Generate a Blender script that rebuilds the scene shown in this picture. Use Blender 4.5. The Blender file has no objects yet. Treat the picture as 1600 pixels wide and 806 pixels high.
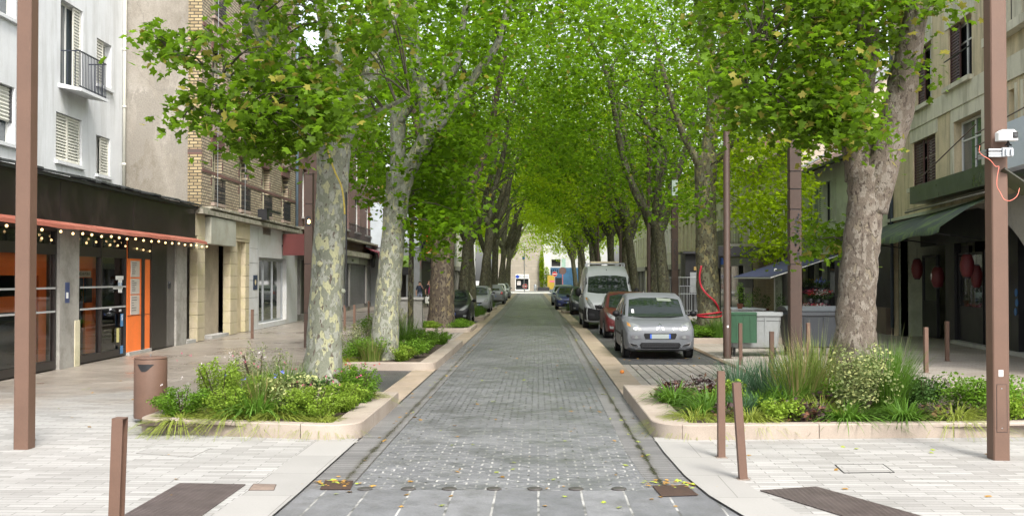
import bpy, math, random
import numpy as np
from mathutils import Vector, Matrix
from mathutils.bvhtree import BVHTree
random.seed(7); rng = np.random.default_rng(7)
SC = bpy.context.scene
COL = SC.collection
R = math.radians
FPX = 1700.0
CAM = Vector((0, 0, 2.0))
YAW = math.atan(41/FPX); PIT = math.atan(31/FPX)
fwd = Vector((-math.sin(YAW)*math.cos(PIT), math.cos(YAW)*math.cos(PIT), math.sin(PIT)))
rgt = Vector((math.cos(YAW), math.sin(YAW), 0))
upv = rgt.cross(fwd)
def ray(px, py): return fwd + rgt*((px-800)/FPX) + upv*((403-py)/FPX)
def at(px, py, Y):
    d = ray(px, py); return CAM + d*(Y/d.y)
def gnd(px, py, z=0.0):
    d = ray(px, py); return CAM + d*((z-CAM.z)/d.z)

# ------------------------------------------------------------------ mesh building
class MB:
    def __init__(s): s.v=[]; s.f=[]; s.m=[]; s.mi=0
    def add(s, vs, fs):
        b=len(s.v); s.v.extend([tuple(v) for v in vs])
        for f in fs: s.f.append(tuple(b+i for i in f)); s.m.append(s.mi)
        return s
    def box(s, x0,x1,y0,y1,z0,z1):
        return s.add([(x0,y0,z0),(x1,y0,z0),(x1,y1,z0),(x0,y1,z0),(x0,y0,z1),(x1,y0,z1),(x1,y1,z1),(x0,y1,z1)],
              [(0,3,2,1),(4,5,6,7),(0,1,5,4),(1,2,6,5),(2,3,7,6),(3,0,4,7)])
    def bbox(s, x0,x1,y0,y1,z0,z1, b=.01):
        # box with chamfered vertical and top edges
        o=[(x0+b,y0),(x1-b,y0),(x1,y0+b),(x1,y1-b),(x1-b,y1),(x0+b,y1),(x0,y1-b),(x0,y0+b)]
        i=[(x0+2*b,y0+b),(x1-2*b,y0+b),(x1-b,y0+2*b),(x1-b,y1-2*b),(x1-2*b,y1-b),(x0+2*b,y1-b),(x0+b,y1-2*b),(x0+b,y0+2*b)]
        vs=[(p[0],p[1],z0) for p in o]+[(p[0],p[1],z1-b) for p in o]+[(p[0],p[1],z1) for p in i]
        fs=[tuple(range(7,-1,-1)),tuple(range(16,24))]
        for k in range(8):
            n=(k+1)%8
            fs+=[(k,n,8+n,8+k),(8+k,8+n,16+n,16+k)]
        return s.add(vs,fs)
    def quad(s,a,b,c,d): return s.add([a,b,c,d],[(0,1,2,3)])
    def prism(s, poly, ext):
        n=len(poly); e=Vector(ext)
        vs=[Vector(p) for p in poly]+[Vector(p)+e for p in poly]
        fs=[tuple(range(n-1,-1,-1)),tuple(range(n,2*n))]+[(k,(k+1)%n,n+(k+1)%n,n+k) for k in range(n)]
        return s.add(vs,fs)
    def tube(s, pts, rad, n=8, cap=True, wob=0, seed=0):
        pts=[Vector(p) for p in pts]
        if not hasattr(rad,'__len__'): rad=[rad]*len(pts)
        rr=random.Random(seed); vs=[]; fs=[]
        t0=(pts[1]-pts[0]).normalized()
        a=t0.orthogonal().normalized()
        for i,p in enumerate(pts):
            t=(pts[min(i+1,len(pts)-1)]-pts[max(i-1,0)])
            t=t.normalized() if t.length>1e-9 else t0
            a=(a-t*a.dot(t)); a=a.normalized() if a.length>1e-6 else t.orthogonal().normalized()
            b=t.cross(a)
            for k in range(n):
                g=2*math.pi*k/n; r=rad[i]*(1+(rr.random()-.5)*wob)
                vs.append(p+a*(math.cos(g)*r)+b*(math.sin(g)*r))
        m=len(pts)
        for i in range(m-1):
            for k in range(n):
                q=(k+1)%n; fs.append((i*n+k,i*n+q,(i+1)*n+q,(i+1)*n+k))
        if cap: fs+=[tuple(range(n-1,-1,-1)),tuple(range((m-1)*n,m*n))]
        return s.add(vs,fs)
    def lathe(s, prof, c=(0,0,0), n=24, axis='z'):
        vs=[];fs=[];m=len(prof)
        for r,z in prof:
            for k in range(n):
                g=2*math.pi*k/n; x,y=r*math.cos(g),r*math.sin(g)
                if axis=='z': vs.append((c[0]+x,c[1]+y,c[2]+z))
                elif axis=='x': vs.append((c[0]+z,c[1]+x,c[2]+y))
                else: vs.append((c[0]+x,c[1]+z,c[2]+y))
        for i in range(m-1):
            for k in range(n):
                q=(k+1)%n; fs.append((i*n+k,i*n+q,(i+1)*n+q,(i+1)*n+k))
        if prof[0][0]>1e-6: fs.append(tuple(range(n-1,-1,-1)))
        if prof[-1][0]>1e-6: fs.append(tuple(range((m-1)*n,m*n)))
        return s.add(vs,fs)
    def sphere(s,c,r,n=10,m=6,sc=(1,1,1)):
        vs=[];fs=[]
        for i in range(m+1):
            th=math.pi*i/m
            for k in range(n):
                g=2*math.pi*k/n
                vs.append((c[0]+r*sc[0]*math.sin(th)*math.cos(g),c[1]+r*sc[1]*math.sin(th)*math.sin(g),c[2]+r*sc[2]*math.cos(th)))
        for i in range(m):
            for k in range(n):
                q=(k+1)%n; fs.append((i*n+k,(i+1)*n+k,(i+1)*n+q,i*n+q))
        return s.add(vs,fs)
    def xf(s, M, start=0):
        s.v[start:]=[tuple(M@Vector(v)) for v in s.v[start:]]; return s
    def build(s, name, mat, parent=None, smooth=False, loc=(0,0,0), rz=0):
        me=bpy.data.meshes.new(name); me.from_pydata(s.v,[],s.f)
        for m in (mat if isinstance(mat,(list,tuple)) else [mat]): me.materials.append(m)
        if any(s.m): me.polygons.foreach_set('material_index',s.m)
        if smooth: me.polygons.foreach_set('use_smooth',[True]*len(s.f))
        me.update()
        o=bpy.data.objects.new(name,me); COL.objects.link(o)
        o.location=loc; o.rotation_euler=(0,0,rz)
        if parent: o.parent=parent
        return o
def autosmooth(o, ang=35):
    me=o.data; me.polygons.foreach_set('use_smooth',[True]*len(me.polygons))
    try: me.set_sharp_from_angle(angle=R(ang))
    except Exception: pass
    return o
def npmesh(name, V, T, mat, parent=None, smooth=False, mi=None):
    V=np.asarray(V,dtype=np.float32); T=np.asarray(T,dtype=np.int32)
    k=T.shape[1]
    me=bpy.data.meshes.new(name)
    me.vertices.add(len(V)); me.vertices.foreach_set('co',V.ravel())
    me.loops.add(T.size); me.loops.foreach_set('vertex_index',T.ravel())
    me.polygons.add(len(T)); me.polygons.foreach_set('loop_start',np.arange(len(T),dtype=np.int32)*k)
    me.polygons.foreach_set('loop_total',np.full(len(T),k,dtype=np.int32))
    if smooth: me.polygons.foreach_set('use_smooth',np.ones(len(T),dtype=bool))
    for m in (mat if isinstance(mat,(list,tuple)) else [mat]): me.materials.append(m)
    if mi is not None: me.polygons.foreach_set('material_index',np.asarray(mi,dtype=np.int32))
    me.update(calc_edges=True); me.validate()
    o=bpy.data.objects.new(name,me); COL.objects.link(o)
    if parent: o.parent=parent
    return o
def tag(o,label,cat,group=None):
    o['label']=label; o['category']=cat
    if group: o['group']=group
    return o
def thing(name,label,cat,loc=(0,0,0),rz=0,group=None):
    o=bpy.data.objects.new(name,None); COL.objects.link(o); o.location=loc; o.rotation_euler=(0,0,rz)
    o.empty_display_size=.2
    return tag(o,label,cat,group)
def struct(o,kind='structure'): o['kind']=kind; return o
def dup(root,loc,rz=None,label=None,group=None,scale=None):
    r=root.copy(); COL.objects.link(r); r.location=loc
    if rz is not None: r.rotation_euler=(0,0,rz)
    if scale: r.scale=(scale,)*3 if not hasattr(scale,'__len__') else scale
    if label: r['label']=label
    if group: r['group']=group
    for ch in list(root.children):
        c=ch.copy(); COL.objects.link(c); c.parent=r
        for g in ch.children:
            d=g.copy(); COL.objects.link(d); d.parent=c
    return r
def text(name,body,size,mat,parent,loc,rot,ext=.004,align='CENTER',sx=1.0):
    cu=bpy.data.curves.new(name,'FONT'); cu.body=body; cu.size=size; cu.extrude=ext
    cu.align_x=align; cu.align_y='CENTER'; cu.resolution_u=2
    o=bpy.data.objects.new(name,cu); COL.objects.link(o)
    dg=bpy.context.evaluated_depsgraph_get()
    me=bpy.data.meshes.new_from_object(o.evaluated_get(dg)); bpy.data.objects.remove(o)
    me.materials.clear(); me.materials.append(mat)
    t=bpy.data.objects.new(name,me); COL.objects.link(t); t.location=loc; t.rotation_euler=rot; t.scale=(sx,1,1)
    if parent: t.parent=parent
    return t

# ------------------------------------------------------------------ materials
def newmat(name):
    m=bpy.data.materials.new(name); m.use_nodes=True
    nt=m.node_tree; b=nt.nodes['Principled BSDF']; return m,nt,b
def N(nt,t,**kw):
    n=nt.nodes.new(t)
    for k,v in kw.items(): setattr(n,k,v)
    return n
def L(nt,a,b): nt.links.new(a,b)
def rgba(c): return (c[0],c[1],c[2],1)
def noise(nt,vec,scale,detail=4,rough=.6):
    n=N(nt,'ShaderNodeTexNoise'); n.inputs['Scale'].default_value=scale; n.inputs['Detail'].default_value=detail
    n.inputs['Roughness'].default_value=rough; L(nt,vec,n.inputs['Vector']); return n.outputs['Fac']
def ramp(nt,fac,stops):
    r=N(nt,'ShaderNodeValToRGB'); e=r.color_ramp.elements
    while len(e)<len(stops): e.new(.5)
    for k,(p,c) in enumerate(stops): e[k].position=p; e[k].color=rgba(c) if hasattr(c,'__len__') else (c,c,c,1)
    L(nt,fac,r.inputs['Fac']); return r.outputs['Color']
def mix(nt,fac,a,b,mode='MIX'):
    n=N(nt,'ShaderNodeMix',data_type='RGBA',blend_type=mode)
    for sock,v in ((n.inputs[0],fac),(n.inputs[6],a),(n.inputs[7],b)):
        if hasattr(v,'is_output'): L(nt,v,sock)
        elif hasattr(v,'__len__'): sock.default_value=rgba(v)
        else: sock.default_value=v
    return n.outputs[2]
def mth(nt,op,a,b=None,c=None):
    n=N(nt,'ShaderNodeMath',operation=op)
    for k,v in enumerate((a,b,c)):
        if v is None: continue
        if hasattr(v,'is_output'): L(nt,v,n.inputs[k])
        else: n.inputs[k].default_value=v
    return n.outputs[0]
def coords(nt,axes=None,warp=0):
    tc=N(nt,'ShaderNodeTexCoord').outputs['Object']
    if axes:
        s=N(nt,'ShaderNodeSeparateXYZ'); L(nt,tc,s.inputs[0]); c=N(nt,'ShaderNodeCombineXYZ')
        for k,a in enumerate(axes): L(nt,s.outputs['xyz'.index(a)],c.inputs[k])
        tc=c.outputs[0]
    return tc
def bumpn(nt,h,bsdf,strength=.3,dist=.02):
    b=N(nt,'ShaderNodeBump'); b.inputs['Strength'].default_value=strength; b.inputs['Distance'].default_value=dist
    L(nt,h,b.inputs['Height']); L(nt,b.outputs[0],bsdf.inputs['Normal'])
_pm={}
def pmat(name,col,rough=.6,metal=0,var=.18,scale=1.5,bump=.15,bscale=60,spec=.5,coat=0,stain=None,stain_amt=.5,stain_scale=.8,streak=0):
    if name in _pm: return _pm[name]
    m,nt,b=newmat(name); v=coords(nt)
    b.inputs['Roughness'].default_value=rough; b.inputs['Metallic'].default_value=metal
    b.inputs['Specular IOR Level'].default_value=spec
    if coat: b.inputs['Coat Weight'].default_value=coat; b.inputs['Coat Roughness'].default_value=.04
    if var:
        n1=noise(nt,v,scale,5,.65); n2=noise(nt,v,scale*14,3)
        a=mth(nt,'ADD',mth(nt,'MULTIPLY',n1,.65),mth(nt,'MULTIPLY',n2,.35))
        lo=tuple(c*(1-var*1.6) for c in col); hi=tuple(min(1,c*(1+var*1.4)) for c in col)
        c=ramp(nt,a,[(.32,lo),(.68,hi)])
        if stain:
            sv=v
            if streak:
                mp=N(nt,'ShaderNodeMapping'); mp.inputs['Scale'].default_value=(1,1,streak); L(nt,v,mp.inputs[0]); sv=mp.outputs[0]
            s=noise(nt,sv,stain_scale,6,.7); f=ramp(nt,s,[(.48,0.0),(.62,stain_amt)])
            c=mix(nt,f,c,stain)
        L(nt,c,b.inputs['Base Color'])
        r=N(nt,'ShaderNodeMapRange'); r.inputs[3].default_value=max(.02,rough-.12); r.inputs[4].default_value=min(1,rough+.12)
        L(nt,n1,r.inputs[0]); L(nt,r.outputs[0],b.inputs['Roughness'])
    else: b.inputs['Base Color'].default_value=rgba(col)
    if bump:
        bumpn(nt,noise(nt,v,bscale,3),b,bump,.01)
    _pm[name]=m; return m
def emit(name,col,st):
    m,nt,b=newmat(name); b.inputs['Base Color'].default_value=rgba(col)
    b.inputs['Emission Color'].default_value=rgba(col); b.inputs['Emission Strength'].default_value=st; return m
def brickmat(name,c1,c2,mortar,w,h,ms=.012,axes=None,rough=.8,off=.5,var=.3,bump=.5,mvar=None,vscale=.6,rot=0,stain=None,extra=None,squash=1.0,msmooth=.1,bias=0):
    m,nt,b=newmat(name); v=coords(nt,axes)
    if rot:
        mp=N(nt,'ShaderNodeMapping'); mp.inputs['Rotation'].default_value=(0,0,rot); L(nt,v,mp.inputs[0]); v=mp.outputs[0]
    # slight irregularity of the joints
    wn=N(nt,'ShaderNodeTexNoise'); wn.inputs['Scale'].default_value=3; L(nt,v,wn.inputs['Vector'])
    sb=N(nt,'ShaderNodeVectorMath',operation='SUBTRACT'); L(nt,wn.outputs['Color'],sb.inputs[0]); sb.inputs[1].default_value=(.5,.5,.5)
    sc=N(nt,'ShaderNodeVectorMath',operation='SCALE'); L(nt,sb.outputs[0],sc.inputs[0]); sc.inputs['Scale'].default_value=ms*1.2
    ad=N(nt,'ShaderNodeVectorMath',operation='ADD'); L(nt,v,ad.inputs[0]); L(nt,sc.outputs[0],ad.inputs[1]); vv=ad.outputs[0]
    t=N(nt,'ShaderNodeTexBrick'); t.offset=off; t.squash=squash
    L(nt,vv,t.inputs['Vector']); t.inputs['Scale'].default_value=1
    t.inputs['Color1'].default_value=rgba(c1); t.inputs['Color2'].default_value=rgba(c2); t.inputs['Mortar'].default_value=rgba(mortar)
    t.inputs['Mortar Size'].default_value=ms; t.inputs['Mortar Smooth'].default_value=msmooth; t.inputs['Bias'].default_value=bias
    t.inputs['Brick Width'].default_value=w; t.inputs['Row Height'].default_value=h
    if mvar:
        mf=noise(nt,v,mvar[1],3); L(nt,ramp(nt,mf,[(mvar[2],mortar),(mvar[3],mvar[0])]),t.inputs['Mortar'])
    big=noise(nt,v,vscale,5,.65); fine=noise(nt,v,45,3)
    k=mth(nt,'ADD',mth(nt,'MULTIPLY',big,.6),mth(nt,'MULTIPLY',fine,.4))
    g=ramp(nt,k,[(.3,1-var),(.7,1+var*.6)])
    c=mix(nt,1.0,t.outputs['Color'],g,'MULTIPLY')
    if stain:
        s=noise(nt,v,stain[1],6,.7); c=mix(nt,ramp(nt,s,[(stain[2],0.0),(stain[3],stain[4])]),c,stain[0])
    rr=rough
    if extra: c,rr=extra(nt,v,c,big,t)
    L(nt,c,b.inputs['Base Color'])
    if hasattr(rr,'is_output'): L(nt,rr,b.inputs['Roughness'])
    else:
        L(nt,ramp(nt,big,[(.3,max(0.05,rough-.15)),(.7,min(1,rough+.1))]),b.inputs['Roughness'])
    hgt=mth(nt,'ADD',mth(nt,'SUBTRACT',1.0,t.outputs['Fac']),mth(nt,'MULTIPLY',fine,.35))
    bumpn(nt,hgt,b,bump,.012)
    return m
def leafmat(name,c,tr,var=.35,rough=.55,yellow=None,transl=.42,spec=.12):
    m=bpy.data.materials.new(name); m.use_nodes=True; nt=m.node_tree; nt.nodes.clear()
    g=N(nt,'ShaderNodeNewGeometry'); ri=g.outputs['Random Per Island']
    tc=N(nt,'ShaderNodeTexCoord').outputs['Object']; nz=ramp(nt,noise(nt,tc,.75,3),[(.33,0.0),(.67,1.0)])
    k=mth(nt,'ADD',mth(nt,'MULTIPLY',ri,.5),mth(nt,'MULTIPLY',nz,.5))
    lo=tuple(x*(1-var) for x in c); hi=tuple(x*(1+var) for x in c)
    st=[(.15,lo),(.75,hi)]
    tl=tuple(x*(1-var*.7) for x in tr); th=tuple(x*(1+var*.6) for x in tr); st2=[(.15,tl),(.75,th)]
    c1=ramp(nt,k,st); c2=ramp(nt,k,st2)
    if yellow:
        r2=mth(nt,'FRACT',mth(nt,'MULTIPLY',ri,37.7)); f=mth(nt,'LESS_THAN',r2,yellow[1])
        c1=mix(nt,f,c1,yellow[0]); c2=mix(nt,f,c2,yellow[0])
    p=N(nt,'ShaderNodeBsdfPrincipled'); L(nt,c1,p.inputs['Base Color']); p.inputs['Roughness'].default_value=rough; p.inputs['Specular IOR Level'].default_value=spec
    t=N(nt,'ShaderNodeBsdfTranslucent'); L(nt,c2,t.inputs[0])
    x=N(nt,'ShaderNodeMixShader'); x.inputs[0].default_value=transl; L(nt,p.outputs[0],x.inputs[1]); L(nt,t.outputs[0],x.inputs[2])
    o=N(nt,'ShaderNodeOutputMaterial'); L(nt,x.outputs[0],o.inputs[0]); return m
def barkmat(name,base,cream,brown,pale,lc=.57,lb=.6,sc=4.0,bump=.5):
    m,nt,b=newmat(name); v=coords(nt)
    mp=N(nt,'ShaderNodeMapping'); mp.inputs['Scale'].default_value=(1,1,.55); L(nt,v,mp.inputs[0]); v=mp.outputs[0]
    big=noise(nt,v,1.1,3); fine=noise(nt,v,60,4)
    n1=noise(nt,v,sc,2.5,.45); n2=noise(nt,v,sc*1.35,3,.5); 
    mp2=N(nt,'ShaderNodeMapping'); mp2.inputs['Location'].default_value=(7,3,5); L(nt,v,mp2.inputs[0]); n3=noise(nt,mp2.outputs[0],sc*1.1,3,.5)
    c=ramp(nt,big,[(.35,tuple(x*.8 for x in base)),(.65,tuple(x*1.15 for x in base))])
    c=mix(nt,ramp(nt,n3,[(.52,0.0),(.55,1.0)]),c,pale)
    c=mix(nt,ramp(nt,n1,[(lc,0.0),(lc+.025,1.0)]),c,cream)
    c=mix(nt,ramp(nt,mp2 and noise(nt,mp2.outputs[0],sc*2.1,3,.5),[(lb,0.0),(lb+.03,1.0)]),c,brown)
    c=mix(nt,.5,c,ramp(nt,fine,[(.3,.55),(.7,1.25)]),'MULTIPLY')
    L(nt,c,b.inputs['Base Color']); b.inputs['Roughness'].default_value=.85
    h=mth(nt,'ADD',mth(nt,'MULTIPLY',ramp(nt,n1,[(lc,1.0),(lc+.03,0.0)]),.5),mth(nt,'MULTIPLY',fine,.5))
    bumpn(nt,h,b,bump,.02); return m
def glassmat(name,tint=(1,1,1),refl=.14,rough=.02):
    m=bpy.data.materials.new(name); m.use_nodes=True; nt=m.node_tree; nt.nodes.clear()
    a=N(nt,'ShaderNodeBsdfTransparent'); a.inputs[0].default_value=rgba(tint)
    g=N(nt,'ShaderNodeBsdfGlossy'); g.inputs['Roughness'].default_value=rough; g.inputs[0].default_value=(.95,.97,1,1)
    f=N(nt,'ShaderNodeFresnel'); f.inputs[0].default_value=1.5
    k=mth(nt,'ADD',mth(nt,'MULTIPLY',f.outputs[0],1.0),refl-.04)
    x=N(nt,'ShaderNodeMixShader'); L(nt,k,x.inputs[0]); L(nt,a.outputs[0],x.inputs[1]); L(nt,g.outputs[0],x.inputs[2])
    o=N(nt,'ShaderNodeOutputMaterial'); L(nt,x.outputs[0],o.inputs[0]); return m
def paint(name,col,metal=.0,rough=.35,coat=.35):
    rough=max(rough,.38)
    return pmat(name,col,rough,metal,var=.04,bump=0,coat=coat,scale=2)

M={}
M['corten']=pmat('corten',(.115,.064,.043),.6,0,var=.08,bump=.12,bscale=400,scale=3)
M['corten_dark']=pmat('corten_dark',(.05,.028,.019),.6,0,var=.15,bump=.1)
M['black']=pmat('black_paint',(.012,.012,.014),.45,var=.2,bump=.05)
M['iron']=pmat('wrought_iron',(.015,.015,.017),.5,.3,var=.1,bump=0)
M['white']=pmat('white_paint',(.72,.71,.68),.5,var=.06,bump=.05)
M['cream']=pmat('cream_paint',(.58,.53,.38),.55,var=.1,bump=.1,stain=(.3,.28,.16),stain_amt=.4)
M['render']=pmat('white_render',(.60,.61,.615),.9,var=.05,bump=.55,bscale=28,stain=(.40,.40,.38),stain_amt=.5,stain_scale=2.2,streak=.12)
M['dark_glass']=pmat('dark_glass',(.02,.024,.027),.06,var=0,bump=0,spec=.7)
M['sky_glass']=pmat('window_glass',(.06,.075,.085),.05,var=0,bump=0,spec=.8)
M['shop_glass']=glassmat('shop_glass',(.93,.95,.95),.07)
M['car_glass']=pmat('car_glass',(.010,.015,.013),.03,var=0,bump=0,spec=.6)
M['rubber']=pmat('rubber',(.018,.018,.018),.8,var=.2,bump=.1)
M['plastic']=pmat('black_plastic',(.009,.009,.01),.55,var=.1,bump=.05,spec=.25)
M['chrome']=pmat('chrome',(.5,.5,.52),.2,1,var=0,bump=0)
M['alloy']=pmat('alloy',(.5,.5,.52),.3,.8,var=.05,bump=0)
M['galv']=pmat('galvanised_steel',(.42,.44,.46),.4,.7,var=.1,bump=.05)
M['lamp_lens']=pmat('lamp_lens',(.16,.17,.17),.3,.0,var=.25,scale=9,bump=0,spec=.25,coat=.15)
M['amber']=pmat('amber_lens',(.6,.28,.08),.1,0,var=0,bump=0,coat=1)
M['red_lens']=pmat('red_lens',(.35,.01,.01),.1,var=0,bump=0,coat=1)
M['soil']=pmat('soil',(.055,.036,.024),.95,var=.5,scale=6,bump=1,bscale=40)
def kerb_m():
    m,nt,b=newmat('kerb_stone'); v=coords(nt)
    n1=noise(nt,v,1.2,5,.6); n2=noise(nt,v,90,2)
    k=mth(nt,'ADD',mth(nt,'MULTIPLY',n1,.6),mth(nt,'MULTIPLY',n2,.4))
    c=ramp(nt,k,[(.3,(.22,.178,.14)),(.5,(.30,.25,.205)),(.72,(.36,.315,.265))])
    L(nt,c,b.inputs['Base Color']); b.inputs['Roughness'].default_value=.75; bumpn(nt,n2,b,.12,.01); return m
M['kerb']=kerb_m()
M['zinc']=pmat('zinc',(.2,.21,.22),.45,.5,var=.15,bump=.05)
M['slate']=pmat('slate',(.045,.047,.05),.5,var=.35,scale=4,bump=.4,bscale=20)
M['steel_dark']=pmat('dark_steel',(.05,.05,.055),.4,.4,var=.15,bump=.05)
# ------------------------------------------------------------------ camera, light, world
cam=bpy.data.objects.new('camera',bpy.data.cameras.new('camera')); COL.objects.link(cam)
cam.location=CAM
cam.rotation_euler=Matrix((rgt,upv,-fwd)).transposed().to_euler()
cam.data.sensor_width=36; cam.data.lens=36*FPX/1600; cam.data.clip_end=2000; cam.data.clip_start=.1
SC.camera=cam
w=bpy.data.worlds.new('World'); SC.world=w; w.use_nodes=True; nt=w.node_tree
SUN_EL=R(48); SUN_ROT=R(160)
sky=N(nt,'ShaderNodeTexSky',sky_type='NISHITA'); sky.sun_disc=False; sky.sun_elevation=SUN_EL; sky.sun_rotation=SUN_ROT
sky.air_density=1.2; sky.dust_density=4.0; sky.ozone_density=1
hs=N(nt,'ShaderNodeHueSaturation'); hs.inputs['Saturation'].default_value=.32; L(nt,sky.outputs[0],hs.inputs['Color'])
bg=nt.nodes['Background']; L(nt,hs.outputs[0],bg.inputs[0]); bg.inputs[1].default_value=.135
sd=bpy.data.lights.new('sun','SUN'); sd.energy=1.5; sd.angle=R(14); sd.color=(1,.96,.9)
so=bpy.data.objects.new('sun',sd); COL.objects.link(so)
sv=Vector((math.sin(SUN_ROT)*math.cos(SUN_EL),math.cos(SUN_ROT)*math.cos(SUN_EL),math.sin(SUN_EL)))
so.rotation_euler=sv.to_track_quat('Z','Y').to_euler()
so.location=(0,0,40)
SC.view_settings.view_transform='Standard'; SC.view_settings.look='None'; SC.view_settings.gamma=1
SC.view_settings.exposure=1.5
SC.cycles.max_bounces=7; SC.cycles.diffuse_bounces=4; SC.cycles.transparent_max_bounces=8; SC.cycles.transmission_bounces=4; SC.cycles.glossy_bounces=3
SC.cycles.use_denoising=True
SC.cycles.sample_clamp_indirect=6

# ------------------------------------------------------------------ ground materials
def lerp_tab(t,x):
    if x<=t[0][0]: return t[0][1]
    for (a,b),(c,d) in zip(t,t[1:]):
        if x<=c: return b+(d-b)*(x-a)/(c-a)
    return t[-1][1]
XR=[(0,1.75),(9.1,1.72),(10,1.56),(11,1.47),(12.5,1.43),(40,1.43),(65,1.2),(120,.72),(142,.6)]
XL=[(0,-2.3),(10,-2.21),(40,-2.21),(65,-2.3),(120,-2.6),(142,-2.7)]
xr=lambda y: lerp_tab(XR,y); xl=lambda y: lerp_tab(XL,y)
YS=[2,6,8,9.1,9.6,10,10.5,11,11.7,12.5,14,18,24,32,40,50,65,80,100,120,142]
def strip(name,fa,fb,ys,z,mat,kind='structure'):
    m=MB()
    for a,b in zip(ys,ys[1:]): m.quad((fa(a),a,z),(fb(a),a,z),(fb(b),b,z),(fa(b),b,z))
    o=m.build(name,mat); o['kind']=kind; return o
def ypos(nt,v,a,b,amp,sc=.5):
    # 0 before a, 1 beyond b along the street, with a ragged outline
    sp=N(nt,'ShaderNodeSeparateXYZ'); L(nt,v,sp.inputs[0]); n=noise(nt,v,sc,5,.65)
    y=mth(nt,'ADD',sp.outputs[1],mth(nt,'MULTIPLY',mth(nt,'SUBTRACT',n,.5),amp))
    r=N(nt,'ShaderNodeMapRange',interpolation_type='SMOOTHSTEP'); r.inputs[1].default_value=a; r.inputs[2].default_value=b; L(nt,y,r.inputs[0]); return r.outputs[0]
def wet_road(nt,v,c,big,t):
    # damp dark patches and pale dusty patches with their own outline
    s=noise(nt,v,1.3,7,.7); 
    c=mix(nt,ramp(nt,s,[(.5,0.0),(.66,.4)]),c,(.05,.05,.052))
    f=ypos(nt,v,11.5,17.5,7,.8); n=noise(nt,v,7,2)
    near=mix(nt,ramp(nt,n,[(.36,.0),(.46,1.0)]),(.05,.05,.048),mix(nt,ramp(nt,noise(nt,v,2.3,4,.7),[(.35,0.0),(.62,1.0)]),(.16,.16,.158),(.44,.43,.41))); jc=mix(nt,f,near,mix(nt,ramp(nt,n,[(.6,0.0),(.66,1.0)]),(.028,.028,.024),(.33,.32,.3)))
    sp=N(nt,'ShaderNodeSeparateXYZ'); L(nt,v,sp.inputs[0]); fr=mth(nt,'ABSOLUTE',mth(nt,'SUBTRACT',mth(nt,'FRACT',mth(nt,'DIVIDE',sp.outputs[1],.12)),.5))
    bed=mth(nt,'MULTIPLY',mth(nt,'GREATER_THAN',fr,.37),ramp(nt,noise(nt,v,11,2),[(.50,1.0),(.56,.15)]))
    jc=mix(nt,bed,jc,(.12,.12,.122))
    L(nt,jc,t.inputs['Mortar'])
    r=ramp(nt,s,[(.45,.5),(.65,.28)]); return c,r
M['setts']=brickmat('granite_setts',(.122,.124,.131),(.178,.179,.186),(.03,.03,.028),.2,.12,ms=.011,rough=.5,var=.3,bump=.8,vscale=.35,extra=wet_road)
M['band']=brickmat('granite_slab_band',(.132,.134,.140),(.186,.187,.192),(.36,.355,.335),6,.4,ms=.011,rough=.55,var=.35,bump=.8,mvar=((.1,.1,.095),3.5,.47,.6),vscale=3,stain=((.09,.088,.085),2.2,.5,.7,.6),rot=R(90))
def gut_x(nt,v,c,big,t):
    # wet silt lying along the bottom of the channel
    sp=N(nt,'ShaderNodeSeparateXYZ'); L(nt,v,sp.inputs[0])
    d=mth(nt,'ABSOLUTE',mth(nt,'SUBTRACT',mth(nt,'ABSOLUTE',mth(nt,'ADD',sp.outputs[0],.36)),1.55))
    n1=noise(nt,v,1.6,6,.7); n2=noise(nt,v,14,4,.7)
    wd=mth(nt,'MULTIPLY',mth(nt,'SUBTRACT',n1,.36),.22); e=mth(nt,'ADD',mth(nt,'SUBTRACT',wd,d),mth(nt,'MULTIPLY',mth(nt,'SUBTRACT',n2,.5),.09))
    far=N(nt,'ShaderNodeMapRange'); far.inputs[1].default_value=13; far.inputs[2].default_value=30; far.inputs[3].default_value=.9; far.inputs[4].default_value=.35; L(nt,sp.outputs[1],far.inputs[0])
    f=mth(nt,'MULTIPLY',ramp(nt,e,[(.0,0.0),(.03,1.0)]),far.outputs[0])
    side=mth(nt,'MULTIPLY',ramp(nt,mth(nt,'ADD',e,.05),[(.0,0.0),(.07,1.0)]),.45)
    c=mix(nt,side,c,(.075,.066,.05)); c=mix(nt,f,c,(.02,.017,.011)); return c,mth(nt,'SUBTRACT',.6,mth(nt,'MULTIPLY',f,.4))
M['gutter']=brickmat('gutter_setts',(.135,.132,.132),(.195,.19,.186),(.06,.055,.05),.6,.115,ms=.008,rough=.55,var=.35,bump=.7,vscale=1.2,off=0,extra=gut_x)
def plaza_x(nt,v,c,big,t):
    s=noise(nt,v,.22,4,.6); c=mix(nt,ramp(nt,s,[(.42,0.0),(.7,.35)]),c,(.225,.215,.2)); return c,.75
M['plaza']=brickmat('limestone_pavers',(.37,.362,.343),(.255,.247,.23),(.17,.163,.15),.42,.105,ms=.006,rough=.75,var=.2,bump=.35,vscale=.5,extra=plaza_x,msmooth=.3)
def damp_shade(nt,v,c,big,t):  # browner down the street: damp and shade both put into the colour
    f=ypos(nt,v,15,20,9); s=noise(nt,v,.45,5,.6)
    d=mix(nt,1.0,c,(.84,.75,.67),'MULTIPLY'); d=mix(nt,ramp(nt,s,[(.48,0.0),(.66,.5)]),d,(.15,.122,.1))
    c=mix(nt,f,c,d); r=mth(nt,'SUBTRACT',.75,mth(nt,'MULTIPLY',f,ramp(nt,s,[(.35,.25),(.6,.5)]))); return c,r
M['walk']=brickmat('damp_shade_pavers',(.37,.362,.343),(.255,.247,.23),(.17,.163,.15),.42,.105,ms=.006,rough=.5,var=.2,bump=.35,vscale=.5,extra=damp_shade,msmooth=.3)
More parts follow.
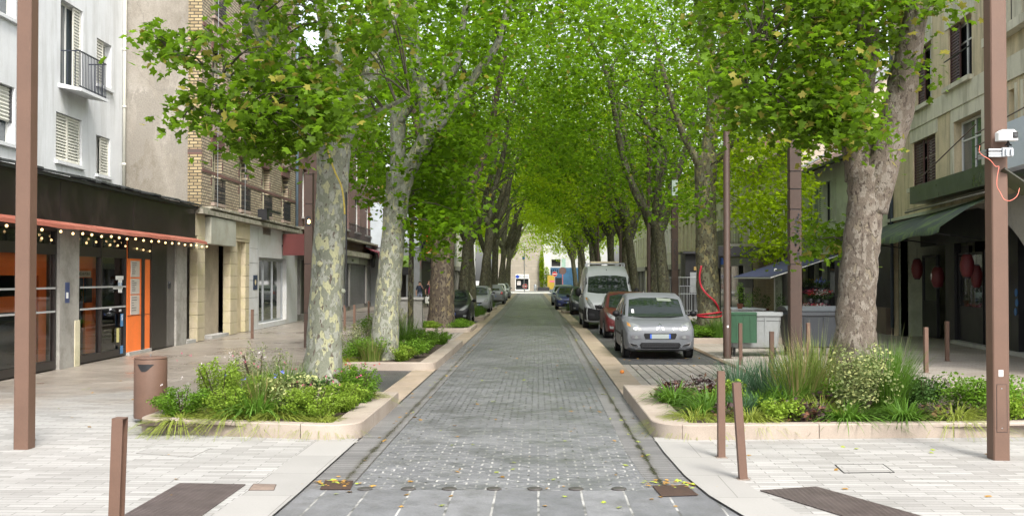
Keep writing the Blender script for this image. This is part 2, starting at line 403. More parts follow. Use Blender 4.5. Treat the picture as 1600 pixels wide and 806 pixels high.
M['walk2']=brickmat('shaded_pavers',(.39,.35,.31),(.30,.265,.225),(.14,.12,.1),.42,.105,ms=.008,rough=.6,var=.25,bump=.4,vscale=.5,stain=((.16,.125,.095),.35,.45,.65,.6))
M['edging']=brickmat('edging_stone',(.31,.30,.28),(.265,.257,.24),(.15,.143,.13),.9,1.1,ms=.004,rough=.8,var=.12,bump=.15,off=.5,vscale=1)
M['ramp_pav']=brickmat('bay_pavers',(.34,.305,.27),(.26,.23,.20),(.04,.035,.03),.9,.19,ms=.014,rough=.6,var=.3,bump=.8,rot=R(90),vscale=.8)
M['asphalt']=pmat('asphalt',(.045,.045,.047),.45,var=.35,scale=1.2,bump=.7,bscale=120,stain=(.085,.083,.08),stain_amt=.7)
M['flush']=brickmat('flush_kerb_stone',(.35,.28,.21),(.28,.22,.165),(.1,.08,.06),2.0,1.0,ms=.006,rough=.7,var=.35,bump=.3,vscale=1.5,rot=R(90),stain=((.16,.14,.075),1.3,.5,.65,.6))
M['concrete']=pmat('concrete',(.36,.35,.33),.8,var=.15,stain=(.2,.19,.17))

# ------------------------------------------------------------------ ground sheets
m=MB(); m.quad((-400,-100,-.03),(400,-100,-.03),(400,700,-.03),(-400,700,-.03)); struct(m.build('ground',M['concrete']))
GW=.42
strip('road',lambda y:xl(y)+GW,lambda y:xr(y)-GW,[10.3]+[y for y in YS if y>10.3],0,M['setts'])
strip('road_crossing',xl,xr,[2,6,8,9.1,9.6,10,10.3],.001,M['band'])
strip('gutter',lambda y:xl(y),lambda y:xl(y)+GW,[10.3]+[y for y in YS if y>10.3],.002,M['gutter'])
strip('gutter',lambda y:xr(y)-GW,lambda y:xr(y),[10.3]+[y for y in YS if y>10.3],.002,M['gutter'])
# dirt and water lying in the two gutters
def streak(xc,y0,y1,w0,mat,z,seed,thin):
    r=np.random.default_rng(seed); m=MB(); y=y0; c=0; pts=[]
    while y<y1:
        c=.8*c+r.normal(0,.012); wd=w0*(.35+r.random())*(1.5-thin*(y-y0)/(y1-y0)); pts.append((xc(y)+c,y,max(.004,wd))); y+=.07+.004*(y-y0)
    for a,b in zip(pts,pts[1:]): m.quad((a[0]-a[2]*(.6+.5*r.random()),a[1],z),(a[0]+a[2],a[1],z),(b[0]+b[2],b[1],z),(b[0]-b[2]*(.6+.5*r.random()),b[1],z))
    o=m.build('gutter_water',mat); o['kind']='structure'
M['muck']=pmat('wet_muck',(.022,.019,.012),.18,var=.5,scale=8,bump=.3,bscale=90)
0 and streak(lambda y:xl(y)+.30,10.5,30,.012,M['muck'],.006,3,1.1)
0 and streak(lambda y:xr(y)-.24,10.35,20,.028,M['muck'],.006,4,1.4)
strip('kerb_edging',lambda y:xl(y)-.5,xl,[2,6,8,9.1,10,11,12.5,13.4],.022,M['edging'])
strip('kerb_edging',xr,lambda y:xr(y)+.5,[2,6,8,9.1,9.6,10,10.5,11,11.7,12.5,13.6],.022,M['edging'])
strip('plaza_paving',lambda y:-45,lambda y:xl(y)-.5,[-12,2,8,10,13.25,13.95],.02,M['plaza'])
strip('plaza_paving',lambda y:xr(y)+.5,lambda y:45,[-12,2,8,9.1,9.6,10,10.5,11,11.7,12.5,13.35,14.0],.02,M['plaza'])
strip('plaza_paving',lambda y:-2.3,lambda y:1.75,[-12,2],.02,M['band'])
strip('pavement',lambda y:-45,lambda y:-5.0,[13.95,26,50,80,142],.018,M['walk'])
strip('pavement',lambda y:4.45,lambda y:45,[18.4,20,40,80,142],.019,M['walk2'])
strip('pavement',lambda y:9.0,lambda y:45,[14.0,18.4],.019,M['walk2'])
# flush kerb stones beside the parking bays
FY=[17.2,24,32,40,50,65,80,100,120,142]
strip('kerb_edging',lambda y:xl(y)-.48,xl,FY,.023,M['flush'])
strip('kerb_edging',xr,lambda y:xr(y)+.48,[18.4]+FY[1:],.023,M['flush'])
strip('parking_bay',lambda y:-5.0,lambda y:xl(y)-.48,FY,.012,M['asphalt'])
strip('parking_bay',lambda y:xr(y)+.48,lambda y:4.3,[18.4]+FY[1:],.012,M['asphalt'])
strip('bay_paving',lambda y:xr(y)+.48,lambda y:4.3,[18.4,20,22,25.0],.017,M['ramp_pav'])
strip('bay_paving',lambda y:-5.0,lambda y:xl(y)-.48,[33.2,36,39.3],.017,M['ramp_pav'])
strip('kerb_edging',lambda y:4.3,lambda y:4.45,[18.4,24,40,80,142],.03,pmat('brown_kerb',(.13,.095,.06),.8,var=.3))
m=MB(); m.quad((-60,142,.004),(60,142,.004),(60,156,.004),(-60,156,.004)); struct(m.build('cross_street',pmat('pale_asphalt',(.55,.54,.52),.8,var=.1)))
m=MB(); m.quad((-60,156,.02),(60,156,.02),(60,164,.02),(-60,164,.02)); struct(m.build('far_pavement',M['concrete']))

# ------------------------------------------------------------------ kerb blocks round the planters
def rim(name,pairs,parent,z0,z1,stone=1.6,closed=True,mat=None):
    P=[(Vector((a[0],a[1],0)),Vector((b[0],b[1],0))) for a,b in pairs]
    if closed: P.append(P[0])
    s=[0]
    for i in range(1,len(P)): s.append(s[-1]+(P[i][0]-P[i-1][0]).length)
    def ev(t):
        for i in range(1,len(P)):
            if t<=s[i]+1e-9:
                k=(t-s[i-1])/max(1e-9,s[i]-s[i-1]); return P[i-1][0].lerp(P[i][0],k),P[i-1][1].lerp(P[i][1],k)
        return P[-1]
    n=max(1,round(s[-1]/stone)); ln=s[-1]/n; m=MB(); g=.005; c=.012
    for k in range(n):
        a,b=k*ln+g,(k+1)*ln-g
        ts=[a]+[t for t in s if a+.01<t<b-.01]+[b]
        pr=[ev(t) for t in ts]; vs=[];fs=[]
        for o,i in pr:
            d=(i-o).normalized()
            vs+=[o+Vector((0,0,z0)),o+Vector((0,0,z1-c)),o+d*c+Vector((0,0,z1)),i-d*c+Vector((0,0,z1)),i+Vector((0,0,z1-c)),i+Vector((0,0,z0))]
        q=6
        for j in range(len(pr)-1):
            for e in range(5): fs.append((j*q+e,j*q+e+1,(j+1)*q+e+1,(j+1)*q+e))
        fs.append(tuple(range(q))); fs.append(tuple((len(pr)-1)*q+e for e in range(q-1,-1,-1)))
        m.add(vs,fs)
    return autosmooth(m.build(name,mat or M['kerb'],parent),30)
def rrect(x0,x1,y0a,y0b,y1,wl,wr,wf,wb,rad):
    # ring of (outer, inner) pairs: front edge runs from (x0,y0a) to (x1,y0b), corners rounded by rad = (front-left, front-right)
    out=[]
    def arc(cx,cy,r,a0,a1,ix,iy,ri):
        for k in range(7):
            a=R(a0+(a1-a0)*k/6); out.append(((cx+r*math.cos(a),cy+r*math.sin(a)),(ix+ri*math.cos(a),iy+ri*math.sin(a))))
    out.append(((x0,y1),(x0+wl,y1-wb)))
    r=rad[0]; ri=max(.05,r-max(wl,wf))
    arc(x0+r,y0a+r,r,180,270,x0+wl+ri,y0a+wf+ri,ri)
    r=rad[1]; ri=max(.05,r-max(wr,wf))
    arc(x1-r,y0b+r,r,270,360,x1-wr-ri,y0b+wf+ri,ri)
    out.append(((x1,y1),(x1-wr,y1-wb)))
    return out
def planter(label,x0,x1,ya,yb,y1,wl,wr,wf,wb,rad,h=.2,stone=1.6):
    t=thing('planter',label,'planter',((x0+x1)/2,(ya+y1)/2,0))
    cx,cy=(x0+x1)/2,(ya+y1)/2
    pr=[((a[0]-cx,a[1]-cy),(b[0]-cx,b[1]-cy)) for a,b in rrect(x0,x1,ya,yb,y1,wl,wr,wf,wb,rad)]
    rim('kerb',pr,t,0,h,stone)
    m=MB(); n=18; vs=[];fs=[]
    xa,xb,yA,yB=x0+wl*.5-cx,x1-wr*.5-cx,min(ya,yb)+wf*.5-cy+.25*abs(ya-yb),y1-wb*.5-cy
    for i in range(n+1):
        for j in range(n+1):
            e=min(i,j,n-i,n-j); vs.append((xa+(xb-xa)*i/n,yA+(yB-yA)*j/n,h-.05+(.0 if e==0 else .05*random.random())))
    for i in range(n):
        for j in range(n): fs.append((i*(n+1)+j,(i+1)*(n+1)+j,(i+1)*(n+1)+j+1,i*(n+1)+j+1))
    m.add(vs,fs); m.build('soil',M['soil'],t,True)
    return t
planter('stone-kerbed planting bed at the plaza corner beside the litter bin, mottled trunk growing in it',-5.15,-2.21,13.8,13.3,17.2,.22,.36,.22,.25,(.3,.42),.2,1.75)
planter('wide stone-kerbed planting bed with variegated shrub and tall grasses, facing the green lidded container',1.43,8.8,13.4,13.95,18.4,.45,.3,.22,.3,(.5,.3),.2,1.75)
planter('stone-kerbed bed of weedy greenery around the forked plane tree',-5.1,-2.21,23.4,23.3,31.8,.3,.36,.25,.25,(.2,.35),.18)
planter('short low bed in front of the black hatchback',-5.1,-2.45,39.8,39.6,43.6,.25,.3,.25,.25,(.15,.3),.16)
planter('low grassy bed between the black hatchback and the small silver hatchback',-4.9,-2.55,50.5,50.3,57.5,.25,.3,.25,.25,(.15,.3),.18)
planter('low bed behind the small silver hatchback',-4.9,-2.6,66.6,66.5,68.6,.25,.3,.25,.25,(.15,.3),.18)
planter('kerbed bed around the tree with the red hose',4.5,7.6,33.0,33.0,38.0,.25,.25,.22,.2,(.15,.15),.18)
planter('low grassy bed in front of the dark blue car',1.35,3.2,60.6,60.5,64.2,.25,.25,.25,.25,(.3,.15),.16)
# ------------------------------------------------------------------ masts, columns, bollards, bins, covers
M['label']=pmat('label_white',(.75,.75,.74),.5,var=0,bump=0)
def square_mast(label,x0,x1,y0,y1,h,panel):
    t=thing('lighting_mast',label,'mast',((x0+x1)/2,(y0+y1)/2,0)); a,b=(x1-x0)/2,(y1-y0)/2
    m=MB(); m.bbox(-a,a,-b,b,.02,h,.012); autosmooth(m.build('shaft',M['corten'],t),30)
    m=MB(); m.bbox(-a+.012,a-.012,-b+.012,b-.012,h,h+.02,.005); m.build('top_cap',M['corten'],t)
    if panel:
        m=MB(); m.bbox(-.052,.052,-b-.004,-b-.0005,.33,.84,.001); p=m.build('access_panel',M['corten'],t)
        [MB().lathe([(.007,-.003),(.007,.002)],(0,-b-.004,zq),10,'y').build('bolt',M['chrome'],p) for zq in (.8,.37)]
        m=MB()
        for (u0,u1,z0,z1) in ((-.058,-.055,.325,.845),(.055,.058,.325,.845),(-.055,.055,.325,.328),(-.055,.055,.842,.845)): m.box(u0,u1,-b-.002,-b-.0005,z0,z1)
        m.build('panel_gap',M['black'],t)
        m=MB(); m.box(-.03,.018,-b-.003,-b-.0008,.93,1.0); s=m.build('sticker',M['label'],t)
        text('lettering','T',.05,M['black'],s,(-.006,-b-.0035,.965),(R(90),0,0),.0005)
    return t
square_mast('thick square brown mast standing on the plaza in front of the orange-fronted restaurant',-6.06,-5.89,12.45,12.65,8,False)
MR=square_mast('thick square brown mast with a white camera clamped to it',4.945,5.12,11.97,12.17,8,True)
# camera with clamp and tilted solar panel
def camera_unit():
    t=thing('camera','small white box camera strapped to the square brown mast','camera',(5.06,11.86,3.46))
    m=MB(); m.bbox(-.115,.115,-.07,.07,.02,.135,.018); m.box(-.075,.075,-.055,.055,.135,.15); autosmooth(m.build('housing',M['white'],t),40)
    m=MB(); m.bbox(.045,.105,-.079,-.068,.045,.12,.004); p=m.build('lens_panel',M['black'],t)
    m=MB(); m.lathe([(.0,-.004),(.02,-.004),(.022,.006)],(.075,-.08,.083),14,'y'); m.build('lens',M['dark_glass'],p)
    m=MB(); m.tube([(.02,0,.03),(.02,0,-.06)],.014,8); m.sphere((.02,0,-.02),.024); m.tube([(-.02,0,-.03),(.06,0,-.03)],.01,6); m.build('ball_mount',M['plastic'],t)
    m=MB(); m.bbox(-.06,.07,-.03,.05,-.17,-.06,.008); m.bbox(-.03,.0,-.06,-.03,-.16,-.08,.004); m.bbox(.03,.06,-.06,-.03,-.16,-.08,.004); autosmooth(m.build('clamp',M['galv'],t),40)
    for z in (-.085,-.125,-.158):
        m=MB(); m.box(-.215,-.06,-.006,.06,z-.012,z+.012); m.box(-.215,-.2,.0,.32,z-.012,z+.012); m.build('strap',M['galv'],t)
    t.scale=(.9,.9,.9); return t
camera_unit()
cm=MB(); P=[at(1531,228,11.85),at(1529,238,11.85),at(1538,245,11.84),at(1548,250,11.83),at(1556,262,11.83),at(1562,258,11.82),at(1558,275,11.8),at(1557,292,11.8),at(1563,300,11.8),at(1568,312,11.78),at(1578,315,11.8),at(1590,307,11.82),at(1593,294,11.86)]
PP=[]
for i in range(len(P)-1):
    for k in range(4): PP.append(P[i].lerp(P[i+1],k/4))
PP.append(P[-1])
for _ in range(3): PP=[PP[0]]+[(PP[i-1]+PP[i]*2+PP[i+1])/4 for i in range(1,len(PP)-1)]+[PP[-1]]
tag(cm.tube(PP,.0032,6).build('cable',pmat('salmon_cable',(.75,.2,.14),.5,var=0,bump=0),smooth=True),'thin salmon cable looping from the white camera to the tilted panel','cable')
t=thing('solar_panel','tilted dark panel on an arm beside the white camera','solar panel',at(1585,285,12.1))
c0=Vector(t.location); a=at(1561,268,12.0)-c0; b=at(1606,298,12.25)-c0; up=Vector((.02,-.10,.035))
m=MB(); m.prism([a-up,b-up,b+up,a+up],(b-a).cross(up).normalized()*.02); m.build('panel',pmat('panel_dark',(.035,.033,.02),.3,var=.2,bump=0),t)
m=MB(); m.tube([a*.9+Vector((0,.03,.0)),Vector((4.945+.12,12.07,3.28))-c0],.012,6); m.build('arm',M['galv'],t); m=MB(); m.tube([b*.4+Vector((0,.06,.03)),b*.2+Vector((0,.06,.07)),b*.9+Vector((0,.06,.03))],.008,6); m.build('arm',M['galv'],t)

def round_mast(label,x,y,h,r=.095,sticker=False):
    t=thing('lighting_mast',label,'mast',(x,y,0))
    m=MB(); m.lathe([(r,.0),(r,1.2),(r*.86,1.22),(r*.8,h)],n=16); autosmooth(m.build('shaft',M['corten_dark'],t))
    m=MB(); m.lathe([(r*1.5,.0),(r*1.5,.02),(r*1.02,.025)],n=16); m.build('base_plate',M['corten_dark'],t)
    if sticker:
        m=MB(); m.box(-.02,.02,-r-.004,-r+.01,.78,.83); m.build('sticker',M['label'],t)
    return t
round_mast('tall round brown mast rising in front of the green lidded container',4.66,27.0,7.6,.1,True)
round_mast('tall round brown mast behind the silver people carrier',4.66,46.0,8.0)
round_mast('tall round brown mast beyond the white van roof',4.6,61.0,8.0)
round_mast('tall slim brown mast far down the right row of trees',4.4,80.0,8.0)
round_mast('tall round brown mast behind the black hatchback, near the pink jacket',-4.6,47.5,8.0)
round_mast('slim brown mast standing behind the dark left-row tree trunks',-4.75,70.0,8.0)

def column(label,x,y,segs,top,niche=None,glass=None,pat=True,seed=1):
    t=thing('light_column',label,'light column',(x,y,0)); a=.118
    zs=[0]+segs+[top]; r=random.Random(seed)
    for k,(z0,z1) in enumerate(zip(zs,zs[1:])):
        if glass and z0>=glass-.01:
            m=MB(); m.box(-a*.85,a*.85,-a*.85,a*.85,z0+.012,z1-.03); m.build('lantern',pmat('frosted_glass',(.42,.5,.46),.15,var=.05,bump=0),t)
            m=MB(); m.box(-a,a,-a,a,z1-.03,z1+.03); m.build('top_cap',M['corten_dark'],t)
        else:
            m=MB(); m.bbox(-a,a,-a,a,z0+(.012 if k else 0),z1-.01,.008); autosmooth(m.build('segment',M['corten_dark'],t),30)
            m=MB(); m.box(-a+.02,a-.02,-a+.02,a-.02,z1-.012,z1+.014); m.build('joint',M['black'],t)
    if not glass:
        m=MB(); m.bbox(-a-.01,a+.01,-a-.01,a+.01,top+.012,top+.06,.01); m.build('top_cap',M['corten_dark'],t)
    if pat:
        m=MB(); z=zs[1]+.06
        while z<zs[2]-.08:
            for q in range(2):
                cx=r.uniform(-.02,.075); wz=r.uniform(.02,.045); wx=r.uniform(.012,.028)
                poly=[(cx+wx*math.cos(g)*r.uniform(.6,1.3),-a-.003,z+wz*math.sin(g)*r.uniform(.6,1.2)) for g in [2*math.pi*i/7 for i in range(7)]]
                m.prism(poly,(0,.002,0))
            z+=.055
        m.build('cutout_pattern',M['black'],t)
    if niche:
        z=niche; m=MB()
        m.prism([(-.085,-a-.003,z-.15),(.085,-a-.003,z-.15),(.085,-a-.003,z+.05)]+[(.085*math.cos(R(g)),-a-.003,z+.05+.1*math.sin(R(g))) for g in range(20,180,20)]+[(-.085,-a-.003,z+.05)],(0,.002,0)); n=m.build('lamp_niche',M['black'],t)
        m=MB(); m.sphere((0.02,-a-.03,z-.02),.05,10,6,(.8,.7,1.2)); m.build('lamp',emit('lit_lamp',(1,.62,.2),5),n)
    return t
column('tall segmented brown light column with cut-out pattern behind the right planting bed',5.2,22.2,[2.27,3.38,3.79,4.15],4.85)
column('brown light column with glass lantern top behind the silver people carrier',5.0,40.0,[2.3,3.4,3.85,4.3,5.0],5.62,glass=5.0,seed=4)
column('brown light column with a small lit lamp in its niche beside the mottled trunk',-6.56,31.0,[1.0,2.4,3.5,4.1],4.95,niche=3.62,pat=False,seed=5)
column('dark light column half hidden behind the thick trunk by the black hatchback',-4.2,46.0,[1.0,2.4,3.5],4.6,pat=False,seed=6)

def bollard_parts(t):
    m=MB(); a,b,h,k=.038,.05,.95,.008
    m.box(-a,a,-b,-b+k,0,h-k); m.box(-a,a,b-k,b,0,h-k); m.box(-a,-a+k,-b+k,b-k,0,h-k); m.box(-a,a,-b,b,h-k,h)
    m.box(-a+k,-a+.02,-b+k,b-k,.0,h-k)
    m.build('post',M['corten'],t)
    m=MB(); m.box(-.06,.06,-.07,.07,.001,.008); m.build('base_plate',pmat('dusty_base',(.2,.16,.13),.9),t)
bl=[((1127,714),(0,0),'upright square brown bollard on the plaza before the planter, beside the leaning one'),
    ((1161,748),(0,-.065),'square brown bollard leaning to one side beside the dark tactile strip'),
    ((1157,570),(0,0),'brown bollard directly in front of the green container lid'),
    ((1206,595),(0,0),'brown bollard at the corner of the planting bed, in front of the grey container'),
    ((1263,569),(0,0),'brown bollard in front of the dark grey container'),
    ((1447,582),(0,0),'brown bollard in front of the black restaurant, beyond the bright green shrub'),
    ((1480,564),(0,0),'brown bollard close to the black restaurant doorway'),
    ((1570,581),(0,0),'brown bollard mostly hidden behind the mast with the camera'),
    ((394,529),(0,0),'thin brown bollard outside the white-fronted shop window'),
    ((538.6,516),(0,0),'slim brown bollard between the two big pale trunks, nearest the first trunk'),
    ((553.6,515),(0,0),'short brown bollard in front of the dark roller shutter'),
    ((576,503),(0,0),'slim brown bollard in front of the pale roller shutter')]
b0=None
for i,((px,py),ln,lab) in enumerate(bl):
    p=gnd(px,py,.02)
    if b0 is None:
        b0=o=thing('bollard',lab,'bollard',p,0,'brown steel bollards'); bollard_parts(o)
    else: o=dup(b0,p,0,lab)
    o.rotation_euler=(0,ln[1],0)
o=dup(b0,(-3.2,8.2,.02),0,'large square brown bollard nearest of all, cut off by the bottom of the picture'); o.scale=(1.1,1.1,.97); o.rotation_euler=(0,.03,0)

# litter bin
t=thing('litter_bin','round brown steel litter bin with a slot opening, at the end of the planter kerb','litter bin',(-5.36,14.95,.02))
m=MB(); m.lathe([(.13,.0),(.13,.055)],n=24); m.build('foot',M['steel_dark'],t,True)
m=MB(); m.lathe([(.19,.05),(.218,.055),(.222,.08),(.222,.845),(.218,.86)],n=40); autosmooth(m.build('body',M['corten'],t))
m=MB(); m.lathe([(.0,.895),(.205,.89),(.218,.878),(.218,.868),(.2,.866)],n=40); l=autosmooth(m.build('lid',M['corten'],t))
m=MB(); m.lathe([(.0,.93),(.008,.93),(.008,.89)],(0,.0,0),8); m.build('lock_pin',M['chrome'],l)
m=MB(); vs=[];fs=[];n=10
for k in range(n+1):
    g=R(-90-22+62*k/n-8); f=k/n; zt=.80; zb=.80-.10*min(1,min(f*4,(1-f)*2.2))
    for z in (zt,zb): vs.append((.2245*math.cos(g),.2245*math.sin(g),z))
for k in range(n): fs.append((2*k,2*k+1,2*k+3,2*k+2))
m.add(vs,fs); m.build('slot',M['black'],t)

# pavement plates
def dotpat():
    m,nt,b=newmat('tactile_plate'); v=coords(nt)
    vo=N(nt,'ShaderNodeTexVoronoi'); vo.inputs['Scale'].default_value=22; vo.inputs['Randomness'].default_value=0; L(nt,v,vo.inputs['Vector'])
    d=ramp(nt,vo.outputs['Distance'],[(.2,1.0),(.36,0.0)]); n=noise(nt,v,4,4)
    c=ramp(nt,n,[(.3,(.10,.078,.072)),(.7,(.19,.155,.145))]); c=mix(nt,d,mix(nt,1.0,c,(.55,.52,.52),'MULTIPLY'),c)
    L(nt,c,b.inputs['Base Color']); b.inputs['Roughness'].default_value=.5; b.inputs['Metallic'].default_value=.3
    bumpn(nt,d,b,1,.006); return m
M['tactile']=dotpat()
def plate(name,label,cat,pts,mat,z=.024,th=.008):
    pts=[(p[0],p[1],0) for p in pts]; c=sum((Vector(p) for p in pts),Vector())/len(pts); c.z=z
    m=MB(); m.prism([Vector((p[0],p[1],z))-c for p in pts],(0,0,th)); o=m.build(name,mat); o.location=c; return tag(o,label,cat)
plate('tactile_strip','dark brown studded warning strip beside the large near bollard','tactile strip',[(-3.45,7.6),(-2.8,7.6),(-2.8,10.38),(-3.45,10.42)],M['tactile'])
d=Vector((.46,-1.06,0)).normalized(); q=Vector((2.06,10.2,0)); wv=Vector((.57,.2,0))
plate('tactile_strip','dark brown studded warning strip slanting away below the leaning bollard','tactile strip',[q,q+d*3,q+d*3+wv,q+wv],M['tactile'])
def cover(name,label,pts,z,gap,body,cat='manhole cover'):
    c=sum((Vector(p) for p in pts),Vector())/len(pts); t=thing(name,label,cat,(c.x,c.y,z))
    P=[Vector((p[0],p[1],0))-Vector((c.x,c.y,0)) for p in pts]
    m=MB(); Q=[p*.96 for p in P]
    for k in range(4): m.prism([P[k],P[(k+1)%4],Q[(k+1)%4],Q[k]],(0,0,.004))
    m.build('frame',gap,t); m=MB(); m.prism([p*.955 for p in P],(0,0,.003)); m.build('lid',body,t); return t
g=lambda *a:[tuple(gnd(x,y,.02)) for x,y in a]
cover('manhole_cover','paved manhole cover outlined in dark steel on the pale plaza before the wide bed',g((1304,726),(1380,725),(1398,738),(1318,739)),.0225,M['black'],M['plaza'])
cover('manhole_cover','paved cover with faint dark edges on the plaza in front of the litter bin',g((212,708),(248,694),(330,700),(300,714)),.0225,M['plaza'],M['plaza'])
cover('drain_cover','small rusty drain cover next to the studded strip near the left gutter',g((388,766),(396,756),(432,757),(428,766)),.023,M['corten_dark'],pmat('rusty_lid',(.2,.15,.12),.6,var=.3),'drain')
def gully(label,pts):
    c=sum((Vector(p) for p in pts),Vector())/4; t=thing('gully_grate',label,'drain',(c.x,c.y,.006)); P=[Vector(p)-Vector(c) for p in pts]
    m=MB(); m.prism([Vector((p.x,p.y,0)) for p in P],(0,0,.003)); m.build('pit',M['black'],t)
    m=MB()
    for k in range(13):
        f=k/12; a=P[0].lerp(P[1],f); b=P[3].lerp(P[2],f); e=(P[1]-P[0]).normalized()*.011
        m.prism([Vector(((a-e).x,(a-e).y,.003)),Vector(((a+e).x,(a+e).y,.003)),Vector(((b+e).x,(b+e).y,.003)),Vector(((b-e).x,(b-e).y,.003))],(0,0,.008))
    m.build('grate',M['corten_dark'],t)
gg=lambda *a:[tuple(gnd(x,y,.006)) for x,y in a]
gully('iron gully grate scattered with leaves at the end of the left gutter',gg((500,764),(508,752),(552,752),(548,764)))
gully('iron gully grate beside wet moss at the end of the right gutter',gg((1033,775),(1020,760),(1072,759),(1090,773)))
s0=None
for k,px in enumerate((570,638,702,772,836,900,967)):
    p=gnd(px,763.5,.004)
    o=MB().lathe([(.072,0),(.072,.006),(.062,.012),(.0,.014)],n=20).build('road_stud',pmat('stud_metal',(.085,.078,.072),.45,.4,var=.2),smooth=False) if s0 is None else s0.copy()
    if s0: COL.objects.link(o)
    s0=s0 or o; o.location=p; tag(o,'flat round metal stud set across the road at the start of the setts','road stud','round studs across the road')

# wheeled containers
def container(label,x,y,rz,body,lid,open_lid):
    t=thing('wheeled_container',label,'waste container',(x,y,.02),rz)
    m=MB(); W,D=.66,.5
    lo=[(-W+.08,-D+.12),(W-.08,-D+.12),(W-.08,D-.12),(-W+.08,D-.12)]; hi=[(-W,-D),(W,-D),(W,D),(-W,D)]
    def ringv(p,z,b=.05):
        o=[]
        for k in range(4):
            c=Vector((*p[k],0)); a=Vector((*p[k-1],0)); n=Vector((*p[(k+1)%4],0))
            o+=[c+(a-c).normalized()*b+Vector((0,0,z)),c+(n-c).normalized()*b+Vector((0,0,z))]
        return o
    lv=[ringv([(u*.85,v*.8) for u,v in lo],.2),ringv(lo,.24),ringv([(u*.98,v*.96) for u,v in hi],1.02),ringv([(u*1.03,v*1.03) for u,v in hi],1.03),ringv([(u*1.03,v*1.03) for u,v in hi],1.12),ringv(hi,1.125)]
    vs=sum(lv,[]); fs=[tuple(range(7,-1,-1))]
    for i in range(5):
        for k in range(8): fs.append((i*8+k,i*8+(k+1)%8,(i+1)*8+(k+1)%8,(i+1)*8+k))
    if not open_lid: fs.append(tuple(range(40,48)))
    m.add(vs,fs)
    for sx in (-1,1):
        m.prism([(sx*.25-.02,-D*.97,1.0),(sx*.25+.02,-D*.97,1.0),(sx*.25+.02,-D*.75,.28),(sx*.25-.02,-D*.75,.28)],(0,-.015,0))
    autosmooth(m.build('body',body,t),40)
    if open_lid:
        m=MB(); m.bbox(-.70,.02,-D-.12,-D-.06,.36,1.13,.02); 
        for k in range(4): m.box(-.66+.17*k,-.64+.17*k,-D-.13,-D-.12,.42,1.06)
        m.box(-.70,.02,-D-.14,-D-.12,1.06,1.12)
        autosmooth(m.build('lid',lid,t),40)
        m=MB(); m.box(-W+.03,W-.03,-D+.03,D-.03,.9,.91); m.build('inside',M['black'],t)
    else:
        m=MB(); m.prism([(-W-.03,-D-.03,1.14),(-W-.03,D+.03,1.14),(-W-.03,D*.5,1.24),(-W-.03,0,1.26),(-W-.03,-D*.5,1.24)],(2*W+.06,0,0)); autosmooth(m.build('lid',lid,t),40)
    for sx in (-1,1):
        m=MB(); m.tube([(sx*(W+.06),-.2,1.06),(sx*(W+.06),.2,1.06)],.018,8); m.tube([(sx*(W+.0),-.2,1.06),(sx*(W+.06),-.2,1.06)],.015,6); m.tube([(sx*(W+.0),.2,1.06),(sx*(W+.06),.2,1.06)],.015,6); m.build('handle',body,t)
        for sy in (-1,1):
            m=MB(); m.box(sx*.5-.03,sx*.5+.03,sy*.3-.04,sy*.3+.04,.12,.22); m.lathe([(.09,-.022),(.1,-.012),(.1,.012),(.09,.022)],(sx*.5,sy*.3,.1),14,'x'); m.build('caster',M['rubber'],t)
    return t
container('grey wheeled waste container with its green lid hanging open in front',5.46,27.9,R(-3),pmat('bin_grey',(.22,.235,.235),.5,var=.08,stain=(.15,.15,.135)),pmat('bin_green',(.01,.055,.022),.5,var=.15),True)
container('dark grey wheeled waste container with closed lid beside the big damaged trunk',6.95,28.2,R(4),pmat('bin_dark',(.035,.04,.047),.45,var=.1),pmat('bin_dark_lid',(.05,.055,.06),.45,var=.1),False)
# metal crowd barriers
def barrier(label,x,y,rz,w=2.2,h=1.1):
    t=thing('metal_barrier',label,'barrier',(x,y,.02),rz)
    m=MB(); m.tube([(-w/2,0,.0),(-w/2,0,h),(w/2,0,h),(w/2,0,.0)],.022,8); m.tube([(-w/2,0,.3),(w/2,0,.3)],.018,6); m.build('frame',M['galv'],t)
    m=MB()
    for k in range(1,14): m.tube([(-w/2+w*k/14,0,.3),(-w/2+w*k/14,0,h)],.009,5,False)
    m.build('grille',M['galv'],t)
    for sx in (-1,1):
        m=MB(); m.tube([(sx*w*.38,-.3,.01),(sx*w*.38,.3,.01)],.02,6); m.tube([(sx*w*.38,0,.0),(sx*w*.38,0,.3)],.018,6); m.build('foot',M['galv'],t)
barrier('galvanised barrier panel between the trunk with the red hose and the silver people carrier',6.35,46.5,R(8),2.4,1.3)
barrier('galvanised barrier panel angled behind the tall round mast',7.4,51,R(40),2.4,1.6)
barrier('galvanised barrier panel outside the black storefront',7.0,56,R(-5),3.0,2.0)
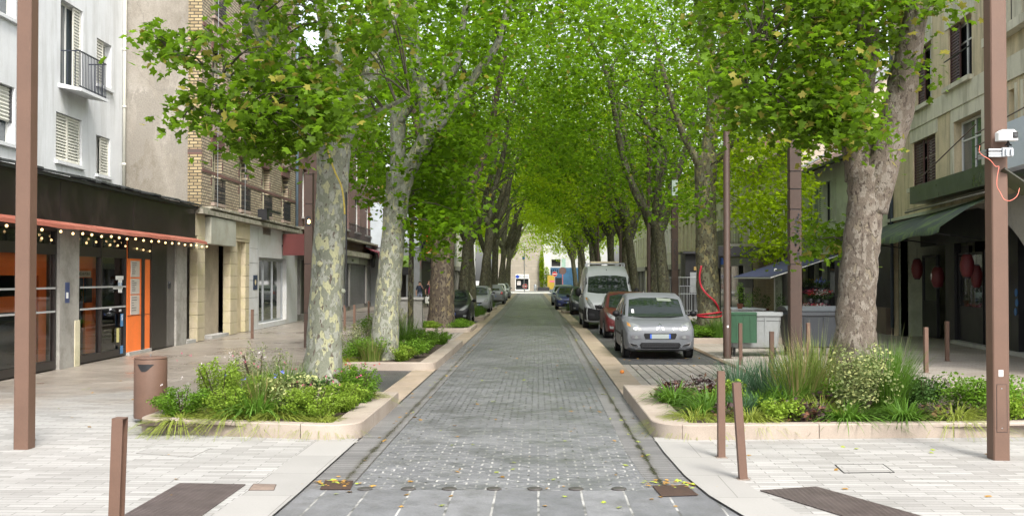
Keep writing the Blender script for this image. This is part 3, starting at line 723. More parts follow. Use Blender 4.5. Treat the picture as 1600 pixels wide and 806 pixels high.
# ------------------------------------------------------------------ facade tools
class Frame:
    def __init__(s,x,y,dx,dy):
        n=math.hypot(dx,dy); s.o=Vector((x,y,0)); s.d=Vector((dx/n,dy/n,0)); s.n=Vector((-dy/n,dx/n,0)); s.rz=math.atan2(dy,dx)
    def uz(s,px,py,v=0):
        r=ray(px,py); o=CAM-s.o; t=(v-o.dot(s.n))/r.dot(s.n); p=o+r*t; return p.dot(s.d),p.z
    def u(s,px,v=0): return s.uz(px,400,v)[0]
    def root(s,name,label,cat,u=0,v=0,group=None):
        return thing(name,label,cat,s.o+s.d*u+s.n*v,s.rz,group)
def wall(mb,u0,u1,z0,z1,ops,v=0,depth=.22):
    us=sorted({u0,u1,*[x for o in ops for x in o[:2] if u0<x<u1]}); zs=sorted({z0,z1,*[x for o in ops for x in o[2:4] if z0<x<z1]})
    for a,b in zip(us,us[1:]):
        for c,d in zip(zs,zs[1:]):
            x,z=(a+b)/2,(c+d)/2
            if any(o[0]<x<o[1] and o[2]<z<o[3] for o in ops): continue
            mb.quad((a,v,c),(b,v,c),(b,v,d),(a,v,d))
    for o in ops:
        a,b,c,d=o[:4]; e=v+depth
        mb.quad((a,v,c),(a,e,c),(a,e,d),(a,v,d)); mb.quad((b,v,c),(b,v,d),(b,e,d),(b,e,c))
        mb.quad((a,v,d),(a,e,d),(b,e,d),(b,v,d)); mb.quad((a,v,c),(b,v,c),(b,e,c),(a,e,c))
    return mb
def shell(mb,u0,u1,z1,v0,v1):  # sides, back and top behind a front wall
    mb.quad((u0,v0,0),(u0,v1,0),(u0,v1,z1),(u0,v0,z1)); mb.quad((u1,v0,0),(u1,v0,z1),(u1,v1,z1),(u1,v1,0))
    mb.quad((u0,v1,0),(u1,v1,0),(u1,v1,z1),(u0,v1,z1)); mb.quad((u0,v0,z1),(u0,v1,z1),(u1,v1,z1),(u1,v0,z1))
def window(par,a,b,c,d,v,fm,gm,nx=2,bars=(),fw=.06,sill=None):
    m=MB(); y0,y1=v,v+.05
    m.box(a,a+fw,y0,y1,c,d); m.box(b-fw,b,y0,y1,c,d); m.box(a+fw,b-fw,y0,y1,c,c+fw); m.box(a+fw,b-fw,y0,y1,d-fw,d)
    for k in range(1,nx):
        x=a+(b-a)*k/nx; m.box(x-fw*.5,x+fw*.5,y0+.004,y1,c+fw,d-fw)
    for z in bars: m.box(a+fw,b-fw,y0+.008,y1,z-.02,z+.02)
    w=m.build('window',fm,par)
    m=MB(); m.quad((a+fw*.5,v+.03,c+fw*.5),(b-fw*.5,v+.03,c+fw*.5),(b-fw*.5,v+.03,d-fw*.5),(a+fw*.5,v+.03,d-fw*.5)); m.build('pane',gm,w)
    if sill:
        m=MB(); m.box(a-.08,b+.08,sill[0],v+.02,c-.09,c-.005); m.build('sill',sill[1],w)
    return w
def shutter(par,a,b,c,d,v,mat,th=.04,name='shutter',n=None):
    m=MB(); f=.05; m.box(a,a+f,v,v+th,c,d); m.box(b-f,b,v,v+th,c,d); m.box(a+f,b-f,v,v+th,c,c+f); m.box(a+f,b-f,v,v+th,d-f,d)
    k=n or max(4,int((d-c)/.09)); h=(d-c-2*f)/k
    for i in range(k):
        z=c+f+h*i; m.prism([(a+f,v+.005,z),(a+f,v+th-.003,z+h*.9),(a+f,v+th,z+h*.98),(a+f,v+.012,z+.02)],(b-a-2*f,0,0))
    return m.build(name,mat,par)
def railing(par,a,b,c,h,v,mat,step=.11,side=0,name='railing'):
    m=MB(); m.box(a,b,v-.02,v+.02,c+h-.03,c+h); m.box(a,b,v-.015,v+.015,c+.05,c+.075)
    k=int((b-a)/step)
    for i in range(k+1): 
        x=a+(b-a)*i/k; m.box(x-.008,x+.008,v-.008,v+.008,c,c+h)
    if side:
        for x in (a,b):
            m.box(x-.015,x+.015,v,v+side,c+h-.03,c+h)
            for i in range(1,int(side/step)+1): m.box(x-.008,x+.008,v+i*step-.008,v+i*step+.008,c,c+h)
    return m.build(name,mat,par)
def guard(par,a,b,c,h,v,mat,name='balcony_guard',seed=0):  # wrought iron window guard
    r=random.Random(seed); m=MB(); m.box(a,b,v-.02,v+.02,c+h-.03,c+h); m.box(a,b,v-.02,v+.02,c+.03,c+.06)
    k=max(3,int((b-a)/.12))
    for i in range(k+1):
        x=a+(b-a)*i/k; m.box(x-.01,x+.01,v-.01,v+.01,c,c+h)
        if i<k:
            for zz,rr in ((.3,.05),(.62,.045)):
                pts=[(x+(b-a)/k/2+rr*math.cos(g),v,c+h*zz+rr*1.4*math.sin(g)) for g in [2*math.pi*q/8 for q in range(9)]]
                m.tube(pts,.009,4,False)
    for x in (a,b): m.box(x-.012,x+.012,v,v+.3,c+h-.03,c+h); m.box(x-.012,x+.012,v,v+.3,c+.03,c+.06)
    return m.build(name,mat,par)
def roller(par,a,b,c,d,v,mat,name='roller_shutter'):
    m=MB(); k=int((d-c)/.085); h=(d-c)/k
    for i in range(k):
        z=c+i*h; m.add([(a,v+.012,z),(b,v+.012,z),(b,v-.012,z+h*.5),(a,v-.012,z+h*.5),(b,v+.012,z+h),(a,v+.012,z+h)],[(0,1,2,3),(3,2,4,5)])
    o=m.build(name,mat,par)
    m=MB(); m.box(a-.05,a+.02,v-.04,v+.03,c,d); m.box(b-.02,b+.05,v-.04,v+.03,c,d); m.build('guide_rail',M['steel_dark'],o); return o
def bx(par,name,mat,*a,sm=0):
    m=MB(); m.box(*a); return m.build(name,mat,par)

FL=Frame(-10.5,30,-.0244,1); UL=lambda px,v=0: FL.u(px,v)
# ================================================================== restaurant and white apartment house
M['orange']=pmat('orange_wall',(.85,.19,.035),.55,var=.08,bump=.05)
M['fascia']=pmat('black_fascia',(.013,.008,.0095),.35,var=.35,scale=1,bump=.05,stain=(.045,.03,.03),stain_amt=.5)
M['shopframe']=pmat('brown_black_frame',(.022,.018,.017),.4,var=.15,bump=.03)
M['pillar']=pmat('painted_pillar',(.30,.285,.26),.8,var=.15,bump=.3,stain=(.16,.145,.125),stain_amt=.6,stain_scale=2)
A=FL.root('apartment_house','white rendered apartment house with an orange-fronted restaurant under a black fascia','building')
VW=2.42; U0=-13.5; U1=4.0
wz=[]  # window openings of the white wall
def op(px0,px1,z0,z1,v=VW): wz.append((UL(px0,v),UL(px1,v),z0,z1)); return wz[-1]
W1=op(92,127,7.25,9.55); W2=op(86,127,5.15,6.45); W3=op(149,172,7.7,9.05); W4=op(149,171,5.05,6.2); W5=op(-12,21,5.25,6.65); W6=op(-12,21,8.3,9.6)
m=MB(); wall(m,U0,U1-.02,4.3,13,wz,VW,.24); shell(m,U0,U1-.02,13,VW,9); m.build('wall',M['render'],A)
M['pvc']=pmat('pvc_white',(.60,.60,.57),.5,var=.05,bump=0)
M['shut_w']=pmat('cream_shutter',(.55,.54,.47),.5,var=.08,bump=.05)
for i,W in enumerate((W1,W2,W3,W4,W5,W6)):
    win=window(A,W[0],W[1],W[2],W[3],VW+.17,M['pvc'],M['sky_glass'],2,sill=(VW-.09,M['render']) if i else None)
    a,b,c,d=W[:4]; s=(b-a)
    if i==0: shutter(A,b-.04-.5,b-.04,c+.02,d-.02,VW+.05,M['shut_w'])
    elif i==1: shutter(A,a+.02,a+s*.5,c+.02,d-.02,VW+.06,M['shut_w']); shutter(A,a+s*.5+.01,b-.02,c+.02,d-.02,VW+.06,M['shut_w'])
    elif i==2: shutter(A,a+.01,a+s*.55,c+.02,d-.02,VW+.05,M['shut_w'])
    elif i==3: shutter(A,a+s*.42,b-.01,c+.02,d-.02,VW+.05,M['shut_w'])
    elif i==4: roller(A,a+.06,b-.06,c+.55,d-.02,VW+.1,M['shut_w'])
a,b=W1[0]-.12,W1[1]+.32
m=MB(); m.prism([(a,VW,7.12),(a,VW-.62,7.02),(a,VW-.62,7.1),(a,VW,7.24)],(b-a,0,0)); m.build('balcony_slab',M['render'],A)
railing(A,a+.02,b-.02,7.1,1.02,VW-.55,pmat('navy_rail',(.02,.025,.04),.4,var=0,bump=0),.105,.5)
m=MB(); m.tube([(U1-.28,VW-.06,4.4),(U1-.28,VW-.06,13)],.05,10)
for z in (5.5,7.3,9.1,10.9): m.tube([(U1-.28,VW-.06,z),(U1-.28,VW-.06,z+.08)],.062,10)
m.build('downpipe',M['shut_w'],A,True)
m=MB(); m.tube([(U0,VW-.05,4.72),(U1-.3,VW-.05,4.66)],.035,8); m.build('conduit',M['shut_w'],A,True)
# slate-covered projecting shop roof
m=MB(); m.add([(U0,-.12,4.2),(UL(303)+.1,-.12,4.2),(UL(303)+.1,VW,4.62),(U0,VW,4.62)],[(0,1,2,3)])
m.quad((U0,-.12,4.12),(UL(303)+.1,-.12,4.12),(UL(303)+.1,-.12,4.2),(U0,-.12,4.2))
x=U0; r_=random.Random(3)
while x<UL(303):
    q=r_.uniform(.26,.34); h=r_.uniform(0,.03); m.prism([(x,-.2,4.19+h),(x+q-.015,-.2,4.19+h),(x+q-.015,.4,4.31+h),(x,.4,4.31+h)],(0,0,.045)); x+=q
m.build('slate_roof',M['slate'],A)
uE=UL(302)
m=MB(); m.box(U0,uE,-.06,.0,3.2,4.13)
m.box(U0,uE,-.085,-.06,3.2,3.25); m.box(U0,uE,-.085,-.06,4.08,4.13)
for px in (-60,90,205): m.box(UL(px)-.01,UL(px)+.01,-.066,-.06,3.25,4.08)
m.build('fascia',M['fascia'],A)
M['awn_o']=pmat('salmon_canvas',(.27,.075,.045),.8,var=.12,bump=.2,bscale=15,stain=(.36,.14,.09),stain_amt=.6)
m=MB(); k=26; vs=[];fs=[]
for i in range(k+1):
    u=U0+(uE-.02-U0)*i/k; sag=.012*math.sin(i*1.9)
    vs+=[(u,-.07,3.21),(u,-.42,3.11+sag*.7),(u,-.44,3.03+sag)]
for i in range(k):
    for e in range(2): fs.append((i*3+e,i*3+e+1,(i+1)*3+e+1,(i+1)*3+e))
m.add(vs,fs); m.build('awning',M['awn_o'],A)
# ground-floor front
zH=2.5; zT=3.05
pil=[(UL(94),UL(124))]
m=MB(); a,b=pil[0]; m.box(a,b,0,.35,.0,3.2); m.build('pillar',M['pillar'],A)
m=MB(); m.box(UL(117),UL(124)+.02,-.02,.0,.02,1.05); m.build('meter_box',M['cream'],A)
m=MB(); m.box(UL(102),UL(109),-.004,-.001,1.45,1.9); pst=m.build('poster',pmat('blue_poster',(.05,.07,.17),.5,var=.4,scale=12,bump=0),A)
m=MB(); m.box(UL(103.5),UL(107),-.006,-.0045,1.55,1.68); m.build('print',M['label'],pst)
def glazing(a,b,mull,name='shop_window',door=False,v=.06):
    m=MB(); f=.07
    m.box(a,a+f,v,v+.1,.05,zT); m.box(b-f,b,v,v+.1,.05,zT); m.box(a+f,b-f,v,v+.1,.05,.22); m.box(a+f,b-f,v,v+.1,zH,zH+.22); m.box(a+f,b-f,v,v+.1,zT-.05,zT+.16)
    for x in mull: m.box(x-f*.6,x+f*.6,v-.01,v+.11,.22,zT-.05)
    w=m.build(name,M['shopframe'],A)
    m=MB(); m.quad((a+f,v+.05,.22),(b-f,v+.05,.22),(b-f,v+.05,zT-.05),(a+f,v+.05,zT-.05)); m.build('pane',M['shop_glass'],w)
    m=MB()
    for z in (1.28,1.78): m.box(a+f+.05,b-f-.04,v-.03,v-.012,z-.02,z+.02)
    m.build('manifestation_strip',pmat('grey_strip',(.4,.4,.4),.4,var=0,bump=0),w)
    return w
wA=glazing(-13.4,UL(93),[UL(-5),UL(-60),UL(-180)])
wB=glazing(UL(125),UL(201.5),[UL(162.5)],'glass_door')
text('lettering','4',.34,M['label'],wA,(UL(102.5),.045,2.18),(R(90),0,0),.002)
text('lettering','A',.12,M['label'],wA,(UL(103),.045,1.93),(R(90),0,0),.002)
st=[(188,194,1.63,1.98,'label'),(184,196,1.95,2.05,'label'),(192,196,.78,1.1,'blue'),(186,190,.4,.75,'yel'),(192,196,.1,.3,'blue'),(180,195,1.72,1.78,'label')]
M['blue']=pmat('sticker_blue',(.06,.2,.42),.4,var=0,bump=0); M['yel']=pmat('sticker_yellow',(.55,.5,.2),.4,var=0,bump=0)
for a,b,c,d,k in st:
    m=MB(); m.box(UL(a),UL(b),.046,.05,c,d); m.build('sticker',M[k],wB)
text('lettering','30-9',.16,M['blue'],wB,(UL(190.5),.042,1.82),(R(90),0,0),.001)
text('lettering','8000',.09,M['label'],wB,(UL(191),.042,1.18),(R(90),0,0),.001)
text('lettering','$',.2,M['label'],wB,(UL(194),.042,1.0),(R(90),0,0),.001)
m=MB(); m.box(UL(126.5),UL(151),.13,.14,2.02,2.16); s=m.build('sign_strip',pmat('cream_sign',(.6,.5,.38),.5,var=0,bump=0),wB)
text('lettering','ENTRÉE AU PUBLIC',.1,M['black'],s,(UL(139),.128,2.09),(R(90),0,0),.001)
# orange door panel with notices
a,b=UL(203),UL(238)
m=MB(); m.box(a,b,.06,.12,.1,zT); m.build('door_panel',M['orange'],A)
m=MB(); m.box(UL(224.5),UL(228.5),.03,.06,.1,zT); m.box(a,b,.032,.06,zH,zT); m.box(a,b,.054,.06,1.02,1.03); m.build('door_frame',M['shopframe'],A)
bx(A,'threshold',M['concrete'],a,b,.0,.2,.02,.1)
for k,(c,d) in enumerate(((2.02,2.44),(1.58,1.98),(1.05,1.55))):
    n=bx(A,'notice',pmat('notice_paper',(.52,.47,.42),.7,var=.1,bump=0),UL(207.5),UL(221),.045,.057,c,d)
    m=MB(); r_=random.Random(k)
    for q in range(6): 
        z=d-.06-q*(d-c-.1)/6; m.box(UL(209),UL(209)+.3*r_.uniform(.5,1.3),.042,.0445,z-.008,z+.008)
    m.build('print',M['steel_dark'],n)
m=MB(); m.box(UL(238),UL(262),.02,.3,.05,3.2); m.build('black_wall',M['shopframe'],A)
m=MB(); m.box(UL(262),UL(275),.04,.3,.05,3.2); m.build('pillar',pmat('grey_dark_pillar',(.13,.12,.11),.7,var=.2,bump=.2),A)
m=MB(); m.box(UL(275),UL(291),-.02,.3,.02,3.2); m.build('pillar',M['pillar'],A)
m=MB(); m.sphere((UL(266),.02,1.85),.05); m.box(UL(265)-.02,UL(267)+.02,.0,.04,1.7,1.82); m.build('door_bell',M['steel_dark'],A)
bx(A,'side_door',pmat('brown_door',(.16,.115,.085),.6,var=.15,bump=.05),UL(291),UL(305),.25,.3,.12,2.95)
bx(A,'door_step',M['concrete'],UL(291),UL(305),-.04,.3,.02,.12)
bx(A,'door_lintel',M['pillar'],UL(291),UL(305),.0,.3,2.95,3.2)
# interior behind the glass
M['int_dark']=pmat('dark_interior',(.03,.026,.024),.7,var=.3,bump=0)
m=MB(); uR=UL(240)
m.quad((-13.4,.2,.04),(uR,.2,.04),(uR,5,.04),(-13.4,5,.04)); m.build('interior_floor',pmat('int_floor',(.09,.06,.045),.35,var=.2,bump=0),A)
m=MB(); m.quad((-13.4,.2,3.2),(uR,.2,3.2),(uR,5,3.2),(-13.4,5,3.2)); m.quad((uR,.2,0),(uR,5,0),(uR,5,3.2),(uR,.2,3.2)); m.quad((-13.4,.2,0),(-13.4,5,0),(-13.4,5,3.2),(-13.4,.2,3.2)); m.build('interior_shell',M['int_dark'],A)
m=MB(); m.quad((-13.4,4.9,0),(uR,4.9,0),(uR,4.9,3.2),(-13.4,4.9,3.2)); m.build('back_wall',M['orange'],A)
m=MB(); m.box(UL(150),UL(166),.25,.3,.22,2.5); m.box(UL(122),UL(150),.25,.3,2.0,2.5); m.box(UL(20),UL(91),.25,.3,2.05,2.5); m.box(UL(79),UL(91),.25,.3,.22,2.05); m.box(UL(-40),UL(20),.25,.3,2.0,2.5); m.box(UL(-40),UL(80),.5,.55,1.3,1.62); m.box(UL(166),UL(200),1.6,1.7,.2,2.5); m.build('orange_partition',M['orange'],A)
bx(A,'wall_screen',M['black'],UL(148),UL(157.5),.2,.245,1.42,2.0)
t=FL.root('counter','grey counter inside the restaurant window behind the square mast','counter',UL(50),1.4)
m=MB(); m.bbox(-.2,2.2,-.4,.4,.05,1.0,.02); m.build('body',pmat('counter_grey',(.11,.11,.115),.6),t); m=MB(); m.box(-.25,2.25,-.45,.45,1.0,1.05); m.build('top',M['steel_dark'],t)
def chair(label,u,v,rz):
    t=FL.root('dining_chair',label,'chair',u,v); t.rotation_euler=(0,0,FL.rz+rz)
    bx(t,'seat',M['corten_dark'],-.22,.22,-.22,.22,.48,.53)
    m=MB(); m.box(-.22,.22,.2,.24,.7,.95); m.box(-.22,-.18,.2,.24,.53,.95); m.box(.18,.22,.2,.24,.53,.95); m.build('backrest',M['corten_dark'],t)
    for sx in (-1,1):
        for sy in (-1,1): m=MB(); m.tube([(sx*.19,sy*.19,.48),(sx*.22,sy*.22,.05)],.016,5); m.build('leg',M['steel_dark'],t)
chair('dark folding chair just inside the restaurant window at the picture edge',UL(8),.7,0); chair('dark folding chair deeper inside the restaurant behind the mast',UL(22),1.3,1.4)
t=FL.root('string_lights','string of small warm globe bulbs hanging under the salmon awning','string lights')
bm_=emit('warm_bulb',(1,.66,.30),.6)
pts=[]; us=[UL(p) for p in range(-60,0,30)]+[UL(5),UL(28)]+[UL(p) for p in (59,79,95,110,126,142,155,168,182,195,208,220,231,242,253,263,273,282,291,299)]
for k,u in enumerate(us): pts+=[(u,-.47,2.99)]
m=MB(); m.tube(pts,.006,4,False); m.build('cable',M['black'],t)
for k,u in enumerate(us):
    m=MB(); m.sphere((u,-.47,2.945+.012*math.sin(k*2.2)),.031,8,6); b=m.build('bulb',bm_,t,True)
for px,z in ((65,2.82),(80,2.80),(135,2.8),(150,2.84),(172,2.8),(184,2.8),(196,2.8),(214,2.76),(224,2.74),(234,2.72)):
    m=MB(); m.sphere((UL(px,.0),-.0,z),.027,8,6); m.build('bulb',bm_,t,True)

# ================================================================== brick apartment house
BR=(('brick_yellow'),)
M['brick']=brickmat('yellow_brick',(.46,.385,.265),(.30,.235,.155),(.075,.062,.05),.26,.10,.016,'xzy',.85,var=.35,bump=.6,vscale=.7,stain=((.19,.09,.065),.8,.60,.66,.7))
M['brick_g']=brickmat('yellow_brick_gable',(.41,.325,.18),(.26,.195,.105),(.07,.058,.042),.26,.10,.016,'yzx',.85,var=.35,bump=.6)
M['redbrick']=brickmat('dark_red_brick',(.17,.075,.06),(.12,.05,.042),(.10,.07,.06),.24,.085,.01,'xzy',.8,var=.3,bump=.4)
def grimy():
    m,nt,b=newmat('grimy_render'); v=coords(nt)
    mp=N(nt,'ShaderNodeMapping'); mp.inputs['Scale'].default_value=(1,1,.6); L(nt,v,mp.inputs[0]); v2=mp.outputs[0]
    n1=noise(nt,v2,.55,7,.72); n2=noise(nt,v2,.9,8,.75); n3=noise(nt,v,22,4)
    c=ramp(nt,n1,[(.34,(.165,.145,.115)),(.5,(.25,.226,.19)),(.66,(.325,.30,.262))])
    c=mix(nt,ramp(nt,n2,[(.55,0.0),(.58,.8)]),c,(.225,.205,.175))
    c=mix(nt,.6,c,ramp(nt,n3,[(.3,.75),(.7,1.15)]),'MULTIPLY')
    cr=N(nt,'ShaderNodeTexVoronoi',feature='DISTANCE_TO_EDGE'); cr.inputs['Scale'].default_value=.33
    w=N(nt,'ShaderNodeTexNoise'); w.inputs['Scale'].default_value=1.6; w.inputs['Detail'].default_value=6; L(nt,v,w.inputs['Vector'])
    ad=N(nt,'ShaderNodeVectorMath',operation='ADD'); L(nt,v,ad.inputs[0]); L(nt,w.outputs['Color'],ad.inputs[1]); L(nt,ad.outputs[0],cr.inputs['Vector'])
    c=mix(nt,ramp(nt,cr.outputs['Distance'],[(.0015,.4),(.004,0.0)]),c,(.09,.08,.07))
    L(nt,c,b.inputs['Base Color']); b.inputs['Roughness'].default_value=.95; bumpn(nt,n3,b,.5,.02); return m
M['grime']=grimy()
B=FL.root('apartment_house','yellow brick apartment house with a blank grey rendered end wall and iron window guards','building')
Bu0=U1; Bu1=UL(463); ops=[]
cols=[(UL(330.5),UL(346)),(UL(373.5),UL(386)),(UL(409),UL(420.5)),(UL(440),UL(449.5))]
rows=[(4.45,6.35),(7.5,9.5),(10.55,12.6)]
for a,b in cols:
    for c,d in rows: ops.append((a,b,c,d))
m=MB(); wall(m,Bu0+.003,Bu1,4.2,15,ops,0,.3); m.build('wall',M['brick'],B)
m=MB(); m.quad((Bu0,.0,0),(Bu0,9,0),(Bu0,9,15),(Bu0,.0,15)); m.quad((Bu0,9,0),(Bu1,9,0),(Bu1,9,15),(Bu0,9,15)); m.quad((Bu0,0,15),(Bu1,0,15),(Bu1,9,15),(Bu0,9,15)); m.build('gable_wall',M['grime'],B)
m=MB(); m.box(Bu0-.03,Bu0-.003,.0,.44,4.2,15)
m.build('gable_quoin',M['brick_g'],B)
m=MB(); m.box(Bu0-.036,Bu0-.03,-.0,.445,5.9,6.06); m.build('gable_band',M['redbrick'],B); bx(B,'gable_band',M['redbrick'],Bu0-.036,Bu0-.03,.0,.445,9.1,9.25)
for i,(a,b) in enumerate(cols):
    for j,(c,d) in enumerate(rows):
        w_=window(B,a+.02,b-.02,c+.02,d-.02,.22,M['cream'],M['dark_glass'],2,(d-.5,))
        m=MB(); m.box(a-.16,b+.16,-.05,.04,d-.02,d+.28); m.box(a-.22,b+.22,-.09,.02,d+.28,d+.37); m.build('lintel',M['redbrick'],B)
        m=MB(); m.box(a-.12,b+.12,-.12,.2,c-.1,c); m.box(a-.05,b+.05,-.05,.0,c-.75,c-.1); m.build('sill',pmat('stained_stone',(.3,.23,.19),.8,var=.2),B)
        for s in (-1,1):
            x=a if s<0 else b
            for zz in (c+.55,c+1.15): bx(B,'jamb_quoin',M['redbrick'],min(x,x+s*.14),max(x,x+s*.14),-.012,.0,zz,zz+.26)
        guard(B,a-.04,b+.04,c+.0,.8,-.1,M['iron'],seed=i*5+j)
        if (i+j)%2==0: shutter(B,a+.03,a+.03+(b-a)*.42,c+.03,d-.03,.12,M['cream'])
m=MB()
for z in (6.85,9.98): m.box(Bu0,Bu1,-.035,.0,z,z+.13)
m.build('string_course',M['redbrick'],B)
m=MB(); m.box(Bu0,Bu1,-.02,.0,5.35,5.46); m.build('string_course',M['redbrick'],B)
m=MB(); m.tube([(Bu1-.25,-.07,3.2),(Bu1-.25,-.07,15)],.07,10); m.build('downpipe',pmat('blue_grey_pipe',(.12,.17,.22),.5),B,True)
m=MB(); m.tube([(cols[0][0]+.1,-.16,4.3),(cols[0][0]+.1,-.16,14)],.012,5); m.tube([(cols[1][0]+.2,-.16,4.3),(cols[1][0]+.2,-.16,10)],.012,5); m.build('hanging_wire',M['galv'],B)
# ground floor of the brick house
m=MB(); r_=random.Random(9); x=UL(318)
m.box(UL(303),Bu1,-.28,.1,3.98,4.12); m.box(UL(303),Bu1,-.2,.1,4.12,4.2)
while x<Bu1-.3:
    m.box(x,x+.25,-.3+r_.uniform(0,.03),.0,4.2,4.24+r_.uniform(0,.05)); x+=.26
m.build('cornice',pmat('mossy_stone',(.27,.25,.2),.9,var=.3,scale=4,stain=(.13,.13,.08),stain_amt=.8,stain_scale=3),B)
M['creamstone']=pmat('cream_stone',(.42,.36,.25),.8,var=.12,bump=.3,stain=(.36,.33,.16),stain_amt=.5,stain_scale=1.2)
def pilaster(px0,px1,z0,z1,v=-.06,n=8,mat=None):
    m=MB(); h=(z1-z0)/n
    for k in range(n): m.bbox(UL(px0),UL(px1),v,.2,z0+k*h+.008,z0+(k+1)*h-.008,.012)
    m.box(UL(px0)+.02,UL(px1)-.02,v+.03,.2,z0,z1); return m.build('pilaster',mat or M['creamstone'],B)
pilaster(306,317.5,.03,3.3); pilaster(357.5,368.5,.03,3.3); pilaster(381,387,.03,3.3)
m=MB(); m.box(UL(303),UL(318),-.05,.2,3.3,3.98); m.build('upper_panel',M['creamstone'],B)
m=MB(); m.box(UL(357.5),UL(387),-.08,.2,3.3,3.98); m.box(UL(360),UL(385),-.1,-.08,3.4,3.85); m.build('upper_panel',M['creamstone'],B)
bx(B,'niche_wall',pmat('ochre_wall',(.42,.35,.23),.85,var=.15,stain=(.25,.24,.09)),UL(368.5),UL(381),.1,.3,.03,3.3)
bx(B,'niche_wall',pmat('beige_wall',(.34,.285,.21),.85,var=.15,stain=(.2,.17,.12)),UL(330.5),UL(357.5),.35,.5,.03,3.3)
bx(B,'house_door',pmat('dark_door',(.02,.018,.024),.4,var=.2),UL(317.5),UL(330.5),.3,.45,.05,3.2)
bx(B,'door_step',M['concrete'],UL(331),UL(357),-.03,.35,.02,.12)
m=MB(); m.bbox(UL(318),UL(358),-.24,.1,3.08,3.95,.02); m.build('shutter_box',pmat('grey_green_box',(.33,.33,.28),.6,var=.12,stain=(.22,.2,.15)),B)
M['wshop']=pmat('white_shop_panel',(.50,.505,.51),.6,var=.06,bump=.05,stain=(.42,.4,.36),stain_amt=.5,stain_scale=1.1)
ws=[(UL(402.5),UL(446),.22,2.8)]
m=MB(); wall(m,UL(387),Bu1,.03,3.98,ws,-.05,.4); m.build('shop_wall',M['wshop'],B)
m=MB(); 
for z in (.6,1.25,1.9,2.55,3.1): m.box(UL(388),UL(401),-.053,-.051,z,z+.012)
m.box(UL(401),UL(401)+.012,-.053,-.051,.1,3.9); m.build('panel_joint',M['steel_dark'],B)
a,b,c,d=ws[0]
m=MB(); f=.05; m.box(a,b,.12,.2,c,c+.08); m.box(a,b,.12,.2,d-.12,d); 
for x in (a,a+(b-a)*.3,a+(b-a)*.62,b-f): m.box(x,x+f,.12,.2,c+.08,d-.12)
sw=m.build('shop_window',M['galv'],B)
m=MB(); m.quad((a,.16,c),(b,.16,c),(b,.16,d),(a,.16,d)); m.build('pane',pmat('mirror_glass',(.03,.035,.035),.03,var=0,bump=0,spec=1.0,coat=1),sw)
pl=bx(B,'plaque',pmat('navy_plaque',(.015,.03,.07),.4,var=0,bump=0),UL(393.5),UL(400),-.062,-.054,1.55,2.1)
m=MB(); m.lathe([(.0,-.002),(.11,-.002),(.11,.0)],((UL(393.5)+UL(400))/2,-.063,1.83),16,'y'); m.build('print',pmat('plaque_yellow',(.6,.5,.3),.5,var=0,bump=0),pl)
t=FL.root('shop_sign','dark red box sign projecting from the white-fronted shop','shop sign',UL(438),-.1)
bx(t,'sign_box',pmat('dark_red',(.10,.022,.02),.45,var=.1),0,.16,-1.0,0,2.95,3.85); bx(t,'bracket',M['steel_dark'],.05,.1,0,.12,3.3,3.4)
t=FL.root('shop_sign','long low red fascia sign beyond the red box sign','shop sign',UL(456),-.2)
bx(t,'sign_box',_pm['dark_red'],0,5.5,-.25,0,3.05,3.55); bx(t,'trim',M['steel_dark'],0,5.5,-.27,-.25,3.02,3.06)
bx(B,'flood_lamp_arm',M['black'],UL(396),UL(419),-.5,-.42,4.52,4.62); m=MB(); m.box(UL(396),UL(400),-.5,-.15,4.2,4.6); m.build('flood_lamp',M['black'],B)

# ================================================================== dark red house with roller shutters
D=FL.root('terrace_house','dark red-brown house with closed grey roller shutters at street level','building')
d0,d1=Bu1+.02,UL(604); ops=[]
for px in (477,500,520,541,558,574,589): 
    for c,d in ((4.9,7.2),(8.1,10.3)): ops.append((UL(px),UL(px+7.5),c,d))
m=MB(); wall(m,d0,d1,3.6,13.2,ops,.15,.25); shell(m,d0,d1,13.2,.15,9); m.build('wall',brickmat('brown_brick',(.17,.085,.07),(.13,.06,.05),(.11,.08,.07),.24,.08,.01,'xzy',.85,var=.25),D)
for o in ops: window(D,*o[:4],.32,M['white'],M['sky_glass'],2,(o[3]-.6,),sill=(.02,M['concrete']))
m=MB(); m.box(d0,d1,-.25,.15,3.3,3.6); m.box(d0,d1,-.4,.15,4.2,4.32); m.build('ledge',_pm['mossy_stone'],D)
railing(D,UL(538),UL(572),4.32,.9,-.3,M['iron'],.2)
m=MB(); m.box(d0,d1,.0,.15,2.85,3.3); m.box(d0,d1,.1,.2,.02,.3); 
for px in (470,489,512,537,547,573,589,601): m.box(UL(px)-.15,UL(px)+.15,.0,.2,.3,2.85)
m.build('shop_surround',pmat('grey_surround',(.2,.19,.18),.7,var=.2),D)
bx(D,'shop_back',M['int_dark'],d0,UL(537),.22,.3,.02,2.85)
for k,(a,b) in enumerate(((538.5,546),(548.5,572),(574.5,588),(590,600))):
    roller(D,UL(a),UL(b),.1,2.85,.12,pmat('shutter_pale',(.36,.36,.37),.5,.3,var=.1,stain=(.2,.2,.2)) if k==2 else pmat('shutter_dark',(.13,.13,.14),.5,.3,var=.15,stain=(.06,.06,.06)))
sg=bx(D,'sign_board',pmat('pale_sign',(.4,.4,.4),.6,var=.2,bump=0),UL(541),UL(560),-.03,0,2.9,3.28)
text('lettering','Coiffure',.3,M['black'],sg,(UL(550),-.034,3.08),(R(90),0,0),.002)
t=FL.root('awning','small maroon awning over the pale roller shutter','awning',UL(571),0)
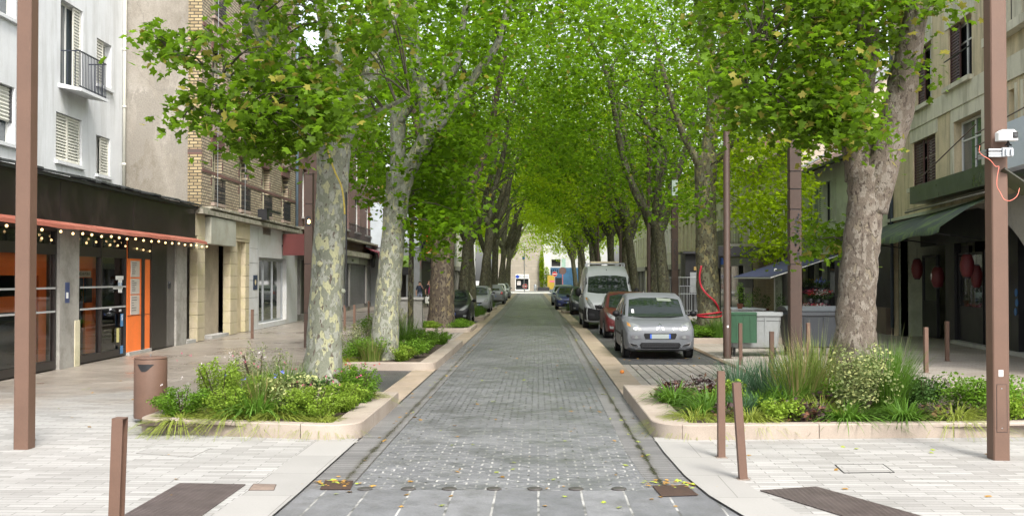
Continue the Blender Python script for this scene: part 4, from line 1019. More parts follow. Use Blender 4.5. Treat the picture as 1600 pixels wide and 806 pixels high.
m=MB(); m.prism([(0,.1,4.1),(0,-.9,3.7),(0,-.95,3.35),(0,-.9,3.35),(0,-.85,3.65),(0,.1,4.0)],(5,0,0)); m.build('canvas',pmat('maroon_canvas',(.13,.02,.03),.7),t); bx(t,'frame',M['steel_dark'],0,5,-.05,.1,4.05,4.2)
m=MB(); m.lathe([(.0,0),(.42,0),(.45,.06),(.45,.2)],(UL(577),-.35,3.15),20,'y'); m.build('ventilator',M['black'],D)

# ================================================================== grey modern building, pale houses beyond
G=thing('modern_building','grey metal-clad modern building with tall dark glazed bay, people in front of it','building',(-8.3,76,0))
M['clad']=pmat('pale_cladding',(.47,.51,.55),.45,.2,var=.06,bump=0); M['clad2']=pmat('grey_cladding',(.25,.26,.27),.5,.1,var=.1,bump=.05)
m=MB(); m.box(-9,-.0,-.06,.0,4.15,7.25); 
for k in range(4): m.box(-9,0,-.066,-.06,4.15+k*.8,4.165+k*.8)
m.build('clad_panel',M['clad'],G)
m=MB(); m.box(-9,0,.0,34,3.3,7.2); m.box(-9,-2.1,0,34,0,3.3); m.box(-.95,0,.0,1.2,0,3.3); m.build('wall',M['clad2'],G)
m=MB(); m.box(-2.1,-.95,.6,.7,0,3.3); m.quad((-.6,1.2,0),(-.6,34,0),(-.6,34,3.3),(-.6,1.2,3.3)); m.build('shop_recess',M['int_dark'],G)
m=MB(); m.box(-2.0,-1.9,.4,.5,.1,3.1); m.build('lit_poster',pmat('warm_poster',(.6,.42,.28),.5,bump=0),G)
m=MB(); m.box(.003,.35,1.0,12,3.5,6.6); m.build('glazed_bay',M['dark_glass'],G); m=MB(); m.box(.36,.37,3,5.5,4.0,6.2); m.build('green_reflection_panel',pmat('green_reflection',(.08,.17,.06),.3,bump=0,scale=2,var=.5),G)  # green reflection in the glazing, painted on as a thin panel
t=thing('parking_sign','red letter P sign box on the grey modern building','sign',(-8.0,81,3.0))
bx(t,'panel',M['black'],-.05,.75,-.06,.06,-.55,.55)
text('lettering','P',1.0,emit('red_neon',(1,.06,.04),1.6),t,(.35,-.07,0),(R(90),0,0),.005)
m=MB(); m.box(-.1,.25,.0,.1,.9,1.3); m.box(.35,.45,-.06,.06,.6,3.2); m.build('red_stripe',emit('red_neon_b',(.9,.05,.04),.9),t)
t=thing('awning','small green striped awning at the grey modern building','awning',(-10.6,75.8,0))
m=MB(); m.prism([(0,.2,3.55),(0,-1.3,2.95),(0,-1.3,2.6),(0,-1.25,2.6),(0,-1.2,2.9),(0,.2,3.45)],(1.7,0,0)); m.build('canvas',pmat('green_canvas',(.17,.28,.04),.6),t); bx(t,'valance',M['black'],0,1.7,-1.34,-1.3,2.2,2.75)
def plain_house(label,x0,x1,y0,y1,h,mat,face,rowsz,step,ww,wm=None,shop=True,col=None,roof=None):
    # face=+1: street front at x1 (left side of the street); face=-1: street front at x0
    X=x1 if face>0 else x0
    t=thing('town_house',label,'building',(X,y0,0),R(90) if face>0 else R(-90))
    Lh=y1-y0; s=(lambda u:u) if face>0 else (lambda u:-u)
    ops=[]; u=step*.5
    while u+ww<Lh:
        for c,d in rowsz: ops.append((min(s(u),s(u+ww)),max(s(u),s(u+ww)),c,d))
        u+=step
    lo,hi=min(0,s(Lh)),max(0,s(Lh)); dep=x1-x0
    m=MB(); wall(m,lo,hi,3.2 if shop else 0,h,ops,0,.2); shell(m,lo,hi,h,.0,dep); m.build('wall',mat,t)
    for o in ops: window(t,*o[:4],.15,wm or M['white'],M['sky_glass'],2,sill=(-.08,mat))
    if shop:
        m=MB(); u=lo
        while u<hi-.5:
            w_=min(4.2,hi-u); m.box(u,u+.3,0,.3,0,3.2); u+=w_
        m.box(lo,hi,-.08,.3,2.75,3.2); m.build('shop_surround',col or pmat('house_surround',(.25,.24,.22),.7),t)
        m=MB(); m.box(lo+.05,hi-.05,.15,.25,0.02,2.75); m.build('shop_window',M['dark_glass'],t)
    if roof:
        m=MB(); m.prism([(lo-.2,-.35,h),(lo-.2,dep*.5,h+roof[0]),(lo-.2,dep+.35,h)],(hi-lo+.4,0,0)); m.build('roof',roof[1],t)
    return t
M['pale_wall']=pmat('pale_wall',(.55,.53,.49),.85,var=.1,bump=.2,stain=(.4,.38,.33)); M['ochre']=pmat('ochre_render',(.42,.38,.25),.85,var=.12,bump=.2,stain=(.28,.26,.17))
M['tiles']=brickmat('roof_tiles',(.20,.105,.075),(.15,.085,.065),(.05,.035,.03),.22,.3,.02,'xyz',.8,var=.4,bump=.8,stain=((.10,.095,.06),1.2,.5,.65,.6))
plain_house('pale rendered house between the grey modern building and the end of the left row',-18,-8.5,110.5,126,9.5,M['pale_wall'],1,((4.2,6.0),(7,8.6)),2.6,1.2)
plain_house('white painted house at the far left corner of the street',-18,-8.2,126.3,141.5,8.5,M['white'],1,((4.2,6.0),),2.6,1.2)
# ------------------------------------------------------------------ leaves and blades (numpy)
def leaf_shape(kind):
    if kind=='plane':
        pol=[(0,1.0),(14,.74),(27,.60),(40,.78),(52,.92),(64,.72),(80,.58),(96,.66),(110,.70),(128,.46),(160,.26)]
        pts=[(math.sin(R(a))*r,math.cos(R(a))*r) for a,r in pol]; pts=pts+[(0,-.12)]+[(-x,y) for x,y in reversed(pts[1:])]
        V=[(0,.12,.06)]+[(x,y,-.22*(x*x+y*y)+.10*abs(x)) for x,y in pts]; n=len(pts)
        T=[(0,1+(k+1)%n,1+k) for k in range(n)]
    elif kind=='mid':
        pts=[(0,1.0),(.3,.5),(.78,.55),(.45,.05),(.5,-.3),(0,-.2),(-.5,-.3),(-.45,.05),(-.78,.55),(-.3,.5)]
        V=[(0,.15,.05)]+[(x,y,-.2*(x*x+y*y)+.08*abs(x)) for x,y in pts]; n=len(pts); T=[(0,1+(k+1)%n,1+k) for k in range(n)]
    else:
        V=[(0,1,-.1),(.5,.35,.05),(.32,-.35,0),(0,-.5,0),(-.32,-.35,0),(-.5,.35,.05),(0,.2,-.05)]
        T=[(6,1,0),(6,2,1),(6,3,2),(6,4,3),(6,5,4),(6,0,5)]
    V=np.array(V,float); V[:,:2]*=.5; V[:,2]*=.5
    return V,np.array(T)
LEAF_P=leaf_shape('plane'); LEAF_M=leaf_shape('mid'); LEAF_S=leaf_shape('small')
def place(q,P,tmpl,size,up=.6,droop=.35):
    V,T=tmpl; n=len(P); size=np.broadcast_to(np.asarray(size,float),(n,))
    nr=q.normal(size=(n,3))*.55; nr[:,2]+=up*1.6; nr/=np.linalg.norm(nr,axis=1)[:,None]
    t=q.normal(size=(n,3)); t[:,2]-=droop; t-=nr*np.sum(t*nr,1)[:,None]; t/=np.linalg.norm(t,axis=1)[:,None]
    s=np.cross(t,nr)
    W=(s[:,None,:]*V[None,:,0:1]+t[:,None,:]*V[None,:,1:2]+nr[:,None,:]*V[None,:,2:3])*size[:,None,None]+P[:,None,:]
    F=T[None]+(np.arange(n)*len(V))[:,None,None]
    return W.reshape(-1,3),F.reshape(-1,3)
def merge(parts):
    vs=[];ts=[];b=0
    for V,T in parts: vs.append(V); ts.append(T+b); b+=len(V)
    return np.concatenate(vs),np.concatenate(ts)
def blades(q,n,c,rad,h,lean=.6,width=.012,seg=4,droop=.5):
    ang=q.random(n)*2*np.pi; rr=rad*.5*np.sqrt(q.random(n)); hh=h*(.55+.55*q.random(n)); le=lean*(.25+.95*q.random(n))
    d=np.stack([np.cos(ang),np.sin(ang)],1); base=np.stack([c[0]+d[:,0]*rr,c[1]+d[:,1]*rr,np.full(n,c[2])],1)
    sd=np.stack([-d[:,1],d[:,0],np.zeros(n)],1); V=[];
    for k in range(seg+1):
        t=k/seg; out=le*h*(t**1.6); z=hh*(t-droop*le*t**2.4)
        p=base+np.stack([d[:,0]*out,d[:,1]*out,z],1); w=width*(1-t**1.5)*(.7+.6*q.random(n))[:,None] if k<seg else 0
        V.append(p-sd*w); V.append(p+sd*w)
    V=np.stack(V,1); m=2*(seg+1); T=[]
    for k in range(seg): a=2*k; T+=[(a,a+1,a+3),(a,a+3,a+2)]
    T=np.array(T)[None]+(np.arange(n)*m)[:,None,None]
    return V.reshape(-1,3),T.reshape(-1,3)
M['leaf_near']=leafmat('plane_leaf_near',(.072,.128,.010),(.18,.33,.012),.5,.5,((.26,.24,.045),.075),.48)
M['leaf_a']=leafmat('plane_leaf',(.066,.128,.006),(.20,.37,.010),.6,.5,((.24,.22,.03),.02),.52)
M['leaf_sunlit']=leafmat('plane_leaf_sunlit',(.12,.18,.006),(.38,.54,.012),.45,.5,None,.58)  # lighter, yellower copy of the plane leaf, sunlight put into its colour
M['g_green']=leafmat('green_blade',(.075,.15,.022),(.17,.33,.03),.35,.45,None,.3)
M['g_yellow']=leafmat('yellow_blade',(.20,.24,.045),(.36,.42,.06),.3,.5,None,.3)
M['g_blue']=leafmat('blue_green_blade',(.075,.14,.08),(.11,.22,.1),.3,.5,None,.25)
M['g_straw']=leafmat('mixed_grass_blade',(.13,.18,.04),(.24,.33,.06),.4,.5,((.34,.27,.12),.2),.3)
M['s_lime']=leafmat('lime_foliage',(.16,.24,.03),(.32,.46,.04),.35,.5,None,.3)
M['s_green']=leafmat('green_foliage',(.095,.18,.02),(.22,.40,.03),.35,.5,None,.3)
M['s_dark']=leafmat('dark_foliage',(.045,.09,.022),(.08,.17,.03),.4,.4,None,.2)
M['s_var']=leafmat('variegated_foliage',(.17,.21,.08),(.25,.3,.1),.4,.5,((.40,.42,.17),.3),.25)
M['s_pale']=leafmat('pale_foliage',(.2,.23,.11),(.26,.3,.12),.35,.6,((.3,.28,.15),.2),.25)
M['s_purple']=leafmat('purple_foliage',(.055,.035,.035),(.08,.03,.03),.45,.45,((.16,.075,.045),.25),.15)
M['fl_pink']=leafmat('pink_petal',(.55,.12,.22),(.6,.15,.25),.3,.5,None,.3); M['fl_white']=leafmat('white_petal',(.7,.66,.66),(.7,.6,.6),.1,.5,None,.3)
M['fl_blue']=leafmat('blue_petal',(.13,.17,.5),(.2,.2,.5),.3,.5,None,.3); M['fl_yellow']=leafmat('yellow_petal',(.65,.45,.03),(.6,.4,.03),.2,.5,None,.3)
M['fl_red']=leafmat('red_petal',(.45,.04,.05),(.4,.04,.05),.3,.5,None,.3)
# ================================================================== beige house with the black restaurant
FR=Frame(12,35.2,-.0765,-1); UR=lambda px,v=0: FR.u(px,v)
def ZR(px,py,v=0): return FR.uz(px,py,v)[1]
M['beige']=pmat('beige_roughcast',(.53,.445,.285),.95,var=.14,bump=.8,bscale=35,stain=(.25,.22,.145),stain_amt=.7,stain_scale=2,streak=.15)
M['beige2']=pmat('pale_band',(.54,.515,.40),.85,var=.08,bump=.15,stain=(.30,.28,.2),stain_amt=.7,stain_scale=2.5,streak=.15)
M['maroon']=pmat('maroon_shutter',(.06,.022,.02),.6,var=.2,bump=.1)
E1=FR.root('restaurant_house','beige roughcast house with dark shutters above a black restaurant in a wide arch','building')
r0,r1=UR(1396),14.5
ops=[]
def rop(px0,px1,py0,py1,pm,v=0):
    a,b=UR(px0,v),UR(px1,v); z1=ZR(pm,py0,v); z0=ZR(pm,py1,v); ops.append((a,b,z0,z1)); return ops[-1]
up=rop(1484,1521,32,128,1500); ul=rop(1434,1457,70,163,1445)
ll=(UR(1427),UR(1463),4.85,6.3); ops.append(ll); lm=(UR(1492),UR(1536),4.75,6.35); ops.append(lm)
ur=(UR(1556),UR(1640),8.0,10.2); lr=[(UR(1561),UR(1568),5.2,6.5),(UR(1578),UR(1589),5.2,6.5),(UR(1602),UR(1625),5.0,6.5)]
ops+=[ur]+lr
m=MB(); wall(m,r0,r1,4.0,12.6,ops,0,.28); shell(m,r0,r1,12.6,0,9); m.build('wall',M['beige'],E1)
m=MB(); m.box(r0,r1,-.05,-.0,6.72,7.28); m.build('string_course',M['beige2'],E1)
for o in (ll,lm): m=MB(); m.box(o[0]-.25,o[1]+.25,-.02,-.0,o[3],6.72); m.build('window_surround',M['beige2'],E1)
for bb in ((lm[0]-.28,lm[0],-.02,0,4.5,lm[3]),(lm[1],lm[1]+.28,-.02,0,4.5,lm[3]),(up[0]-.3,up[1]+.3,-.02,0,up[3],12.2),(ul[0]-.2,ul[1]+.15,-.02,0,ul[3],12.2)): bx(E1,'window_surround',M['beige2'],*bb)
m=MB(); m.box(r0,r1,-.6,.1,12.4,12.6); m.build('cornice',M['beige2'],E1)
for o,sh in ((up,1),(ul,2),(ll,3),(lm,0)):
    window(E1,o[0]+.02,o[1]-.02,o[2]+.02,o[3]-.02,.2,M['pvc'],M['dark_glass'] if sh!=0 else M['sky_glass'],2,(o[3]-.55,))
    m=MB(); m.box(o[0]-.15,o[1]+.15,-.16,.2,o[2]-.13,o[2]); m.build('sill',M['beige2'],E1)
    s=o[1]-o[0]
    if sh==1: shutter(E1,o[0],o[0]+s*.42,o[2]+.02,o[3]-.02,.05,M['maroon'])
    if sh==2: shutter(E1,o[0],o[0]+s*.45,o[2]+.02,o[3]-.02,.05,M['maroon'])
    if sh==3: shutter(E1,o[0],o[0]+s*.42,o[2]+.02,o[3]-.02,.05,M['maroon']); shutter(E1,o[1]-s*.42,o[1],o[2]+.02,o[3]-.02,.05,M['maroon'])
for o in (up,ul):
    m=MB(); m.tube([(o[0]-.05,-.1,o[2]+.75),(o[1]+.1,-.1,o[2]+.75)],.02,6); m.build('window_rail',M['iron'],E1)
m=MB(); m.box(ur[0],ur[1],.1,.27,ur[2],ur[3]); 
for k in range(4): m.box(ur[0]+(ur[1]-ur[0])*k/4,ur[0]+(ur[1]-ur[0])*k/4+.08,.02,.1,ur[2],ur[3])
m.build('loggia_panel',M['beige2'],E1)
m=MB(); m.box(ur[0]-.2,ur[1]+.2,-.25,.1,ur[2]-.22,ur[2]); m.build('sill',M['beige2'],E1)
m=MB(); m.tube([(ur[0]-.05,-.2,ur[2]+.85),(ur[1],-.2,ur[2]+.85)],.022,6)
for k in range(5): m.tube([(ur[0]+.9*k,-.2,ur[2]),(ur[0]+.9*k,-.2,ur[2]+.85)],.012,5)
m.build('window_rail',M['iron'],E1)
for o in lr:
    m=MB(); m.box(o[0],o[1],.2,.27,o[2],o[3]); m.build('niche_back',M['beige'],E1)
    m=MB(); m.box(o[0]-.14,o[0],-.03,.0,o[2],o[3]+.1); m.box(o[1],o[1]+.14,-.03,.0,o[2],o[3]+.1); m.build('niche_surround',M['beige2'],E1)
m=MB()
for k in range(4): m.tube([(UR(1545),-.3,4.7+.32*k),(r1,-.3,4.9+.36*k)],.018,5)
m.tube([(UR(1480),-.7,4.9),(UR(1545),-.3,5.9)],.018,5)
m.build('tie_cable',pmat('rusty_cable',(.1,.065,.045),.6),E1)
m=MB(); m.tube([(r0+.12,-.08,.3),(r0+.12,-.08,6.9),(r0+.5,-.08,7.5),(r0+.12,-.08,8),(r0+.12,-.08,12.4)],.06,8); m.build('downpipe',pmat('slate_blue_pipe',(.06,.075,.1),.5),E1,True)
# arch
aC,aR=FR.d.dot(Vector((11.65,30.4,0))-FR.o),6.1
m=MB(); n=40; U=[r0+(r1-r0)*k/n for k in range(n+1)]
def za(u):
    q=1-(max(0,u-aC)/aR)**2; return 1.1+2.85*math.sqrt(q) if q>0 else .0
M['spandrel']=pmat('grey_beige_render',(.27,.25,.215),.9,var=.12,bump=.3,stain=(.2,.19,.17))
for a,b in zip(U,U[1:]):
    A_,B_=za(a),za(b)
    m.quad((a,-.02,A_),(b,-.02,B_),(b,-.02,4.0),(a,-.02,4.0)); m.quad((a,-.02,A_),(a,.6,A_),(b,.6,B_),(b,-.02,B_))
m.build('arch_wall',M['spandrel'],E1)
m=MB(); U2=[UR(1423,-.6)+(UR(1560,-.6)-UR(1423,-.6))*k/6 for k in range(7)]
m.box(UR(1423,-.6),r1,-.62,-.02,4.22,4.72); m.build('metal_fascia',pmat('blue_grey_metal',(.05,.056,.065),.3,.4,var=.3,scale=2.5,bump=.05,stain=(.11,.12,.13),stain_amt=.5,stain_scale=1.5),E1)
m=MB(); m.tube([(UR(1415,-.5),-.5,4.02),(r1,-.5,4.12)],.03,6); m.tube([(UR(1415,-.5),-.45,4.1),(r1,-.45,4.2)],.012,5); m.build('gas_pipe',M['spandrel'],E1,True)
bx(E1,'light_box',pmat('pale_blue_box',(.5,.55,.62),.4,var=.05,bump=0),UR(1556,-.9),r1,-1.0,-.64,4.35,5.35)
# recessed shopfront
M['shopblack']=pmat('black_shopfront',(.014,.014,.016),.4,var=.2,bump=.03)
V=.9
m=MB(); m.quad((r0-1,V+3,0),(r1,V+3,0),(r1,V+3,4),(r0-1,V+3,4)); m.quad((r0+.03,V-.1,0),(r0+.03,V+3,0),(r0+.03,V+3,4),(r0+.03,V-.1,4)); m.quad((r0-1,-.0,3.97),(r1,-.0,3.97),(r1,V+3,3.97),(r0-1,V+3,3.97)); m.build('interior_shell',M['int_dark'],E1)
m=MB(); gl=[]
def pan(px0,px1,solid_to,top=3.0):
    a,b=UR(px0,V),UR(px1,V); f=.05
    m.box(a,a+f,V,V+.1,.05,top); m.box(b-f,b,V,V+.1,.05,top)
    if solid_to>.1: m.box(a+f,b-f,V+.02,V+.08,.05,solid_to)
    m.box(a+f,b-f,V,V+.1,top-.08,top); gl.append((a+f,b-f,solid_to,top-.08))
pan(1388,1413,.5,2.9); pan(1414,1434,.12,2.9); m.box(UR(1434,V),UR(1440,V),V-.1,V+.1,.03,3.05); pan(1440,1463,1.25,2.75); m.box(UR(1482,V),UR(1496,V),V-.1,V+.1,.03,3.05)
pan(1497,1535,1.15,2.75); pan(1538,1583,1.05,2.8); m.box(UR(1583,V),UR(1600,V),V-.15,V+.1,.03,3.1); pan(1600,1660,1.0,2.8)
m.box(r0-.8,r1,V-.05,V+.1,3.05,4.0); m.box(UR(1463,V),UR(1483,V),V+.6,V+.7,.03,3.0)
m.build('shop_front',M['shopblack'],E1)
for a,b,c,d in gl:
    m=MB(); m.quad((a,V+.05,c),(b,V+.05,c),(b,V+.05,d),(a,V+.05,d)); m.build('glazing',M['shop_glass'],E1)
bx(E1,'low_wall',pmat('brown_low_wall',(.13,.095,.075),.7,var=.2),UR(1376,.1),UR(1393,.1),-.1,.15,.02,.95)
m=MB(); m.box(UR(1497,V),UR(1660,V),V-.25,V,.02,.12); m.build('door_step',M['concrete'],E1)
def awning_green():
    t=FR.root('awning','dark green algae-stained awning over the black restaurant front','awning')
    a,b=UR(1388),UR(1572); m=MB(); n=16; vs=[];fs=[]
    prof=[(.0,3.86),(-.5,3.62),(-1.0,3.34),(-1.55,3.0),(-1.58,2.84)]
    for i in range(n+1):
        u=a+(b-a)*i/n; k=i/n; 
        for j,(v,z) in enumerate(prof): vs.append((u,v,z+.28*k+(.04*math.sin(i*1.3+j) if j>2 else -.03*math.sin(k*math.pi))))
    for i in range(n):
        for j in range(4): fs.append((i*5+j,i*5+j+1,(i+1)*5+j+1,(i+1)*5+j))
    m.add(vs,fs); m.build('canvas',pmat('algae_canvas',(.02,.036,.024),.75,var=.3,scale=.8,bump=.2,bscale=20,stain=(.085,.14,.025),stain_amt=.9,stain_scale=1.3),t,True)
    m=MB(); m.box(a,b,-.12,-.03,3.92,4.02); m.build('valance_rail',pmat('pale_rail',(.4,.42,.33),.5),t)
    for k in (.15,.5,.85):
        u=a+(b-a)*k; m=MB(); m.tube([(u,-.02,3.0),(u+.3,-.9,3.1),(u,-1.55,2.98+.28*k)],.02,6); m.build('folding_arm',M['steel_dark'],t)
awning_green()
M['lantern']=pmat('red_paper',(.085,.006,.008),.6,var=.15,bump=.1)
for (px,py,v,w_,lab) in ((1433,420,-.2,.17,'red paper lantern hanging over the restaurant glass, furthest along the black front'),(1465,433,.0,.19,'red paper lantern with a white emblem hanging at the dark restaurant doorway'),(1511,415,-.3,.18,'long red paper lantern hanging beside the mast with the camera'),(1526,432,.3,.15,'dim red paper lantern half hidden behind the longer lantern')):
    u,z=FR.uz(px,py,v); t=FR.root('paper_lantern',lab,'lantern',u,v); t.location.z=z
    prof=[(w_*.45,-.3)]+[(w_*(.62+.38*math.sin(math.pi*k/10))+(.008 if k%2 else 0),-.28+.056*k) for k in range(11)]+[(w_*.45,.3)]
    m=MB(); m.lathe(prof,n=18); m.build('paper_shade',M['lantern'],t,True)
    m=MB(); m.lathe([(w_*.5,.29),(w_*.5,.33)],n=14); m.lathe([(w_*.5,-.33),(w_*.5,-.29)],n=14); m.tube([(0,0,.3),(0,0,.62)],.006,4); m.build('cap',M['black'],t)
    if 'emblem' in lab:
        m=MB(); m.prism([(w_*.15+.06*math.cos(g)*(.7+.3*math.sin(3*g)),-w_*1.02,.02+.1*math.sin(g)) for g in [2*math.pi*k/9 for k in range(9)]],(0,.01,0)); m.build('emblem',M['label'],t)
for (px,py,k) in ((1599,457,0),(1600,473,0),(1598,487,0)):
    u,z=FR.uz(px-11,py,V-.16); m=MB(); m.lathe([(.0,-.01),(.1,-.01),(.1,.0)],(u,V-.16,z),12,'y'); m.build('sticker',pmat('shop_sticker_blue',(.03,.12,.3),.4),E1)
# bits on show behind the glass
r_=random.Random(21); 
def potplant(label,x,y,z,h,mat,seed,pot=True):
    t=thing('potted_plant',label,'potted plant',(x,y,z)); q=np.random.default_rng(seed)
    if pot: m=MB(); m.lathe([(.09,0),(.13,.2),(.14,.2),(.12,.19),(.0,.18)],n=12); m.build('pot',pmat('plant_pot',(.25,.09,.05),.7),t,True)
    V_,T_=leafcloud(q,220,(0,0,.2+h*.5),(.22,.22,h*.5),.07); npmesh('foliage',V_,T_,mat,t)
    return t
# ================================================================== low green house with the florist
def yz(px,X): return X*FPX/(px-841)  # depth along a wall parallel to the street (approx. used for layout only)
F2=Frame(12.3,52,0,-1); U2_=lambda px,v=0: F2.u(px,v); Z2_=lambda px,py,v=0: F2.uz(px,py,v)[1]
S=F2.root('shop_house','low pale green house with brown tiled roof and a florist with sign lettering below','building')
g0,g1=0.0,14.6
M['greenwall']=pmat('pale_green_render',(.42,.45,.33),.85,var=.1,bump=.2,stain=(.25,.27,.19))
o1=(U2_(1288),U2_(1299),4.35,6.1); o2=(U2_(1376),U2_(1385),4.3,6.1); o3=(U2_(1262),U2_(1269),4.35,6.1)
m=MB(); wall(m,g0,g1,3.7,6.75,[o1,o2,o3],0,.2); shell(m,g0,g1,6.75,0,9); m.build('wall',M['greenwall'],S)
for o in (o1,o2,o3): window(S,*o,.15,M['black'],M['dark_glass'],2)
m=MB(); m.box(U2_(1274),U2_(1284),-.03,.0,4.4,5.9); pc=m.build('wall_panel',pmat('green_frame',(.05,.09,.05),.5),S)
m=MB(); m.box(U2_(1275.5),U2_(1282.5),-.036,-.031,4.6,5.7); m.build('print',pmat('mural',(.14,.16,.13),.6,var=.6,scale=5,bump=0),pc)
for o in (o1,):
    shutter(S,o[0]-.75,o[0]-.05,o[2],o[3],-.05,M['greenwall']); shutter(S,o[1]+.05,o[1]+.75,o[2],o[3],-.05,M['greenwall'])
m=MB(); 
m.add([(g0-.3,-.55,6.7),(g1+.25,-.55,6.7),(g1+.25,4.5,9.4),(g0-.3,4.5,9.4)],[(0,1,2,3)]); m.add([(g0-.3,-.55,6.62),(g1+.25,-.55,6.62),(g1+.25,-.55,6.7),(g0-.3,-.55,6.7)],[(0,1,2,3)]); m.add([(g1+.25,-.55,6.62),(g1+.25,4.5,9.3),(g1+.25,4.5,9.4),(g1+.25,-.55,6.7)],[(0,1,2,3)])
m.add([(g0-.3,4.5,9.4),(g1+.25,4.5,9.4),(g1+.25,9.3,6.8),(g0-.3,9.3,6.8)],[(0,1,2,3)]); m.add([(g1,0,6.7),(g1,4.5,9.2),(g1,9,6.7)],[(0,1,2)])
m.build('roof',M['tiles'],S)
m=MB(); m.box(g0-.3,g1+.3,-.68,-.55,6.58,6.7); m.tube([(g1-1.0,-.6,6.6),(g1-.9,-.3,6.2),(g1-.85,-.06,6.1),(g1-.85,-.06,3.8)],.05,8); m.build('gutter',M['black'],S)
m=MB(); m.box(g0-.36,g0-.28,-.6,4.5,6.6,6.9); m.prism([(g0-.34,-.6,6.75),(g0-.34,4.5,9.5),(g0-.34,4.5,9.62),(g0-.34,-.6,6.87)],(.3,0,0)); m.build('verge',M['zinc'],S)
# shop level
bx(S,'shop_wall',M['shopblack'],g0,U2_(1243),.1,.3,0,3.7); bx(S,'shop_wall',M['shopblack'],U2_(1302),g1,.05,.3,0,3.7)
m=MB(); m.box(g0+.3,g0+.8,-.0,.09,0,3.2); m.build('pier',pmat('pier',(.3,.28,.2),.7),S)
fs_=bx(S,'fascia_board',pmat('sage_fascia',(.30,.33,.22),.6,var=.12,stain=(.2,.22,.14)),U2_(1240,-.2),U2_(1297,-.2),-.2,.1,3.05,4.0)
m=MB(); m.box(U2_(1240,-.2),U2_(1299,-.2),-.26,-.2,3.0,3.06); m.build('moulding',M['cream'],fs_)
tl=text('lettering','ANGBAL.FLEURS',.72,pmat('grey_letter',(.09,.11,.10),.5,var=0,bump=0),fs_,((U2_(1240,-.2)+U2_(1298,-.2))/2,-.205,3.56),(R(90),0,0),.004,sx=1.0)
w_=max(v.co.x for v in tl.data.vertices)-min(v.co.x for v in tl.data.vertices); tl.scale=(abs(U2_(1296,-.2)-U2_(1240,-.2))/w_,1,1)
t=F2.root('round_sign','round dark blue shop sign half hidden by leaves beside the florist fascia','sign',U2_(1220,-.3),-.3)
m=MB(); m.lathe([(.0,-.04),(.62,-.04),(.62,.04),(.0,.04)],(0,0,3.55),28,'y'); d_=m.build('disc',pmat('navy_sign',(.012,.03,.07),.4,var=.1,bump=0),t)
m=MB(); m.lathe([(.44,-.045),(.47,-.045)],(0,0,3.55),28,'y')
m.build('ring',pmat('sign_blue',(.12,.24,.34),.4,bump=0),d_)
t=F2.root('awning','navy blue sloping awning over the florist display','awning')
a,b=U2_(1243),U2_(1319); vo=-2.95; m=MB(); 
m.prism([(a,-.2,2.95),(a,vo,2.05),(a,vo-.02,1.98),(a,vo+.02,1.96),(a,-.2,2.86)],(b-a,0,0)); m.build('canvas',pmat('navy_canvas',(.014,.02,.065),.7,var=.2,scale=2,bump=.1,stain=(.025,.032,.08)),t)
m=MB(); m.tube([(a,vo,1.99),(b,vo,1.99)],.035,8); m.tube([(b+.02,-.2,2.9),(b+.02,vo,2.0)],.03,6); m.tube([(a-.02,-.2,2.9),(a-.02,vo,2.0)],.03,6); m.build('frame',pmat('pale_alu',(.5,.5,.46),.4,.3),t)
bx(t,'valance',M['black'],a,a+(b-a)*.4,vo+.25,vo+.3,1.55,1.97)
m=MB(); m.box(b-3.2,b-2.4,-.9,-.85,2.62,2.66); m.box(b-1.4,b-.6,-.9,-.85,2.68,2.72); m.build('tube_lamp',emit('tube_light',(.95,1,1),3),t)
t=F2.root('banner_sign','tall narrow pale sign with vertical lettering under the navy awning','sign',U2_(1212,-2.2),-2.2)
bx(t,'panel',pmat('sage_banner',(.30,.34,.25),.6,bump=0),0,1.1,-.03,.03,.2,2.35); bx(t,'post',M['white'],-.14,-.04,-.05,.05,0,2.4)
for k,ch in enumerate('FOUCHA'): text('lettering',ch,.3,M['black'],t,(.38,-.035,2.1-.31*k),(R(90),0,0),.002)
bx(S,'florist_window',M['dark_glass'],U2_(1243),U2_(1302),.12,.16,.1,2.95)
for a_,b_ in ((1255,1258),(1272,1275),(1284,1288)): bx(S,'window_post',pmat('sage_post',(.34,.38,.27),.6),U2_(a_),U2_(b_),.0,.12,.1,2.95)
# flower display of the florist
def leafcloud(q,n,c,r,size,tmpl=None,up=.6):
    p=q.normal(size=(n,3)); p/=np.linalg.norm(p,axis=1)[:,None]; p*=(q.random((n,1))**.4); P=np.array(c)+p*np.array(r)
    return place(q,P,tmpl or LEAF_S,size*(.7+.6*q.random(n)),up)
def flowerstand(label,x,y,z,cols,seed,w=.6):
    t=thing('flower_bucket',label,'flower bucket',(x,y,z)); q=np.random.default_rng(seed)
    m=MB(); m.lathe([(.12,0),(.17,.32),(.16,.32),(.0,.28)],n=12); m.build('bucket',M['steel_dark'],t,True)
    V_,T_=leafcloud(q,120,(0,0,.45),(w*.5,w*.5,.2),.09); npmesh('foliage',V_,T_,M['s_dark'],t)
    for c in cols:
        V_,T_=leafcloud(q,70,(q.normal(0,.08),q.normal(0,.08),.58),(w*.5,w*.5,.14),.07); npmesh('flower',V_,T_,M[c],t)
